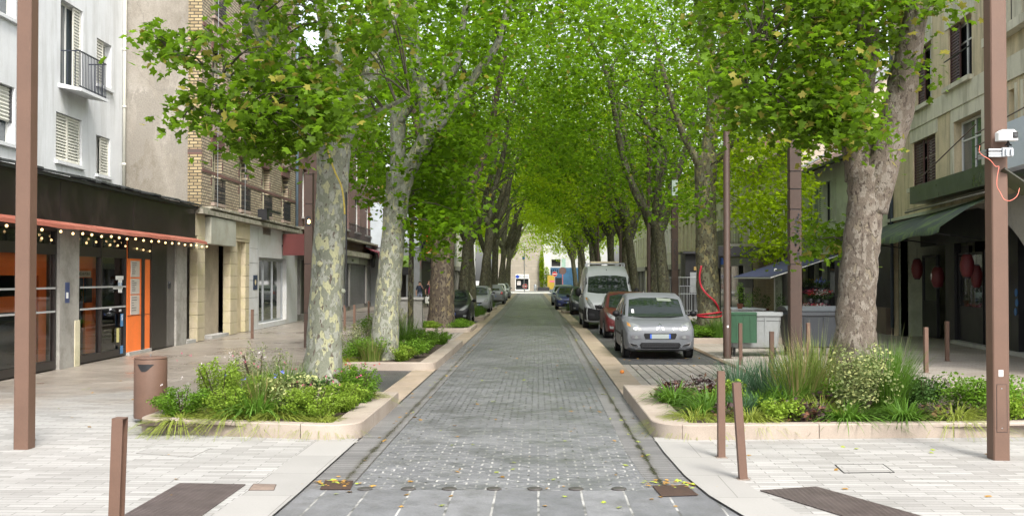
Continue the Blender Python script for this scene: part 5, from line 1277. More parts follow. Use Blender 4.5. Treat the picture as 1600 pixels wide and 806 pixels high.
fl=[(1262,470,['fl_white','fl_red'],'bucket of white and red flowers on the florist stand, lowest beside the light column'),(1273,466,['fl_red','fl_pink'],'bucket of deep red and pink flowers low on the florist stand'),(1285,470,['fl_pink','fl_white'],'bucket of pale pink flowers at the end of the lower shelf'),
 (1264,452,['fl_pink'],'bucket of pink flowers on the middle shelf of the florist'),(1276,449,['fl_white','fl_red'],'bucket of white and crimson flowers on the middle shelf'),(1288,447,['fl_red','fl_white'],'bucket of red flowers at the end of the middle shelf'),
 (1268,432,['fl_yellow'],'bucket of bright yellow flowers on the top shelf'),(1283,428,['fl_blue'],'bucket of violet flowers on the top shelf'),(1256,434,['s_lime'],'bucket of lime greenery on the top shelf'),(1279,420,['s_lime'],'tall bucket of lime foliage behind the yellow flowers')]
t=thing('flower_stand','stepped flower stand in front of the florist window','stand',(10.9,44.4,0))
for k,(v,z) in enumerate(((0,.35),(.45,.85),(.9,1.3))):
    bx(t,'shelf',M['steel_dark'],-.55+v,-.1+v,-2.0,2.0,z-.03,z)
m=MB()
for yy in (-1.95,1.9): 
    m.box(-.5,-.45,yy,yy+.05,0,.35); m.box(.75,.8,yy,yy+.05,0,1.3); m.box(.3,.35,yy,yy+.05,0,.85)
m.build('frame',M['steel_dark'],t)
for k,(px,py,c,lab) in enumerate(fl):
    v=(0,.45,.9)[min(2,k//3)]; X=10.9-.32+v; z=(.35,.85,1.3)[min(2,k//3)]
    Y=X*FPX/(px-841); flowerstand(lab,X,Y,z,c,50+k)
for k,(px,h,mk,lab) in enumerate(((1158,.55,'s_dark','low dark potted shrub at the start of the plant bench'),(1180,.95,'s_dark','tall dark potted conifer on the plant bench by the wooden shutter'),(1195,.6,'s_dark','dark potted shrub between the conifer and the banner sign'),(1218,.7,'s_dark','dark potted shrub in front of the banner sign'))):
    X=9.7; potplant(lab,X,X*FPX/(px-841)*1.0,.5,h,M[mk],80+k)
t=thing('plant_bench','black bench carrying dark potted shrubs','bench',(9.7,47.5,0)); bx(t,'top',M['black'],-.3,.3,-4,4,.42,.5)
for yy in (-3.8,0,3.8): bx(t,'leg',M['black'],-.28,.28,yy-.04,yy+.04,0,.42)
potplant('potted plant with red blossom standing behind the tall round mast',8.2,44.5,.75,.9,M['s_green'],95); potplant('bushy potted plant below the red blossom plant',8.9,46.2,.3,.9,M['s_green'],96)
t=thing('plant_table','small table with pots behind the green container lid','table',(8.5,45.4,0)); bx(t,'top',M['galv'],-.7,.7,-1.2,1.2,.70,.75)
for sx in (-1,1):
    for sy in (-1,1): bx(t,'leg',M['galv'],sx*.6-.02,sx*.6+.02,sy*1.1-.02,sy*1.1+.02,0,.7)
u,z=FR.uz(1404,480,1.6); p=FR.o+FR.d*u+FR.n*1.6; potplant('green potted plant inside the restaurant glass by the low wall',p.x,p.y,.9,.9,M['s_green'],97)
u,z=FR.uz(1420,480,1.5); p=FR.o+FR.d*u+FR.n*1.5; potplant('small potted plant behind the narrow restaurant glass',p.x,p.y,.5,.5,M['s_dark'],98)
u,z=FR.uz(1512,480,1.5); p=FR.o+FR.d*u+FR.n*1.5; potplant('potted plant in the restaurant window below the long lantern',p.x,p.y,1.1,.7,M['s_dark'],99)

# ================================================================== houses beyond on the right
Hs=thing('town_house','tall beige house whose blank gable rises behind the florist roof','building',(12.3,52.1,0),R(-90))
m=MB(); m.quad((0,-0.0,0),(0,10,0),(0,10,8.2),(0,0,8.2)); m.add([(0,-.0,8.2),(0,10,8.2),(0,5,12.2)],[(0,1,2)]); m.quad((-13,0,0),(0,0,0),(0,0,8.2),(-13,0,8.2)); m.build('wall',pmat('gable_beige',(.42,.36,.29),.9,var=.12,bump=.2,stain=(.3,.26,.21)),Hs)
m=MB(); m.prism([(-13,-.5,7.95),(-13,5,12.4),(-13,10.5,7.95),(-13,10.5,8.1),(-13,5,12.55),(-13,-.5,8.1)],(13.3,0,0)); m.build('roof',M['tiles'],Hs)
m=MB(); m.prism([(.02,-.55,7.9),(.02,5,12.3),(.02,5,12.62),(.02,-.55,8.2)],(.32,0,0)); m.build('verge',M['zinc'],Hs)
for k in range(4): window(Hs,-2.5-3*k,-1.3-3*k,4.2,6.4,-.05,M['white'],M['dark_glass'],2)
m=MB(); m.box(-13,0,-.12,-.0,2.7,3.3); m.box(-13,-.2,-.06,-.0,.1,2.7); m.build('shop_front',M['shopblack'],Hs)
roller(Hs,-9.6,-3.2,.1,3.2,-.2,pmat('wood_shutter',(.28,.22,.13),.7,var=.2))
M['ochre2']=pmat('cream_green_render',(.43,.42,.29),.85,var=.1,stain=(.3,.3,.2))
plain_house('cream house with iron balconies above a black storefront, beside the trunk with the red hose',12.3,22,65.3,80,9.5,M['ochre2'],-1,((4.3,6.6),(7.4,9.2)),2.1,1.1,None,True,M['shopblack'],(2.5,M['tiles']))
t=thing('balcony','long wrought iron balcony on the cream house','balcony',(12.3,65.3,0),R(-90)); bx(t,'slab',M['concrete'],-14,-.3,-.8,-.01,3.9,4.05); railing(t,-14,-.3,4.05,.95,-.75,M['iron'],.16,.7)
plain_house('ochre house further along the right side of the street',12.2,22,80.3,97,10.5,M['ochre'],-1,((4.3,6.4),(7.4,9.4)),2.4,1.1,None,True,None,(2.2,M['tiles']))
plain_house('pale house beyond the ochre one on the right',12.0,22,97.3,118,9,M['pale_wall'],-1,((4.3,6.4),),2.6,1.2,None,True,None,(2,M['slate']))
plain_house('cream corner house at the far right end of the street',11.6,22,118.3,141,10,M['ochre2'],-1,((4.3,6.4),(7.4,9)),2.8,1.2,None,True,None,(2,M['slate']))
bx(thing('shop_sign','small blue box sign sticking out past the red and white trunks','shop sign',(10.9,66,3.2)),'sign_box',pmat('sign_navy_box',(.02,.06,.22),.4),-.6,.6,-.08,.08,-.4,.4)
t=thing('awning','dark awning box over the black storefront behind the barrier','awning',(10.4,58,0)); bx(t,'canvas',M['black'],-1.2,1.9,-2.5,2.5,3.1,3.6); bx(t,'valance',M['black'],-1.25,-1.2,-2.5,2.5,2.5,3.6)
t=thing('kiosk','black painted kiosk standing behind the barriers on the right pavement','kiosk',(8.9,60,0)); bx(t,'body',M['shopblack'],-.95,.95,-1,1,0.02,3.3); bx(t,'counter_opening',M['galv'],-.7,.7,-1.02,-1.0,1.2,2.3); bx(t,'menu_board',pmat('menu_amber',(.3,.2,.07),.5),-.5,.2,-1.04,-1.02,2.4,2.6); bx(t,'roof',M['steel_dark'],-1.1,1.1,-1.3,1.1,3.3,3.42)

# ================================================================== end of the street
M['sandstone']=brickmat('pale_stone_blocks',(.33,.29,.24),(.28,.245,.2),(.22,.2,.165),1.0,.45,.012,'xzy',.85,var=.15,bump=.3)
P_=lambda px,py,Y=164: at(px,py,Y)
X=lambda px: P_(px,440).x
Z=lambda py: P_(840,py).z
t=thing('stone_building','pale stone building with a small blue and white shop closing the end of the street','building',(0,164,0))
so_=(X(806),X(826),.25,Z(435.5))
m=MB(); wall(m,X(770),X(848),0,9.5,[so_],0,.4); shell(m,X(770),X(848),9.5,0,8); m.build('wall',M['sandstone'],t)
m=MB(); m.quad((so_[0],.3,so_[2]),(so_[1],.3,so_[2]),(so_[1],.3,so_[3]),(so_[0],.3,so_[3])); sw=m.build('shop_window',M['dark_glass'],t)
bx(sw,'poster',pmat('pale_poster',(.6,.55,.55),.5,var=.3,scale=3,bump=0),X(808),X(813.5),.22,.28,.9,Z(437.5)-.1)
m=MB(); m.box(so_[0]-.1,so_[0],-.03,.3,.25,so_[3]); m.box(so_[1],so_[1]+.12,-.03,.3,.25,so_[3]); m.box(so_[0]-.1,so_[1]+.12,-.05,.3,.05,.25); m.build('shop_frame',M['white'],t)
sb=bx(t,'sign_board',M['white'],X(805.5),X(826.5),-.12,-.0,Z(435.3),Z(428.5))
m=MB(); m.lathe([(.0,-.14),(.27,-.14),(.27,-.12)],(X(808.5),0,Z(432)),18,'y'); m.build('logo_disc',pmat('logo_blue',(.01,.05,.35),.4,var=0,bump=0),sb)
text('lettering','Audika',.52,pmat('letter_navy',(.02,.03,.09),.4,var=0,bump=0),sb,(X(818.3),-.125,Z(432)),(R(90),0,0),.004)
m=MB(); m.box(X(849),X(860),.6,5,0,9); m.build('wall',M['pale_wall'],t)
t=thing('civic_building','white building with dark upper opening and bright blue ground floor at the street end','building',(0,165,0))
op_=(X(862),X(876),Z(416),Z(405)); 
m=MB(); wall(m,X(848.2),X(960),Z(418),11,[op_],0,.8); shell(m,X(848.2),X(960),11,0,9); m.build('wall',pmat('far_white_wall',(.40,.40,.39),.8,var=.1),t)
m=MB(); m.quad((op_[0],.7,op_[2]),(op_[1],.7,op_[2]),(op_[1],.7,op_[3]),(op_[0],.7,op_[3])); m.build('dark_opening',M['int_dark'],t)
m=MB(); m.box(X(878),X(884),-.05,-.0,Z(418),Z(404)); m.build('glazed_panel',pmat('green_glass',(.25,.36,.3),.2,bump=0),t)
m=MB(); m.box(X(856),X(905),-.3,.0,0,Z(418)); bw=m.build('blue_front',pmat('bright_blue',(.02,.075,.145),.5,var=.25,bump=0),t)
m=MB()
for k in range(5): m.box(X(861+3.2*k),X(862.3+3.2*k),-.33,-.3,Z(427),Z(421))
m.box(X(868),X(878),-.33,-.3,.1,Z(434)); m.build('shop_window',M['dark_glass'],bw)
t=thing('advert_panel','bright yellow advertising panel in front of the blue shopfront','panel',(X(861.5),163,0)); bx(t,'panel',pmat('bright_yellow',(.36,.25,.03),.5,var=.05,bump=0),-.6,.55,-.06,.06,.3,Z(430)); bx(t,'stripe',pmat('magenta',(.55,.1,.2),.5,bump=0),-.3,.55,-.08,-.06,1.35,1.6); bx(t,'post',M['galv'],-.05,.05,.06,.1,0,.3)
t=thing('climbing_plant','bright green climbing plant column against the stone wall','plant',(X(846.5),163.3,0)); q=np.random.default_rng(5)
pp=[leafcloud(q,1500,(0,0,3.2),(.42,.3,3.0),.26)]+[leafcloud(q,700,(.75,0,1.9),(.5,.3,1.8),.26)]; V_,T_=merge(pp); npmesh('foliage',V_,T_,M['leaf_sunlit'],t)
m=MB(); m.tube([(0,0,0),(.05,.05,3),(0,.05,5.6)],.07,6); m.build('stem',M['corten_dark'],t)
t=thing('planter_box','dark planter boxes under the climbing plant','planter',(X(846),162.6,0)); bx(t,'box',M['steel_dark'],-.6,1.2,-.3,.3,.02,.6)
t=thing('street_bin','grey round bin at the corner of the stone wall','litter bin',(X(836.5),162.6,.0)); m=MB(); m.lathe([(.2,0),(.24,.5),(.24,.85),(.15,1.0),(.0,1.05)],n=14); m.build('body',M['galv'],t,True); m=MB(); m.lathe([(.26,.84),(.26,.88)],n=14); m.build('rim',M['steel_dark'],t)
def noentry(label,px,pyc,Y,r):
    p=at(px,pyc,Y); t=thing('no_entry_sign',label,'road sign',(p.x,Y,0))
    m=MB(); m.tube([(0,0,0),(0,0,p.z+r*.8)],.035,8); m.build('post',M['galv'],t)
    m=MB(); m.lathe([(.0,-.06),(r,-.06),(r,-.04),(.0,-.04)],(0,0,p.z),24,'y'); d=m.build('disc',M['white'],t)
    m=MB(); m.lathe([(.0,-.066),(r*.93,-.066),(r*.93,-.06)],(0,0,p.z),24,'y'); m.build('red_face',pmat('sign_red',(.45,.01,.02),.4,var=0,bump=0),d)
    m=MB(); m.box(-r*.72,r*.72,-.072,-.066,p.z-r*.17,p.z+r*.17); m.build('white_bar',M['white'],d)
noentry('round red no entry sign with white bar in front of the blue and white shop',820.2,447,158,.36); noentry('round red no entry sign with white bar in front of the blue shopfront',866.7,428,150,.36)
p=at(879,423,140); t=thing('road_sign','brown octagonal sign seen from behind on a red and white post','road sign',(p.x,140,0))
m=MB(); m.prism([(.5*math.cos(R(22.5+45*k)),-.06,p.z+.5*math.sin(R(22.5+45*k))) for k in range(8)],(0,.03,0)); m.build('plate',pmat('sign_back',(.09,.05,.04),.6),t); m=MB(); m.tube([(0,0,0),(0,0,p.z+.3)],.06,8); m.build('post',pmat('sign_post_red',(.35,.1,.09),.5),t)
p=at(819,408,155); t=thing('street_lamp','grey lamp post carrying a small blue plate beside the blue and white shop','street lamp',(p.x,155,0)); m=MB(); m.tube([(0,0,0),(0,0,6.5)],.06,8); m.tube([(0,0,4),(.4,0,3.6)],.04,6); m.build('post',M['zinc'],t); bx(t,'plate',pmat('plate_blue',(.05,.12,.3),.5),-.25,.1,-.1,-.06,4.6,5.1); m=MB(); m.bbox(-.2,.2,-.2,.2,6.5,7.0,.04); m.build('lantern',M['white'],t)
# ================================================================== trees
M['bark1']=barkmat('pale_mottled_bark',(.165,.172,.128),(.31,.305,.18),(.085,.066,.05),(.235,.24,.2),.565,.62,11,.45)
M['bark2']=barkmat('olive_mottled_bark',(.085,.078,.042),(.19,.165,.075),(.04,.03,.02),(.12,.12,.075),.58,.57,8)
M['bark3']=barkmat('rough_damaged_bark',(.135,.108,.083),(.165,.137,.098),(.07,.052,.04),(.19,.165,.135),.62,.58,10,1.6)
M['bark_far']=barkmat('dark_green_bark',(.062,.060,.03),(.115,.105,.05),(.028,.022,.015),(.09,.092,.055),.62,.55,8)
def smooth_path(P,Rr,n=5):
    P=[Vector(p) for p in P]; out=[];rad=[]
    for i in range(len(P)-1):
        a=P[max(i-1,0)];b=P[i];c=P[i+1];d=P[min(i+2,len(P)-1)]
        for k in range(n):
            t=k/n; out.append(.5*((2*b)+(c-a)*t+(2*a-5*b+4*c-d)*t*t+(3*b-a-3*c+d)*t**3)); rad.append(Rr[i]+(Rr[i+1]-Rr[i])*t)
    out.append(P[-1]); rad.append(Rr[-1]); return out,rad
def branch(m,P,Rr,n=10,wob=.08,seed=0,sub=5):
    a,b=smooth_path(P,Rr,sub); r=random.Random(seed)
    b=[x*(1+.022*math.sin(i*1.3+seed)+.05*(r.random()-.5)) for i,x in enumerate(b)]
    m.tube(a,b,n,True,wob,seed); return a
def ppath(L): # (px,py,Y,width_px) -> points, radii
    return [at(x,y,Y) for x,y,Y,w_ in L],[w_*Y/FPX/2 for x,y,Y,w_ in L]
def flare(P,Rr,base_z=.12):
    # adds a root flare under the first point
    p=Vector(P[0]); q=Vector((p.x,p.y,base_z)); h=p.z-base_z
    return [q,q+(p-q)*.25,q+(p-q)*.6]+list(P),[Rr[0]*1.5,Rr[0]*1.17,Rr[0]*1.04]+list(Rr)
def tree_thing(name,label,base,group=None): return thing(name,label,'tree',(base[0],base[1],0),0,group)
def loc(m,t):
    c=Vector(t.location); m.v=[tuple(Vector(v)-c) for v in m.v]; return m
class Poly:
    def __init__(s,pts): s.p=pts
    def inside(s,x,y):
        c=False; p=s.p; j=len(p)-1
        for i in range(len(p)):
            if (p[i][1]>y)!=(p[j][1]>y) and x<(p[j][0]-p[i][0])*(y-p[i][1])/(p[j][1]-p[i][1]+1e-9)+p[i][0]: c=not c
            j=i
        return c
def spray(q,pts,n,r,size,tmpl,up=.55,flat=.45):
    """Leaf clumps: around every clump point n leaves in a flattened blob."""
    P=np.repeat(np.array([tuple(p) for p in pts]),n,0); k=len(P)
    o=q.normal(size=(k,3))*np.array([r,r,r*flat])*.6; P=P+o
    P[:,2]-=.25*(o[:,0]**2+o[:,1]**2)/max(r,.1)
    return place(q,P,tmpl,size*(.5+.8*q.random(k)),up)
def region(q,poly,Y0,Y1,n):
    P=Poly(poly); xs=[a for a,b in poly]; ys=[b for a,b in poly]; out=[]
    while len(out)<n:
        x=q.uniform(min(xs),max(xs)); y=q.uniform(min(ys),max(ys))
        if P.inside(x,y): out.append(at(x,y,q.uniform(Y0,Y1)))
    return out
TW={}
def twigs(m,q,pts,limbs,k,r=.012):
    m=TW.setdefault(id(m),(m,MB()))[1]
    # thin twigs from limb points to some of the clumps
    for p in [pts[i] for i in q.choice(len(pts),min(k,len(pts)),replace=False)]:
        p=Vector(p); b=min(limbs,key=lambda l:(l-p).length+(.6 if l.z>p.z else 0))
        
        if (b-p).length>1.7: continue
        mid=(b+p)/2+Vector((0,0,.15*(b-p).length)); a,_=smooth_path([b,mid,p],[1,1,1],3)
        m.tube(a,[r*(1.6-1.2*i/(len(a)-1)) for i in range(len(a))],5,False)

M['twig']=pmat('twig_bark',(.055,.048,.03),.9,var=.2,bump=0)
def twig(m,t):
    if id(m) in TW: loc(TW[id(m)][1],t).build('branchwork',M['twig'],t,True)
# ---- the pale mottled tree at the plaza corner
q=np.random.default_rng(11); Yt=16.0
t1=tree_thing('plane_tree','big plane tree with pale mottled trunk rising from the corner bed, cable running down it',gnd(504,640,.15)); t1.location=(at(504,600,Yt).x,Yt,0)
m=MB(); limbs=[]
P,Rr=ppath([(503,592,Yt,66),(506,540,Yt,56),(509,470,Yt,52),(514,380,Yt,50),(519,300,Yt,50),(521,240,Yt,52),(521,205,Yt,58)]); P,Rr=flare(P,Rr); limbs+=branch(m,P,Rr,18,.05,1)
for br in ([(510,225,16,44),(492,170,15.8,36),(455,115,15.4,32),(425,75,15.1,30),(402,30,14.9,28),(385,-20,14.8,26),(360,-120,14.6,22)],
           [(524,215,16,42),(528,150,16.1,32),(520,80,16.2,26),(505,20,16.3,22),(490,-40,16.4,20),(470,-140,16.5,14)],
           [(530,220,16,38),(560,160,16.1,30),(586,100,16.3,26),(604,50,16.4,22),(625,-20,16.5,20),(660,-140,16.8,14)],
           [(470,130,15.5,14),(420,125,15.0,10),(360,120,14.5,7),(300,95,14.1,5),(262,75,13.9,3)],
           [(500,190,15.8,14),(440,180,15.0,9),(370,190,14.3,6),(300,170,14.0,4)],
           [(540,190,16.0,12),(600,170,15.4,8),(640,150,15.0,5)]):
    P,Rr=ppath(br); limbs+=branch(m,P,Rr,10,.06,len(limbs))
# knobs and a dark hollow near the foot
for (px,py,w_) in ((512,592,20),(522,600,18),(500,412,10),(536,455,8)):
    c=at(px,py,Yt-.30); m.sphere(c,w_*Yt/FPX/2,8,6,(1,.6,1))
pts=[]
pts+=region(q,[(385,-60),(640,-60),(630,60),(600,130),(585,170),(560,200),(520,205),(480,215),(430,232),(390,230),(370,205),(400,165),(372,120),(365,60)],13.4,17.5,165)
pts+=region(q,[(225,55),(262,42),(300,55),(345,45),(360,110),(300,98),(250,92)],13.6,14.4,15)
pts+=region(q,[(245,188),(275,165),(290,140),(340,130),(390,150),(400,215),(330,198),(275,200)],13.6,14.4,15)
pts+=region(q,[(360,130),(470,110),(560,120),(585,170),(520,215),(430,225),(380,240)],13.2,15.4,50)
pts+=region(q,[(350,215),(420,215),(480,222),(465,245),(430,250),(380,235)],13.8,14.6,9)
pts+=region(q,[(180,-200),(700,-200),(660,-40),(340,-40)],14,18,70)
twigs(m,q,pts,limbs,150,.011)
twig(m,t1); loc(m,t1).build('trunk',M['bark1'],t1,True)
V_,T_=spray(q,pts,28,.30,.158,LEAF_P); V_=V_-np.array(t1.location); npmesh('crown',V_,T_,M['leaf_near'],t1)
cab=MB(); cp=[at(x,y,Yt-.34) for x,y in ((492,190),(505,212),(515,245),(524,270),(533,290),(537,312),(538.5,335))]
a,_=smooth_path(cp,[1]*len(cp),4); cab.tube(a,.014,6)
tag(cab.build('tree_cable',pmat('yellow_cable',(.35,.27,.04),.5,var=.3),smooth=True),'black and yellow cable slung diagonally down the pale mottled trunk','cable')
cab=MB(); cab.tube([at(541,300,Yt-.12),at(541,420,Yt-.16),at(540,480,Yt-.18)],.012,5); tag(cab.build('tree_cable',M['black']),'straight black cable on the shaded side of the pale mottled trunk','cable')

# ---- the forked tree in the second bed
q=np.random.default_rng(12); Yt=24.5
t2=tree_thing('plane_tree','leaning plane tree forking into pale limbs above the second planting bed',(at(600,560,Yt).x,Yt))
m=MB(); limbs=[]
P,Rr=ppath([(600,556,Yt,46),(603,500,Yt,42),(608,440,Yt,39),(614,370,Yt,37),(620,310,Yt,38),(626,272,Yt,44)]); P,Rr=flare(P,Rr); limbs+=branch(m,P,Rr,16,.06,2)
for br in ([(621,290,24.5,28),(622,240,24.6,24),(620,170,24.7,24),(612,104,24.8,20),(606,50,24.9,18),(600,-30,25,16),(590,-160,25.3,10)],
           [(630,280,24.5,30),(648,248,24.4,26),(667,214,24.3,27),(668,170,24.2,27),(655,125,24.1,22),(648,70,24.0,18),(640,-20,23.9,16)],
           [(672,212,24.3,20),(690,190,24.2,17),(712,155,24.1,15),(746,112,24.0,13),(780,62,23.8,11),(800,-20,23.6,9)],
           [(624,190,24.6,16),(645,160,24.5,14),(672,141,24.4,13),(709,112,24.3,12),(720,60,24.2,10),(735,-40,24.0,8)],
           [(692,190,24.2,12),(695,140,24.3,10),(690,90,24.4,8)]):
    P,Rr=ppath(br); limbs+=branch(m,P,Rr,10,.06,len(limbs))
pts=region(q,[(560,-60),(840,-60),(800,60),(745,130),(700,180),(740,220),(700,240),(640,150),(600,150),(560,190),(545,120)],21.5,28,300)
pts+=region(q,[(545,190),(600,205),(612,235),(625,280),(640,330),(620,350),(600,330),(560,300),(535,260)],23.5,27,50)
pts+=region(q,[(650,215),(700,180),(760,140),(770,210),(740,260),(735,330),(700,350),(690,400),(650,380),(640,300)],23.5,30,190)
pts+=region(q,[(540,-190),(860,-190),(840,-40),(560,-40)],22,28,60)+region(q,[(760,-120),(960,-120),(960,40),(760,60)],22,31,75)
twigs(m,q,pts,limbs,140,.014)
twig(m,t2); loc(m,t2).build('trunk',M['bark1'],t2,True)
V_,T_=spray(q,pts,27,.5,.185,LEAF_P); V_=V_-np.array(t2.location); npmesh('crown',V_,T_,M['leaf_a'],t2)
# ---- sapling beside it
t=tree_thing('young_tree','thin straight young tree behind the forked plane tree',(at(643,500,27.5).x,27.5))
m=MB(); P,Rr=ppath([(641,520,27.5,9.5),(642,440,27.5,8.5),(643,370,27.5,8),(644,300,27.5,7),(646,240,27.6,6)]); P,Rr=flare(P,Rr); limbs=branch(m,P,Rr,8,.15,5)
P,Rr=ppath([(643,365,27.5,5),(636,350,27.4,3.5),(628,335,27.3,2.5)]); branch(m,P,Rr,6,.1,6)
q=np.random.default_rng(13); pts=region(q,[(630,330),(700,320),(690,270),(650,230),(600,260),(615,330)],26.5,28.5,36); twigs(m,q,pts,limbs,20,.008)
twig(m,t); loc(m,t).build('trunk',M['bark2'],t,True); V_,T_=spray(q,pts,16,.4,.2,LEAF_P); npmesh('crown',V_-np.array(t.location),T_,M['leaf_a'],t)

# ---- big damaged tree in the wide bed
q=np.random.default_rng(14); Yt=17.0
t3=tree_thing('plane_tree','big plane tree with thick scarred grey-brown trunk split into two limbs in the wide bed',(at(1338,560,Yt).x,Yt))
m=MB(); limbs=[]
P,Rr=ppath([(1337,556,Yt,68),(1337,520,Yt,62),(1339,460,Yt,58),(1344,400,Yt,56),(1350,345,Yt,54),(1353,300,Yt,56),(1355,262,Yt,58)]); P,Rr=flare(P,Rr); limbs+=branch(m,P,Rr,20,.10,3)
for br in ([(1362,330,17,48),(1376,275,16.9,50),(1390,222,16.8,46),(1402,170,16.7,50),(1413,120,16.6,44),(1424,60,16.5,38),(1436,0,16.4,34),(1450,-90,16.3,28)],
           [(1346,280,17,50),(1340,235,17.05,44),(1342,190,17.1,34),(1349,145,17.1,30),(1357,100,17.2,28),(1360,60,17.2,30),(1350,20,17.3,24),(1345,-50,17.3,22),(1340,-150,17.4,14)],
           [(1338,250,17,36),(1320,215,16.8,24),(1295,195,16.5,16),(1262,178,16.2,11),(1220,160,15.9,7),(1170,150,15.6,4)],
           [(1345,150,17.1,14),(1315,120,16.8,10),(1280,90,16.5,8),(1230,70,16.2,6),(1180,60,15.8,4)],
           [(1357,60,17.2,12),(1320,20,17,10),(1270,-20,16.8,8)]):
    P,Rr=ppath(br); limbs+=branch(m,P,Rr,12,.10,len(limbs))
for (px,py,w_,Y) in ((1402,178,40,16.66),(1396,205,30,16.64),(1376,262,34,16.84),(1362,66,22,17.12)):
    c=at(px,py,Y); m.sphere(c,w_*Y/FPX/2,9,7,(1,.55,1.35))
pts=region(q,[(1090,-60),(1350,-60),(1345,40),(1330,130),(1320,175),(1290,205),(1240,190),(1200,205),(1150,180),(1110,150),(1095,70)],14.8,19,300)
pts+=region(q,[(1365,-60),(1410,-60),(1405,40),(1385,110),(1365,130),(1372,60)],16,18,40)
pts+=region(q,[(1230,140),(1320,130),(1350,165),(1365,190),(1340,215),(1300,222),(1250,205)],15,17,60)
pts+=region(q,[(1080,-180),(1480,-180),(1440,-40),(1090,-40)],15,19,60)
pts+=region(q,[(1418,105),(1436,100),(1434,130),(1420,125)],16.4,16.6,3)+region(q,[(1270,345),(1315,350),(1330,370),(1290,395),(1262,380)],17.6,18.2,9)+region(q,[(1430,-10),(1480,-10),(1470,10),(1440,15)],15.6,16.2,5)
twigs(m,q,pts,limbs,150,.012)
twig(m,t3); loc(m,t3).build('trunk',M['bark3'],t3,True)
V_,T_=spray(q,pts,31,.42,.163,LEAF_P); npmesh('crown',V_-np.array(t3.location),T_,M['leaf_near'],t3)

# ---- the tree with the red hose
q=np.random.default_rng(15); Yt=34.5
t4=tree_thing('plane_tree','mottled plane tree with red hose wrapped round its trunk',(at(1107,525,Yt).x,Yt))
m=MB(); limbs=[]
P,Rr=ppath([(1109,525,Yt,40),(1107,480,Yt,36),(1105,420,Yt,34),(1103,350,Yt,33),(1102,290,Yt,33),(1104,240,Yt,36)]); P,Rr=flare(P,Rr); limbs+=branch(m,P,Rr,16,.07,4)
for br in ([(1104,250,34.5,24),(1114,170,34.4,20),(1112,100,34.3,17),(1098,37,34.2,16),(1085,-30,34,14),(1070,-150,33.8,9)],
           [(1106,245,34.5,22),(1120,160,34.7,18),(1128,80,34.8,15),(1143,20,35,13),(1160,-80,35.2,10)],
           [(1100,270,34.5,14),(1072,220,34.2,11),(1050,160,33.8,9),(1030,90,33.4,7)],[(1110,260,34.5,12),(1150,220,34.2,9),(1200,190,33.6,6)]):
    P,Rr=ppath(br); limbs+=branch(m,P,Rr,10,.07,len(limbs))
pts=region(q,[(960,-60),(1250,-60),(1250,200),(1180,180),(1140,210),(1060,250),(1000,200),(960,100)],30,38,215)
pts2=region(q,[(1120,190),(1240,200),(1262,255),(1265,330),(1255,380),(1215,400),(1180,400),(1150,330),(1125,300)],32,37,230)
pts+=region(q,[(1040,270),(1100,300),(1090,345),(1050,330)],32,34,14)
pts+=region(q,[(940,-170),(1260,-170),(1250,-40),(960,-40)],30,38,50)+region(q,[(780,-80),(990,-80),(1000,90),(860,110),(780,70)],30,39,150)
twigs(m,q,pts+pts2,limbs,160,.014)
twig(m,t4); loc(m,t4).build('trunk',M['bark2'],t4,True)
V_,T_=spray(q,pts,24,.6,.20,LEAF_M); npmesh('crown',V_-np.array(t4.location),T_,M['leaf_a'],t4)
V_,T_=spray(q,pts2,24,.5,.20,LEAF_M); npmesh('crown',V_-np.array(t4.location),T_,M['leaf_sunlit'],t4)
hp=[at(x,y,Y) for x,y,Y in ((1096,415,34.12),(1093,432,34.12),(1096,448,34.1),(1105,460,34.05),(1116,470,34.08),(1122,480,34.2),(1124,492,34.4))]
a,_=smooth_path(hp,[1]*len(hp),4); hz=MB(); hz.tube(a,.029,8)
c=Vector(at(1108,490,Yt)); rr_=.385
for k in range(2): hz.tube([c+Vector((rr_*math.cos(g),rr_*math.sin(g),.05*math.sin(g*1.0+k*2)+.05*(k-1))) for g in [2*math.pi*i/20 for i in range(21)]],.027,7,False)
tag(hz.build('hose',pmat('red_hose',(.42,.015,.035),.45,var=.1),smooth=True),'red hose hanging along and coiled round the mottled trunk','hose')

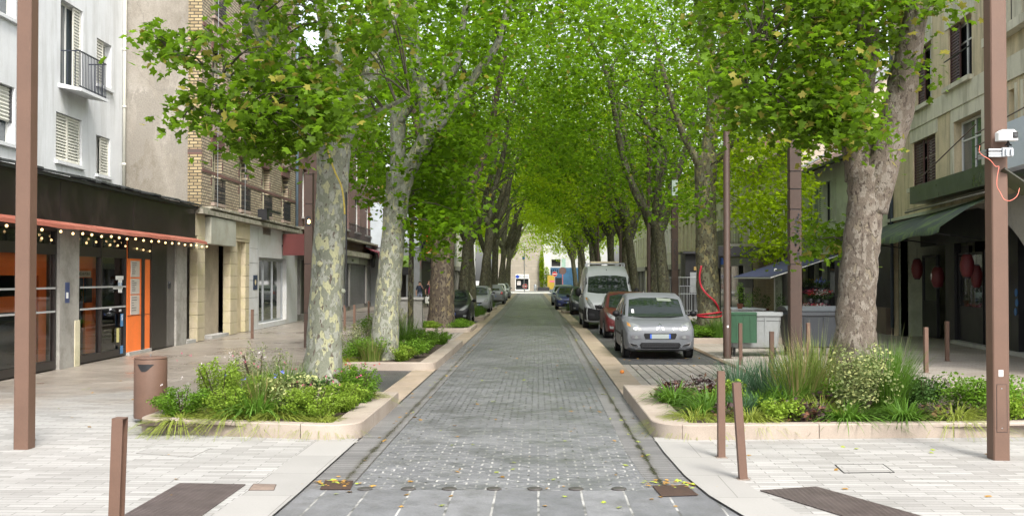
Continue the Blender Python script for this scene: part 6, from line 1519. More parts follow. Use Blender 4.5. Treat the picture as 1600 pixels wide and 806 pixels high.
# ---- the two rows beyond: four trunk-and-crown kinds, each row tree a copy with its own turn
def far_tree(seed,leaf,nl,lean):
    q=np.random.default_rng(seed); r=random.Random(seed); m=MB(); limbs=[]
    h=r.uniform(3.6,5.0); R0=.265
    limbs+=branch(m,[(0,0,.1),(0,0,.35),(lean*.1,0,1.6),(lean*.35,.05,h*.7),(lean*.6,0,h)],[R0*1.5,R0*1.15,R0,R0*.9,R0*.95],12,.08,seed)
    tops=[]
    for k in range(4):
        g=k*math.pi/2+r.uniform(-.5,.5); s=r.uniform(.6,1.3); L_=r.uniform(6.0,8.5)
        p0=Vector((lean*.6,0,h-.15)); dx=Vector((math.cos(g)*s,math.sin(g)*s,0))
        P=[p0,p0+dx*.7+Vector((0,0,1.2)),p0+dx*1.3+Vector((r.uniform(-.4,.4),r.uniform(-.4,.4),3.2)),p0+dx*2.1+Vector((r.uniform(-.6,.6),r.uniform(-.6,.6),L_*.75)),p0+dx*2.7+Vector((0,0,L_))]
        a=branch(m,P,[.22,.17,.13,.09,.05],8,.08,seed+k); limbs+=a; tops+=a[5:]
        for e in range(3):
            b=a[r.randint(7,len(a)-4)]; d=Vector((r.uniform(-1,1),r.uniform(-1,1),r.uniform(.2,.8))).normalized(); tops+=branch(m,[b,b+d*1.2,b+d*2.3+Vector((0,0,-.1))],[.06,.04,.02],5,.05,seed+e,3)
    C=[]
    while len(C)<nl:
        p=Vector((q.uniform(-5.2,6.6),q.uniform(-4.8,4.8),q.uniform(4.3,14.6)))
        e=((p.x-.7)/5.9)**2+(p.y/4.8)**2+((p.z-9.7)/5.2)**2
        if e>1 or (e<.35 and q.random()<.75): continue
        if p.z<6.0 and q.random()<.5 : continue
        if min((p-l).length for l in limbs)<3.6: C.append(p)
    twigs(m,q,C,limbs,120,.014)
    V_,T_=spray(q,C,20,.62,leaf*.86,LEAF_M if leaf<.27 else LEAF_S)
    w_=TW[id(m)][1]; m.add(w_.v,w_.f); return m,V_,T_
kinds=[]
def carve(V_,T_,X0,k):  # leaves that would hang into the carriageway's clear arch are pruned, as the street's trees are
    n=T_.max()+1; per=n//(len(T_)//k)
    return V_,T_
for i,(sd,lf,nl,ln) in enumerate(((101,.25,760,.5),(102,.25,760,-.2),(103,.30,600,.9),(104,.30,600,.2))): kinds.append(far_tree(sd,lf,nl,ln))
protos={}
def prune(V_,T_,k,flip,X):
    """Drop whole leaves inside the clear arch over the road and past the house fronts."""
    per=V_.shape[0]//k; C=V_.reshape(k,per,3).mean(1); x=C[:,0]*(-1 if flip else 1)+X
    keep=((x+.9)/4.6)**2+(C[:,2]/7.4)**2>1.0
    keep&=(abs(x)<9.3)
    F=T_.reshape(k,-1,3); idx=np.nonzero(keep)[0]; V2=V_.reshape(k,per,3)[idx].reshape(-1,3)
    T2=(F[idx]-(idx*per)[:,None,None]+(np.arange(len(idx))*per)[:,None,None]).reshape(-1,3); return V2,T2
def row_tree(i,x,y,left,label,group,bark,mat,sc=1.0):
    key=(i,left,mat)
    if key not in protos:
        m,V_,T_=kinds[i]; k=len(T_)//(len((LEAF_M if i<2 else LEAF_S)[1]))
        V2,T2=prune(V_,T_,k,not left,x)
        t=thing('plane_tree',label,'tree',(x,y,0),0,group)
        mm=MB(); mm.v=list(m.v); mm.f=list(m.f); mm.m=list(m.m)
        mm.build('trunk',M[bark],t,True); npmesh('crown',V2,T2,M[mat],t)
        if not left: t.scale=(-sc,sc,sc)
        else: t.scale=(sc,sc,sc)
        protos[key]=t; return t
    t=dup(protos[key],(x,y,0),0,label,group); t.scale=((-sc if not left else sc),sc,sc); return t
gl_='plane trees in the row on the side of the black hatchback'; gr_='plane trees in the row on the side of the silver people carrier'
tb=thing('plane_tree','thick dark-barked plane tree standing right in front of the black hatchback','tree',(at(690,510,41.5).x,41.5,0),0,gl_)
m,V_,T_=kinds[0]; k=len(T_)//len(LEAF_M[1]); V2,T2=prune(V_,T_,k,False,-3.7)
mm=MB(); sub=MB(); P=[(0,0,.1),(0,0,.5),(.02,0,1.6),(.05,0,3.0),(.15,0,4.4)]; branch(sub,P,[.66,.52,.46,.44,.5],16,.08,77); mm.v=list(m.v); mm.f=list(m.f); mm.m=list(m.m); mm.add(sub.v,sub.f)
mm.build('trunk',barkmat('brown_bark',(.075,.055,.036),(.17,.135,.07),(.035,.025,.018),(.11,.09,.06),.6,.55,7,.9),tb,True); npmesh('crown',V2,T2,M['leaf_a'],tb)
lefts=[(49.6,-3.45,0,'slim plane trunk just behind the black hatchback roof'),(56,-3.45,1,'dark plane trunk between the black hatchback and the small silver hatchback'),(67,-3.45,2,'green-mossed plane trunk behind the small silver hatchback'),(75,-3.4,1,'plane tree beside the dark car behind the silver hatchback'),(84,-3.4,3,'plane tree behind the silver car seen from the rear'),(95,-3.4,2,'plane tree beyond the rear-facing silver car'),(106,-3.5,3,'plane tree near the last parked cars of its row'),(117,-3.5,2,'forked plane tree second from the end of its row'),(131,-3.6,3,'last plane tree of its row, before the blue and white shop')]
for n_,(y,x,i,lab) in enumerate(lefts): row_tree(i,x,y,True,lab,gl_,'bark_far',('leaf_a','leaf_a','leaf_sunlit','leaf_a','leaf_sunlit','leaf_sunlit','leaf_sunlit','leaf_sunlit','leaf_sunlit')[n_],1.0+.06*((n_*37)%5-2)/2)
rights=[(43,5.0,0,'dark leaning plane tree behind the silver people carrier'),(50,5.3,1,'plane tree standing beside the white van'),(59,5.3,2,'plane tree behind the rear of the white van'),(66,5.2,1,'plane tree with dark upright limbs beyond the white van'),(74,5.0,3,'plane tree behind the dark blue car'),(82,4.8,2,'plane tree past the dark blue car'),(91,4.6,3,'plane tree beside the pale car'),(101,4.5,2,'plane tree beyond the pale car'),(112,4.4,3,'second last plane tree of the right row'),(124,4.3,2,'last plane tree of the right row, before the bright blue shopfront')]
for n_,(y,x,i,lab) in enumerate(rights): row_tree(i,x,y,False,lab,gr_,'bark_far',('leaf_a','leaf_a','leaf_sunlit','leaf_a','leaf_sunlit','leaf_a','leaf_sunlit','leaf_sunlit','leaf_sunlit','leaf_sunlit')[n_],1.0+.06*((n_*53)%5-2)/2)
end_=None
for x,y,i,lab,sc_ in ((-4.6,151,2,'bright leafy tree whose crown hangs over the end of the road',(1.15,1,.95)),(5.2,149,2,'bright leafy tree before the blue shopfront',(-1.2,1,.9)),(-12,150,2,'bright leafy tree at the corner of the cross street beyond the white corner house',(1.1,1,1.1)),(12,152,2,'leafy tree in front of the white building at the street end',(1.1,1,1.1))):
    if end_ is None:
        m,V_,T_=kinds[2]; end_=t=thing('plane_tree',lab,'tree',(x,y,0),0,'trees at the end of the street'); mm=MB(); mm.v=list(m.v); mm.f=list(m.f); mm.m=list(m.m); mm.build('trunk',M['bark_far'],t,True); npmesh('crown',V_,T_,M['leaf_sunlit'],t)
    else: t=dup(end_,(x,y,0),.8,lab,'trees at the end of the street')
    t.scale=sc_
# ================================================================== bedding plants
def plant(kind,label,x,y,z,h,r,group=None,seed=0,fl=None):
    q=np.random.default_rng(seed+1000); t=thing(kind[1],label,'plant',(x,y,z),0,group); k=kind[0]
    if k in ('tuft','lily','carex','tall'):
        n={'tuft':230,'lily':210,'carex':340,'tall':380}[k]; wd={'tuft':.009,'lily':.015,'carex':.006,'tall':.007}[k]; ln={'tuft':.5,'lily':.75,'carex':1.0,'tall':.32}[k]; dr={'tuft':.35,'lily':.75,'carex':.8,'tall':.4}[k]
        V_,T_=blades(q,n,(0,0,0),r*(1.0 if k!='tall' else 1.2),h*1.15,ln*r/h*1.6 if k!='tall' else .45,wd,5,dr); npmesh('blade_foliage',V_,T_,M[kind[2]],t)
        if k=='tall':
            V_,T_=blades(q,40,(0,0,0),r*.8,h*1.35,.3,.004,5,.3); npmesh('seed_stem',V_,T_,M['s_pale'],t)
    else:
        n={'shrub':1500,'perennial':3400,'clump':260,'airy':1300}[k]; sz={'shrub':.058,'perennial':.036,'clump':.095,'airy':.04}[k]
        n=int(n*max(.5,min(2.2,(r/.35)**2*(h/.45)**.5)))
        if k=='perennial' or k=='airy':
            parts=[]; st=26 if k=='perennial' else 34
            ang=q.random(st)*2*np.pi; rd=r*np.sqrt(q.random(st)); 
            for a,d in zip(ang,rd):
                m_=n//st; tt=q.random(m_)**.8; hh=h*(1-.45*(d/r)**2)*q.uniform(.8,1.1)
                P=np.stack([np.cos(a)*d*(.35+.65*tt)+q.normal(0,.035,m_),np.sin(a)*d*(.35+.65*tt)+q.normal(0,.035,m_),tt*hh],1); parts.append(place(q,P,LEAF_S,sz*(.7+.7*q.random(m_)),.5))
            V_,T_=merge(parts)
        elif k=='clump':
            p=q.normal(size=(n,3)); p/=np.linalg.norm(p,axis=1)[:,None]; p[:,2]=abs(p[:,2]); P=p*np.array([r,r,h*.85])*(.55+.45*q.random((n,1))); V_,T_=place(q,P,LEAF_M,sz*(.7+.6*q.random(n)),.9)
        else:
            c=[(q.normal(0,r*.42),q.normal(0,r*.42),h*q.uniform(.25,.72)) for _ in range(14)]
            V_,T_=merge([leafcloud(q,n//14,u,(r*.48,r*.48,h*.3),sz) for u in c])
        npmesh('foliage',V_,T_,M[kind[2]],t)
        m=MB()
        for e in range(7):
            a=q.random()*6.28; m.tube([(0.03*math.cos(a),.03*math.sin(a),-.02),(r*.4*math.cos(a),r*.4*math.sin(a),h*.5),(r*.6*math.cos(a),r*.6*math.sin(a),h*.8)],.006,4,False)
        m.build('stem',M['corten_dark'],t)
    if fl:
        for nm,cnt,mt,sz,zz in fl:
            a=q.random(cnt)*2*np.pi; d=r*np.sqrt(q.random(cnt)); P=np.stack([np.cos(a)*d,np.sin(a)*d,h*(zz+.28*q.random(cnt))],1)
            P=np.repeat(P,5,0)+q.normal(0,sz*.35,(cnt*5,3)); V_,T_=place(q,P,LEAF_S,sz*(.8+.4*q.random(len(P))),.3); npmesh('flower',V_,T_,M[mt],t)
    return t
LILY=('lily','day_lily','g_green'); CAR=('carex','sedge_tuft','g_yellow'); TUFT=('tuft','grass_tuft','g_green'); BLUE=('tuft','blue_grass','g_blue'); TALL=('tall','tall_grass','g_straw'); TALLG=('tall','tall_grass','g_green')
HEU=('clump','heuchera','s_purple'); SPI=('shrub','lime_shrub','s_lime'); VAR=('shrub','variegated_shrub','s_var'); GRN=('shrub','green_shrub','s_green'); PER=('perennial','perennial_plant','s_green'); LIM=('perennial','perennial_plant','s_lime'); AIR=('airy','airy_shrub','s_pale'); DRK=('shrub','dark_shrub','s_dark')
Zs=.15
right=[(HEU,'dark purple leaved clump at the kerb end of the wide bed',2.05,16.6,.36,.32),(HEU,'dark bronze clump behind the first green tuft of the wide bed',2.55,16.9,.4,.3),
 (LILY,'glossy green strappy tuft nearest the road corner of the wide bed',1.98,15.9,.42,.36),(LILY,'green strappy tuft beside the upright bollard, behind the yellow sedge',2.4,15.2,.42,.42),
 (SPI,'lime green low shrub among strappy tufts near the upright bollard',2.75,15.7,.38,.3),
 (CAR,'pale yellow sedge mound at the rounded kerb corner of the wide bed',2.02,14.15,.3,.42),(HEU,'purple and grey leaved clump between the yellow sedge and the upright bollard',2.42,14.2,.26,.22),
 (BLUE,'blue-green grass behind the upright bollard',2.95,16.2,.62,.38),(BLUE,'blue-green grass mound just behind the leaning bollard top',3.4,16.4,.66,.42),(BLUE,'small blue-green grass under the bollards',2.75,14.7,.3,.25),
 (LILY,'broad green strappy tuft behind the leaning bollard',3.05,15.0,.45,.45),(LILY,'green strappy tuft between the blue grass and the tall wispy grass',3.55,15.5,.5,.42),(CAR,'yellow-green sedge between the two near bollards',2.72,14.0,.3,.3),
 (SPI,'coppery lime low shrub right of the leaning bollard',3.12,14.15,.3,.28),(HEU,'purple leaved clump along the front kerb, right of the lime shrub',3.5,14.1,.28,.3),(HEU,'grey-green heart-leaved clump behind the purple front clump',3.3,14.5,.3,.3),
 (CAR,'yellow grass tuft below the tall wispy grass',3.75,14.6,.4,.36),(TALL,'tall wispy grass with straw stems left of the variegated shrub',3.75,15.9,.86,.5),(TALL,'tall wispy grass with straw stems in front of the dark container',4.15,16.4,.9,.5),(BLUE,'blue-green grass at the foot of the wispy grass',3.45,15.9,.4,.28),
 (LILY,'bright green strappy tuft at the front kerb below the variegated shrub',3.95,14.15,.36,.42),(VAR,'large cream and green variegated shrub in front of the big scarred trunk',4.35,14.7,.92,.46),
 (TALLG,'tall fresh green grass right of the variegated shrub',4.75,15.0,.85,.36),(TALLG,'second tall fresh green grass behind it, beside the scarred trunk',5.0,15.6,.85,.34),(LILY,'green strappy tuft at the front kerb below the tall fresh grass',4.7,14.15,.36,.36),
 (HEU,'rusty purple clump on the front kerb before the yellow sedge',5.08,14.2,.26,.26),(DRK,'bluish dark leafy clump behind the yellow sedge',5.35,15.4,.5,.38),(CAR,'yellow sedge mound between rusty clump and bright green shrub',5.4,14.25,.36,.42),
 (GRN,'rounded bright green leafy shrub beside the mast with the camera',5.85,14.95,.55,.5),(SPI,'lime shrub tucked at the foot of the mast with the camera',6.05,14.3,.32,.25),(CAR,'yellow sedge right of the mast with the camera',6.6,14.9,.5,.4),(HEU,'dark clump at the right picture edge of the wide bed',6.5,14.3,.24,.3),
 (LILY,'green tuft at the very right picture edge',6.9,14.6,.3,.3),(BLUE,'blue-grey grass behind the bright green shrub',5.6,16.0,.4,.4),(HEU,'bronze clump under the wispy grass',4.0,15.2,.3,.3),(GRN,'low green filler shrub behind the variegated shrub',4.5,15.8,.45,.4),(LILY,'green tuft between the lily and the purple clumps near the corner',2.2,14.6,.34,.3)]
for i,(k,lab,x,y,h,r) in enumerate(right): plant(k,lab,x,y,Zs,h*1.08,r*1.15,'bedding plants of the wide bed',i)
left=[(LIM,'bushy green flowering perennial with pink and white blooms at the litter bin end',-4.35,14.85,.68,.52,[('flower',9,'fl_white',.026,.85),('flower',8,'fl_pink',.024,.85)]),(PER,'low green flowering perennial next to the litter bin',-4.72,14.35,.42,.36,[('flower',5,'fl_white',.024,.9)]),
 (AIR,'pale airy shrub rising above the middle of the corner bed',-3.98,15.5,.85,.42,None),(LIM,'lime green perennial low in front of the airy shrub',-4.05,14.3,.4,.3,None),(CAR,'yellow-green sedge along the front kerb by the litter bin',-4.65,14.02,.22,.4,None),
 (CAR,'arching yellow sedge with dry blades in the middle of the front kerb',-3.98,14.05,.36,.4,None),(LILY,'strappy tuft with blue flower heads in the corner bed',-3.7,14.2,.48,.42,[('flower',4,'fl_blue',.04,1.0)]),(PER,'green feathery perennial behind the blue flowers',-3.75,15.0,.5,.42,[('flower',5,'fl_pink',.03,.9)]),
 (VAR,'rounded variegated shrub just left of the mottled trunk',-3.3,14.6,.52,.36,None),(DRK,'dark little shrub against the mottled trunk foot',-3.1,15.0,.5,.3,None),(LIM,'feathery bright green perennial in front of the mottled trunk',-2.95,14.2,.42,.36,[('flower',5,'fl_pink',.025,.9)]),(LIM,'green perennial right of the mottled trunk foot',-2.72,14.9,.45,.36,[('flower',5,'fl_pink',.03,.9)]),
 (PER,'red and pink flowering sage at the road corner of the bed',-2.62,15.8,.55,.36,[('flower',7,'fl_red',.03,.8),('flower',5,'fl_pink',.026,.8)]),(CAR,'short yellow sedge at the rounded corner of the bed',-2.75,13.82,.2,.28,None),(CAR,'small dry sedge behind the red sage',-2.66,16.5,.28,.26,None),(PER,'green trailing plant over the back kerb by the trunk',-2.95,16.6,.4,.34,None),(TALLG,'light green grass rising in the middle of the corner bed',-3.55,15.3,.62,.34,None),(TALL,'straw and green grass between the flowering perennial and the trunk',-3.75,14.7,.55,.34,None),(CAR,'pale sedge spilling beside the blue flowers',-3.35,14.05,.32,.36,None),(AIR,'thin airy shrub behind the flowering perennial',-4.4,16.2,.5,.4,None)]
for i,(k,lab,x,y,h,r,f) in enumerate(left): plant(k,lab,x,y,Zs,h*1.12,r*1.22,'bedding plants of the corner bed',100+i,f)
second=[(AIR,'pale wild shrub left of the forked trunk',-4.3,25.5,.8,.6),(GRN,'green weed shrub between the two pale trunks',-4.0,24.3,.6,.5),(TALL,'wild grass in front of the forked trunk',-3.7,24.0,.5,.4),(AIR,'pale wild shrub behind the forked trunk',-3.9,27.5,1.0,.6),(GRN,'fern-like green shrub beside the road edge of the second bed',-2.95,25.2,.5,.45),(LIM,'lime ground plant at the road corner of the second bed',-3.05,24.1,.35,.4),(PER,'leafy green perennial behind the fern-like shrub',-2.95,26.8,.55,.5),(PER,'leafy green perennial at the foot of the thin young tree',-3.1,28.3,.6,.5),(TALLG,'tall weedy grass around the thin young tree',-3.3,27.0,.9,.4),(GRN,'dark green shrub by the grey block wall',-4.2,29.2,.9,.6),(CAR,'yellow grass along the second bed kerb',-4.3,23.8,.3,.4),(PER,'green perennial at the far corner of the second bed',-2.8,30.2,.45,.45)]
for i,(k,lab,x,y,h,r) in enumerate(second): plant(k,lab,x,y,Zs,h,r,'wild plants of the second bed',200+i)
third=[(PER,'leafy ground cover left of the thick dark trunk',-4.5,40.6,.35,.6),(LIM,'lime ground cover before the thick dark trunk',-4.0,40.2,.3,.5),(GRN,'green ground cover right of the thick dark trunk',-2.95,40.6,.38,.5),(LIM,'lime weeds at the kerb corner before the black hatchback',-2.8,41.8,.28,.4)]
third+= [(TALLG,'tall green weeds beside the small silver hatchback',-3.0,53.5,.6,.7),(TALLG,'tall green weeds in the bed behind the black hatchback',-3.2,51.5,.5,.6),(TALLG,'green weeds at the second silver car',-3.0,67.4,.5,.5)]
third+= [(GRN,'green weeds at the foot of the trunk with the red hose',5.0,33.7,.45,.5),(TALLG,'tall grass at the foot of the trunk with the red hose',5.5,33.6,.7,.45),(GRN,'leafy weeds beside the silver people carrier',4.9,35.5,.6,.5),(GRN,'leafy shrub behind the round mast by the containers',6.4,34.4,.6,.6),(TALLG,'bright grass in front of the dark blue car',2.0,61.6,.5,.7),(TALLG,'bright grass at the kerb of the dark blue car',2.7,62.4,.45,.6)]
for i,(k,lab,x,y,h,r) in enumerate(third): plant(k,lab,x,y,.12,h,r,'weeds of the far beds',300+i)
t=thing('block_wall','low grey concrete wall overgrown with weeds behind the thin young tree','wall',(-4.9,37.5,0)); bx(t,'wall_block',pmat('mossy_concrete',(.17,.165,.15),.85,var=.2,stain=(.08,.085,.05)),-.55,.9,-.15,.15,0,1.25); bx(t,'coping',pmat('coping',(.22,.215,.2),.8),-.6,.95,-.2,.2,1.25,1.33)
plant(AIR,'brownish creeper on the low grey wall',-4.9,37.0,.1,1.1,.5,None,400)
# ================================================================== fallen leaves
q=np.random.default_rng(77); P=[];n=0
for c,r_,k in (((-2.0,10.55),.16,34),((1.5,10.55),.17,40),((1.25,10.7),.1,14)):
    for _ in range(k): P.append((c[0]+q.normal(0,r_),c[1]+q.normal(0,r_*.6),.018))
for _ in range(170):
    y=9.5+55*q.random()**1.6; P.append((q.uniform(xl(y),xr(y)),y,.012))
for _ in range(70):
    y=10+30*q.random(); s=q.random()<.5; P.append((xl(y)+.3+q.normal(0,.06) if s else xr(y)-.22+q.normal(0,.06),y,.014))
for _ in range(50): P.append((q.uniform(1.9,4.2),q.uniform(19,30),.03))
for _ in range(40): P.append((q.uniform(-9,-2.4),q.uniform(9.5,22),.03))
for _ in range(20): P.append((q.uniform(2,8),q.uniform(9.5,13),.03))
for _ in range(60): P.append((q.uniform(-5,-2.6),q.uniform(14,17),.2))
P=np.array(P); sz=.07*(.5+.9*q.random(len(P))); 
V_,T_=place(q,P,LEAF_P,sz,2.6,0)
M['fallen']=leafmat('fallen_leaf',(.30,.17,.04),(.3,.2,.04),.4,.7,((.30,.36,.05),.4),.1)
o=npmesh('fallen_leaves',V_,T_,M['fallen']); o['kind']='stuff'
t=tag(MB().sphere((0,0,0),.045,12,8,(1,1,.9)).build('orange_fruit',pmat('fruit_orange',(.6,.2,.03),.5),smooth=True),'small orange ball lying on the bay paving before the silver people carrier','fruit'); t.location=gnd(972,580.5,.055)
# ================================================================== vehicles
def herm(keys,n):
    """keys: list of tuples (y, a, b, ...) -> n samples per interval with limited-slope cubic interpolation."""
    K=np.array(keys,float); y=K[:,0]; d=np.diff(K,axis=0); s=d[:,1:]/d[:,:1]
    m=np.zeros((len(K),K.shape[1]-1)); m[0]=s[0]; m[-1]=s[-1]
    for i in range(1,len(K)-1):
        a,b=s[i-1],s[i]; m[i]=np.where(a*b>0,2*a*b/(a+b+1e-12),0)
    out=[]
    for i in range(len(K)-1):
        h=y[i+1]-y[i]
        for k in range(n):
            t=k/n; h00=2*t**3-3*t**2+1; h10=t**3-2*t**2+t; h01=-2*t**3+3*t**2; h11=t**3-t**2
            out.append(np.concatenate([[y[i]+t*h],h00*K[i,1:]+h10*h*m[i]+h01*K[i+1,1:]+h11*h*m[i+1]]))
    out.append(K[-1]); return np.array(out)
def section(z0,zb,zt,wl,wb,wt):
    p=[(0,z0),(wl*.8,z0),(wl*.97,z0+.05),(wl,z0+.16),(max(wl,wb)*1.0,z0+(zb-z0)*.55),(wb,zb-.04),(wb*.985,zb+.02)]
    g=zt-zb
    p+=[(wb+(wt-wb)*.5,zb+g*.5),(wt+.02,zb+g*.86),(wt-.05,zb+g*.965),(wt*.6,zt-.006),(0,zt)]
    return p
class Car:
    def __init__(s,name,label,loc,rz,keys,paint_,group='parked cars'):
        s.t=thing(name,label,'van' if name=='van' else 'car',loc,rz,group); t=s.t; s.p=paint_
        S=herm(keys,5); n=len(S); vs=[];fs=[]
        for r in S:
            h=section(*r[1:]); ring=h+[(-x,z) for x,z in reversed(h[1:-1])]
            for x,z in ring: vs.append((x,r[0],z))
        m=len(ring)
        for i in range(n-1):
            for k in range(m): fs.append((i*m+k,i*m+(k+1)%m,(i+1)*m+(k+1)%m,(i+1)*m+k))
        vs.append((0,S[0][0]-.015,(S[0][1]+S[0][3])/2)); vs.append((0,S[-1][0]+.01,(S[-1][1]+S[-1][3])/2)); a,b=len(vs)-2,len(vs)-1
        for k in range(m): fs.append((a,(k+1)%m,k)); fs.append((b,(n-1)*m+k,(n-1)*m+(k+1)%m))
        mb=MB(); mb.add(vs,fs); s.body=mb.build('body',paint_,t); autosmooth(s.body,42)
        s.bvh=BVHTree.FromPolygons([Vector(v) for v in vs],fs); s.L=S[-1][0]
    def patch(s,name,outline,mat,d='f',off=.006,parent=None,thick=0,seg=6):
        pts=[]; n=len(outline)
        for k in range(n):
            a,b=outline[k],outline[(k+1)%n]
            for e in range(seg): pts.append((a[0]+(b[0]-a[0])*e/seg,a[1]+(b[1]-a[1])*e/seg))
        cx=sum(p[0] for p in pts)/len(pts); cz=sum(p[1] for p in pts)/len(pts)
        O={'f':lambda u,z:Vector((u,-3,z)),'r':lambda u,z:Vector((u,s.L+3,z)),'L':lambda u,z:Vector((-4,u,z)),'R':lambda u,z:Vector((4,u,z)),'t':lambda u,z:Vector((u,z,6))}[d]
        D={'f':Vector((0,1,0)),'r':Vector((0,-1,0)),'L':Vector((1,0,0)),'R':Vector((-1,0,0)),'t':Vector((0,0,-1))}[d]
        vs=[]; ext=max(max(p[0] for p in pts)-min(p[0] for p in pts),max(p[1] for p in pts)-min(p[1] for p in pts)); nr=3 if ext<.16 else 6 if ext<.4 else 12; rings=[1-.93*k/nr for k in range(nr+1)]; last=None
        if ext>.9 and seg>2:
            seg2=14; pts=[]
            for k in range(n):
                a,b=outline[k],outline[(k+1)%n]
                for e in range(seg2): pts.append((a[0]+(b[0]-a[0])*e/seg2,a[1]+(b[1]-a[1])*e/seg2))
        for f in rings:
            for u,z in pts:
                o=O(cx+(u-cx)*f,cz+(z-cz)*f); h=s.bvh.ray_cast(o,D)
                p=h[0] if h[0] is not None else (o+D*last if last else o)
                if h[0] is not None: last=h[3]
                vs.append(p-D*off)
        m=len(pts); fs=[]
        for i in range(len(rings)-1):
            for k in range(m): fs.append((i*m+k,i*m+(k+1)%m,(i+1)*m+(k+1)%m,(i+1)*m+k))
        fs.append(tuple((len(rings)-1)*m+k for k in range(m)))
        # rim back to the body so that the piece has an edge
        b=len(vs); vs+=[vs[k]+D*(off+.004) for k in range(m)]
        for k in range(m): fs.append((k,(k+1)%m,b+(k+1)%m,b+k))
        mb=MB(); mb.add(vs,fs); o=mb.build(name,mat,parent or s.t); autosmooth(o,40); return o
    def sym(s,name,outline,mat,d='f',**k):
        a=s.patch(name,outline,mat,d,**k); b=s.patch(name,[(-u,z) for u,z in outline],mat,d,**k); return a,b
    def sides(s,name,outline,mat,**k): return s.patch(name,outline,mat,'L',**k),s.patch(name,outline,mat,'R',**k)
    def wheel(s,y,x,r=.31,w=.2,rim=None):
        for sx in (-1,1):
            m=MB(); m.lathe([(r*.62,-w/2),(r*.93,-w/2),(r,-w/2+.03),(r,w/2-.03),(r*.93,w/2),(r*.62,w/2)],(sx*(x-w/2+.012),y,r),28,'x'); wl=autosmooth(m.build('wheel',M['rubber'],s.t),30)
            xo=sx*(x+.004); m=MB(); c=(xo,y,r)
            m.lathe([(r*.62,-.03*sx),(r*.64,.012*sx),(r*.58,.014*sx),(r*.54,-.02*sx)],c,28,'x')
            for k in range(7):
                g=2*math.pi*k/7; a=Vector((xo-.008*sx,y+math.cos(g)*r*.1,r+math.sin(g)*r*.1)); b=Vector((xo-.002*sx,y+math.cos(g)*r*.58,r+math.sin(g)*r*.58)); t_=Vector((0,-math.sin(g),math.cos(g)))*r*.085
                m.prism([a-t_,a+t_,b+t_*1.2,b-t_*1.2],(.012*sx,0,0))
            m.lathe([(.0,.012*sx),(r*.14,.01*sx),(r*.16,-.01*sx)],c,14,'x'); m.build('rim',rim or M['alloy'],wl)
            m=MB(); m.lathe([(.0,-.015*sx),(r*.56,-.015*sx)],c,20,'x'); m.build('brake',M['black'],wl)
            s.patch('wheel_arch',[(y+(r+.055)*math.cos(2*math.pi*k/14),r+.02+(r+.055)*math.sin(2*math.pi*k/14)) for k in range(14)] ,M['plastic'],'L' if sx<0 else 'R',off=.004,seg=1)
    def mirror(s,x,y,z,mat,w=.2,h=.15):
        for sx in (-1,1):
            m=MB(); m.sphere((sx*(x+w*.55),y,z),.5,12,8,(w,.18,h)); m.tube([(sx*(x-.06),y+.02,z-h*.3),(sx*(x+w*.3),y,z-h*.2)],.025,6); mm=m.build('mirror',mat,s.t,True)
            m=MB(); m.box(sx*(x+w*.55)-w*.34,sx*(x+w*.55)+w*.34,y+.085,y+.092,z-h*.32,z+h*.32); m.build('mirror_glass',M['chrome'],mm)
    def plate(s,z,front=True,w=.5,x0=0,y=None):
        d='f' if front else 'r'; P=s.patch('number_plate',[(x0-w/2,z-.055),(x0+w/2,z-.055),(x0+w/2,z+.055),(x0-w/2,z+.055)],pmat('plate_white',(.23,.26,.25),.45,var=.05,bump=0),d,.022)
        for sx in (-1,1): s.patch('plate_band',[(x0+sx*w*.5-sx*.0,z-.055),(x0+sx*(w*.5-.04),z-.055),(x0+sx*(w*.5-.04),z+.055),(x0+sx*w*.5,z+.055)],pmat('plate_blue2',(.02,.08,.4),.45,var=0,bump=0),d,.026,parent=P)
silver=pmat('silver_paint',(.135,.143,.155),.45,.2,var=.03,bump=0,spec=.25); silver2=paint('silver_paint_b',(.22,.23,.245),.2,.45,.2); whitep=paint('van_white',(.33,.345,.36),.0,.4,.3); blackp=pmat('black_car_paint',(.006,.0065,.008),.35,.0,var=.03,bump=0,spec=.4); redp=paint('red_car_paint',(.08,.005,.007),.1,.25); bluep=paint('blue_car_paint',(.02,.03,.12),.2,.25); darkp=paint('dark_car_paint',(.014,.017,.023),.1,.3,.2); paleb=paint('pale_blue_grey_paint',(.30,.35,.4),.3,.25)
# ---- silver people carrier
def mpv_keys(L=4.08,W=.87,H=1.6):
    return [(0.0,.30,.60,.70,W*.76,W*.78,W*.64),(.05,.24,.66,.80,W*.89,W*.91,W*.76),(.22,.2,.74,.89,W*.97,W*.97,W*.82),(.55,.19,.83,.955,W*.99,W*.985,W*.84),(.98,.19,.92,1.03,W,W,W*.85),(1.35,.19,.97,1.30,W,W,W*.83),(1.78,.19,.99,H-.06,W,W,W*.80),(2.3,.19,1.0,H,W,W,W*.78),(3.2,.2,1.02,H-.02,W,W*.99,W*.75),(3.75,.22,1.05,H-.12,W*.97,W*.96,W*.70),(3.98,.28,1.04,1.2,W*.93,W*.92,W*.62),(L,.36,.9,.98,W*.84,W*.84,W*.55)]
c=Car('car','silver people carrier parked facing the viewer in front of the white van',(2.97,26.6,.012),0,mpv_keys(),silver)
c.patch('windscreen',[(-.70,1.02),(-.35,.985),(.35,.985),(.70,1.02),(.635,1.43),(.35,1.475),(-.35,1.475),(-.635,1.43)],M['car_glass'],off=.007)
c.sym('headlight',[(.44,.72),(.56,.68),(.74,.70),(.80,.80),(.795,.93),(.70,.90),(.52,.84)],M['lamp_lens'])
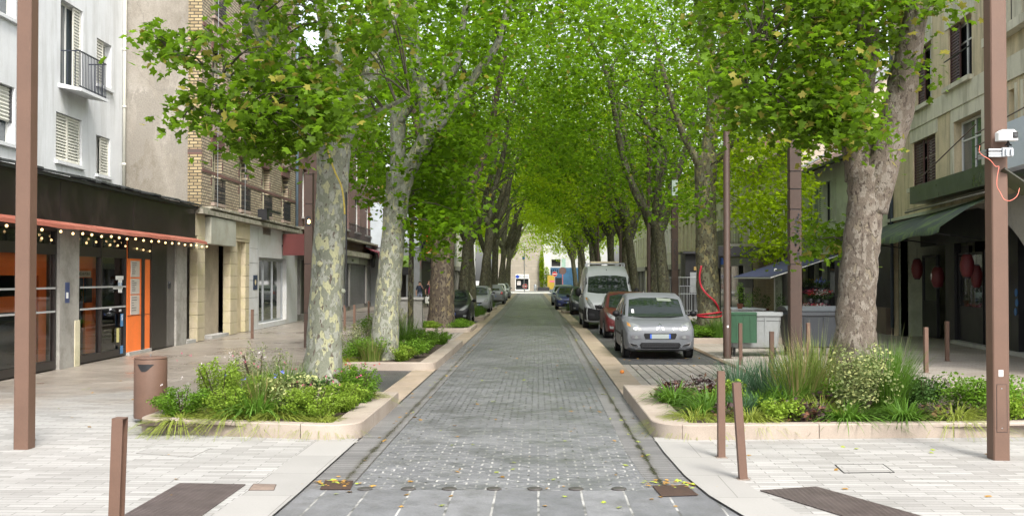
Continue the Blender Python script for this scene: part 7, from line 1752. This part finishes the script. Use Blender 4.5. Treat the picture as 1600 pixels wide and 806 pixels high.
for sx in (-1,1): c.patch('headlight_bulb',[(sx*(.60+.06*math.cos(a)),.775+.055*math.sin(a)) for a in [k*math.pi/5 for k in range(10)]],M['chrome'],off=.012,seg=1); c.patch('indicator',[(sx*.71,.80),(sx*.785,.82),(sx*.78,.90),(sx*.73,.88)],M['amber'] if sx<0 else M['lamp_lens'],off=.011)
c.patch('upper_grille',[(-.36,.50),(.36,.50),(.40,.60),(.385,.64),(-.385,.64),(-.40,.60)],M['plastic'],off=.008)
c.patch('lower_grille',[(-.46,.27),(.46,.27),(.50,.36),(.46,.41),(-.46,.41),(-.50,.36)],M['plastic'],off=.008)
for z in (.30,.335,.37): c.patch('grille_bar',[(-.44,z-.006),(.44,z-.006),(.44,z+.006),(-.44,z+.006)],M['steel_dark'],off=.014)
c.patch('bumper_lip',[(-.62,.235),(.62,.235),(.60,.262),(-.60,.262)],M['chrome'],off=.012)
c.sym('fog_lamp_trim',[(.50,.30),(.72,.34),(.76,.42),(.58,.37)],M['chrome'],off=.01); c.sym('air_intake',[(.52,.315),(.70,.345),(.735,.40),(.58,.365)],M['plastic'],off=.014)
for sx in (-1,1):
    c.patch('fog_recess',[(sx*.48,.50),(sx*.70,.50),(sx*.72,.57),(sx*.66,.60),(sx*.48,.58)],pmat('grey_recess',(.12,.12,.13),.4,.3,var=0,bump=0),off=.008)
    c.patch('fog_lamp',[(sx*(.58+.045*math.cos(a)),.545+.045*math.sin(a)) for a in [k*math.pi/6 for k in range(12)]],M['lamp_lens'],off=.016,seg=1)
c.plate(.565)
for dz in (0,.055):
    for sx in (-1,1): c.patch('badge_chevron',[(0,.755+dz+.05),(sx*.085,.715+dz),(sx*.085,.738+dz),(0,.785+dz+.045)],M['chrome'],off=.012,seg=3)
c.patch('badge_script',[(.30,.745),(.42,.745),(.42,.765),(.30,.765)],M['chrome'],off=.009,seg=3)
c.patch('wiper',[(-.55,1.01),(.05,.985),(.05,1.0),(-.55,1.027)],M['plastic'],off=.02); c.patch('wiper',[(.0,.985),(.55,1.01),(.55,1.027),(.0,1.0)],M['plastic'],off=.02)
c.patch('sun_visor',[(.08,1.40),(.45,1.385),(.43,1.45),(.08,1.475)],pmat('visor',(.13,.15,.12),.6,var=0,bump=0),off=.009); c.patch('tax_disc',[(-.60,1.10),(-.54,1.10),(-.54,1.19),(-.60,1.19)],M['label'],off=.01)
c.sides('side_window',[(1.28,1.06),(2.15,1.06),(2.15,1.47),(1.82,1.46)],M['car_glass']); c.sides('side_window',[(2.22,1.06),(3.05,1.08),(3.0,1.47),(2.22,1.475)],M['car_glass']); c.sides('side_window',[(3.12,1.09),(3.6,1.12),(3.5,1.40),(3.08,1.46)],M['car_glass']); c.sides('quarter_glass',[(1.08,1.055),(1.22,1.055),(1.5,1.34),(1.42,1.30)],M['car_glass'])
for u in (1.22,2.185,3.07): c.sides('door_gap',[(u,.3),(u+.012,.3),(u+.012,1.03),(u,1.03)],M['black'],off=.003)
c.sides('door_handle',[(1.95,.90),(2.12,.90),(2.12,.93),(1.95,.93)],M['plastic'],off=.03); c.sides('side_rubbing_strip',[(1.3,.55),(3.0,.55),(3.0,.60),(1.3,.60)],M['plastic'],off=.012)
c.patch('bonnet_gap',[(-.66,.945),(.66,.945),(.66,.952),(-.66,.952)],M['black'],off=.003)
c.patch('rear_window',[(-.5,1.1),(.5,1.1),(.44,1.42),(-.44,1.42)],M['car_glass'],'r')
c.wheel(.78,.865,.315); c.wheel(3.32,.865,.315); c.mirror(.88,1.3,1.08,M['plastic'],.19,.16)
# ---- hatchbacks
def hatch_keys(L,W,H):
    return [(0.0,.30,.52,.62,W*.70,W*.72,W*.62),(.06,.23,.6,.72,W*.87,W*.89,W*.76),(.25,.19,.69,.84,W*.95,W*.96,W*.81),(.6,.18,.80,.92,W*.985,W*.98,W*.83),(1.1,.18,.90,1.0,W,W,W*.84),(1.5,.18,.93,1.22,W,W,W*.80),(1.95,.18,.94,H-.05,W,W,W*.75),(2.5,.18,.95,H,W,W,W*.73),(3.2,.19,.97,H-.05,W,W*.98,W*.70),(L-.35,.22,.98,H-.2,W*.96,W*.95,W*.6),(L-.1,.28,.94,1.05,W*.92,W*.9,W*.56),(L,.36,.82,.9,W*.84,W*.83,W*.5)]
def hatch(label,loc,rz,L,W,H,pt,style='a',rear=False):
    c=Car('car',label,loc,rz,hatch_keys(L,W,H),pt); k=W/.86
    c.patch('windscreen',[(-.68*k,1.0),(-.3*k,.97),(.3*k,.97),(.68*k,1.0),(.59*k,H-.14),(.3*k,H-.09),(-.3*k,H-.09),(-.59*k,H-.14)],M['car_glass'],off=.007)
    if style=='a': hl=[(.40*k,.60),(.55*k,.60),(.74*k,.70),(.79*k,.84),(.70*k,.83),(.52*k,.71)]
    else: hl=[(.46*k,.64),(.66*k,.60),(.78*k,.68),(.77*k,.80),(.62*k,.80)]
    c.sym('headlight',hl,M['lamp_lens'])
    c.patch('grille',[(-.34*k,.50),(.34*k,.50),(.42*k,.58),(-.42*k,.58)],M['plastic'],off=.008); c.patch('lower_grille',[(-.5*k,.27),(.5*k,.27),(.42*k,.40),(-.42*k,.40)],M['plastic'],off=.008)
    c.sym('fog_lamp',[(.58*k,.32),(.70*k,.33),(.71*k,.41),(.58*k,.40)],M['lamp_lens'],off=.009); c.plate(.45)
    m_=[(.0+.06*math.cos(a),.66+.05*math.sin(a)) for a in [i*math.pi/5 for i in range(10)]]; c.patch('badge',m_,M['chrome'],off=.01,seg=1)
    c.sides('side_window',[(1.4,.99),(2.35,.99),(2.35,H-.12),(2.0,H-.12)],M['car_glass']); c.sides('side_window',[(2.43,1.0),(3.15,1.03),(2.98,H-.16),(2.43,H-.12)],M['car_glass'])
    for u in (1.32,2.39): c.sides('door_gap',[(u,.3),(u+.012,.3),(u+.012,.96),(u,.96)],M['black'],off=.003)
    c.sides('door_handle',[(2.12,.84),(2.3,.84),(2.3,.87),(2.12,.87)],M['chrome'],off=.02)
    c.patch('rear_window',[(-.52*k,1.03),(.52*k,1.03),(.44*k,H-.25),(-.44*k,H-.25)],M['car_glass'],'r')
    c.sym('tail_light',[(.55*k,.78),(.76*k,.78),(.73*k,.98),(.60*k,.97)],M['red_lens'],'r'); c.plate(.62,False)
    c.wheel(.75,W+.0,.30); c.wheel(L-.72,W+.0,.30); c.mirror(W+.0,1.45,1.0,pt if style=='b' else M['plastic'],.19,.15); return c
bl_=hatch('black hatchback facing the viewer, half hidden by the thick dark trunk',(-3.78,46.3,.012),0,3.85,.86,1.46,blackp)
bl_.patch('badge',[(.10*math.cos(i*math.pi/6)+.02,.44+.1*math.sin(i*math.pi/6)) for i in range(12)],M['chrome'],off=.03,seg=1)
hatch('small silver hatchback facing the viewer between tree trunks, left row',(-3.62,62.5,.012),0,3.75,.84,1.52,silver2,'b')
hatch('dark car peeping out behind the small silver hatchback',(-3.9,70,.012),0,3.9,.86,1.48,darkp)
hatch('silver car seen from behind with red tail light, left row',(-3.4,85.0,.012),R(180),3.95,.87,1.47,silver2,'a')
hatch('white hatchback beyond the rear-facing silver car',(-3.55,92,.012),0,3.9,.86,1.5,paint('white_car_paint',(.6,.62,.64),.05,.3),'b')
hatch('last dark grey car of the left row near the cross street',(-3.6,104,.012),0,3.9,.86,1.5,paint('grey_car_paint',(.12,.13,.14),.3,.3),'b')
hatch('red hatchback squeezed between the silver people carrier and the white van',(3.04,35.6,.012),0,3.8,.86,1.52,redp)
hatch('dark car standing behind the white van',(2.6,58.6,.012),0,3.9,.86,1.5,darkp)
hatch('dark blue hatchback facing the viewer behind the grassy bed, right row',(1.98,67.5,.012),0,4.0,.89,1.47,bluep,'b')
hatch('pale blue-grey car behind the dark blue hatchback',(1.85,78,.012),0,3.9,.87,1.48,paleb,'b')
# ---- white van
W=1.0; vk=[(0.0,.34,.72,.86,W*.74,W*.74,W*.62),(.06,.27,.82,1.0,W*.88,W*.88,W*.74),(.25,.24,.95,1.12,W*.95,W*.95,W*.80),(.8,.22,1.2,1.32,W*.99,W*.985,W*.84),(1.05,.22,1.3,1.46,W,W*.99,W*.84),(1.65,.22,1.38,2.12,W,W,W*.84),(1.95,.22,1.4,2.34,W,W,W*.80),(2.4,.22,1.4,2.47,W,W,W*.80),(3.2,.22,1.4,2.5,W,W,W*.82),(5.2,.24,1.4,2.5,W,W,W*.82),(5.42,.3,1.4,2.46,W*.98,W*.98,W*.8),(5.48,.4,1.4,2.3,W*.94,W*.94,W*.74)]
v=Car('van','white high-roofed panel van with black bumper and roof bars',(2.78,42.4,.012),0,vk,whitep)
v.patch('windscreen',[(-.82,1.42),(-.4,1.37),(.4,1.37),(.82,1.42),(.76,2.02),(.4,2.08),(-.4,2.08),(-.76,2.02)],M['car_glass'],off=.008)
v.sym('headlight',[(.58,.80),(.72,.80),(.86,.98),(.92,1.22),(.84,1.24),(.66,.98)],M['lamp_lens']); v.sym('indicator',[(.84,1.12),(.90,1.14),(.915,1.22),(.86,1.22)],M['amber'],off=.01)
v.patch('bumper',[(-.90,.33),(.90,.33),(.93,.62),(.90,.84),(.58,.76),(.46,.68),(-.46,.68),(-.58,.76),(-.90,.84),(-.93,.62)],M['plastic'],off=.012,seg=8)
v.patch('grille',[(-.48,.72),(.48,.72),(.56,.80),(.60,.93),(-.60,.93),(-.56,.80)],M['plastic'],off=.01)
for z in (.765,.815,.865): v.patch('grille_bar',[(-.5,z-.009),(.5,z-.009),(.5,z+.009),(-.5,z+.009)],M['chrome'],off=.018)
v.patch('badge',[(0,.92),(.09,.83),(0,.74),(-.09,.83)],M['chrome'],off=.03,seg=2)
v.sides('bumper',[(.12,.36),(.5,.36),(.52,.70),(.30,.86),(.10,.80)],M['plastic'],off=.012)
v.sym('fog_lamp',[(.58,.50),(.80,.52),(.80,.62),(.60,.60)],M['black'],off=.02); v.plate(.55)
v.patch('wiper',[(-.72,1.45),(.0,1.425),(.0,1.445),(-.72,1.475)],M['plastic'],off=.02); v.patch('wiper',[(.0,1.425),(.7,1.45),(.7,1.47),(.0,1.445)],M['plastic'],off=.02)
v.sides('side_window',[(1.45,1.42),(2.3,1.42),(2.3,2.02),(1.85,2.02)],M['car_glass'])
for u in (1.35,2.4,3.7): v.sides('door_gap',[(u,.35),(u+.015,.35),(u+.015,2.1),(u,2.1)],M['black'],off=.003)
v.sides('door_handle',[(2.15,1.2),(2.33,1.2),(2.33,1.25),(2.15,1.25)],M['plastic'],off=.02); v.sides('side_moulding',[(1.3,.55),(5.2,.55),(5.2,.72),(1.3,.72)],M['plastic'],off=.015)
v.patch('roof_marker',[(-.03,2.28),(.0,2.28),(.0,2.34),(-.03,2.34)],M['plastic'],off=.012)
v.wheel(.95,1.0,.35,.23,M['zinc']); v.wheel(4.3,1.0,.35,.23,M['zinc']); v.mirror(1.04,1.45,1.42,M['plastic'],.24,.36)
for y in (2.7,3.9):
    m=MB(); m.box(-.78,.78,y-.03,y+.03,2.56,2.6); m.box(-.80,-.74,y-.03,y+.03,2.44,2.58); m.box(.74,.80,y-.03,y+.03,2.44,2.58); m.build('roof_bar',M['galv'],v.t)
m=MB(); m.box(-.62,.55,2.62,2.68,2.60,2.66); m.build('wooden_batten',pmat('batten',(.6,.52,.36),.7),v.t)
# ================================================================== people
def person(label,loc,rz,skin,top,legs,hair,pose='stand',scarf=None,robe=None,h=1.7):
    t=thing('person',label,'person',loc,rz)
    k=h/1.7; V=[];E=[];Rd=[]
    def add(p,r,par=None):
        V.append(Vector(p)*k); Rd.append(r*k)
        if par is not None: E.append((par,len(V)-1))
        return len(V)-1
    pel=add((0,0,.95),.15); ch=add((0,-.01,1.2),.145,pel); sh=add((0,0,1.38),.13,ch); nk=add((0,-.01,1.47),.055,sh); hd=add((0,-.03,1.56),.085,nk); add((0,-.025,1.64),.08,hd)
    for s in (-1,1):
        a=add((s*.17,0,1.37),.06,sh)
        if pose=='phone' and s>0: b=add((s*.24,-.08,1.13),.045,a); c=add((s*.12,-.22,1.32),.036,b); add((s*.09,-.2,1.45),.035,c)
        elif pose=='bag' and s<0: b=add((s*.25,-.02,1.12),.045,a); c=add((s*.26,-.1,.9),.036,b); add((s*.26,-.12,.81),.035,c)
        else: b=add((s*.23,.02,1.1),.045,a); c=add((s*.24,-.06,.87),.036,b); add((s*.235,-.09,.77),.035,c)
        a=add((s*.095,0,.88),.095,pel); b=add((s*.10,-.03,.5),.06,a); c=add((s*.105,.02,.09),.042,b); add((s*.12,-.12,.04),.038,c)
    me=bpy.data.meshes.new('body'); me.from_pydata(V,E,[]); o=bpy.data.objects.new('body',me); COL.objects.link(o); o.parent=t; o.modifiers.new('skin','SKIN')
    for i,r in enumerate(Rd): me.skin_vertices[0].data[i].radius=(r,r)
    me.skin_vertices[0].data[0].use_root=True
    sb=o.modifiers.new('sub','SUBSURF'); sb.levels=1; sb.render_levels=1
    dg=bpy.context.evaluated_depsgraph_get(); nm=bpy.data.meshes.new_from_object(o.evaluated_get(dg)); o.modifiers.clear(); o.data=nm
    nm.materials.clear(); [nm.materials.append(x) for x in (skin,top,legs,M['black'])]
    for p in nm.polygons:
        c=p.center/k; p.use_smooth=True
        if c.z>1.43: i=0
        elif c.z<.1: i=3
        elif abs(c.x)>.19 and c.z<1.15 and not robe and c.z>.7: i=0
        elif c.y<-.15 and c.z>1.2: i=0
        elif c.z<.95: i=2
        else: i=1
        p.material_index=i
    m=MB(); m.sphere((0,.0,1.6*k),.105*k,14,9,(.9,1.02,1.1)); hm=m.v; 
    m.v=[v_ if not (v_[1]<-.03*k and v_[2]<1.63*k) else (v_[0]*.8,v_[1]*.25,v_[2]) for v_ in m.v]; m.build('headscarf' if scarf else 'hair',scarf or hair,t,True)
    m=MB(); m.sphere((0,-.118*k,1.565*k),.016*k,6,5)
    for s in (-1,1): m.sphere((s*.082*k,0,1.57*k),.02*k,6,5,(.4,.8,1.4))
    m.build('nose_and_ears',skin,t,True)
    m=MB()
    for s in (-1,1): m.sphere((s*.033*k,-.104*k,1.59*k),.009*k,6,4)
    m.box(-.022*k,.022*k,-.112*k,-.104*k,1.525*k,1.532*k); m.build('eyes_and_mouth',M['black'],t)
    if scarf: m=MB(); m.lathe([(.2*k,1.18*k),(.19*k,1.32*k),(.1*k,1.45*k),(.09*k,1.5*k)],n=16); m.build('scarf_drape',scarf,t,True)
    if robe: m=MB(); m.lathe([(.27*k,.1),(.24*k,.5*k),(.2*k,.95*k),(.185*k,1.25*k),(.15*k,1.38*k)],n=20); m.build('dress',robe,t,True)
    return t
sk=pmat('skin',(.42,.24,.17),.6,var=.08,bump=0); hr=pmat('dark_hair',(.02,.015,.012),.6,bump=0)
cl=lambda n,c: pmat('cloth_'+n,c,.85,var=.12,bump=.1)
person('person in navy top and pale jeans holding a hand to the face',(at(656,440,72.5).x,72.5,.02),R(15),sk,cl('navy',(.02,.03,.055)),cl('jeans',(.22,.25,.34)),hr,'phone',h=1.74)
person('person in a bright pink coat carrying a white bag',(at(672.5,440,72).x,72,.02),R(-70),sk,cl('pink',(.6,.06,.22)),cl('dark',(.03,.03,.035)),pmat('grey_hair',(.35,.33,.32),.7,bump=0),'bag',h=1.62)
person('person in black standing behind the pink coat',(at(670.5,440,74.5).x,74.5,.02),R(20),sk,cl('black',(.015,.015,.018)),cl('black',(.015,.015,.018)),pmat('brown_hair',(.08,.05,.03),.7,bump=0),h=1.82)
t=thing('carrier_bag','white carrier bag held beside the bright pink coat','bag',(at(668.5,440,71.8).x,71.75,.32)); m=MB(); m.bbox(-.17,.17,-.07,.07,0,.42,.03); m.build('bag_body',M['white'],t); m=MB(); m.tube([(-.1,0,.4),(-.05,0,.55),(.05,0,.55),(.1,0,.4)],.01,5); m.build('handle',M['white'],t)
u=UL(181); p=FL.o+FL.d*u+FL.n*.75
person('person in a beige headscarf and dark red dress behind the restaurant glass door',(p.x,p.y,.04),R(80),sk,cl('grey',(.2,.22,.27)),cl('dark',(.03,.03,.035)),hr,scarf=cl('beige',(.48,.33,.27)),robe=cl('burgundy',(.16,.035,.035)),h=1.66)
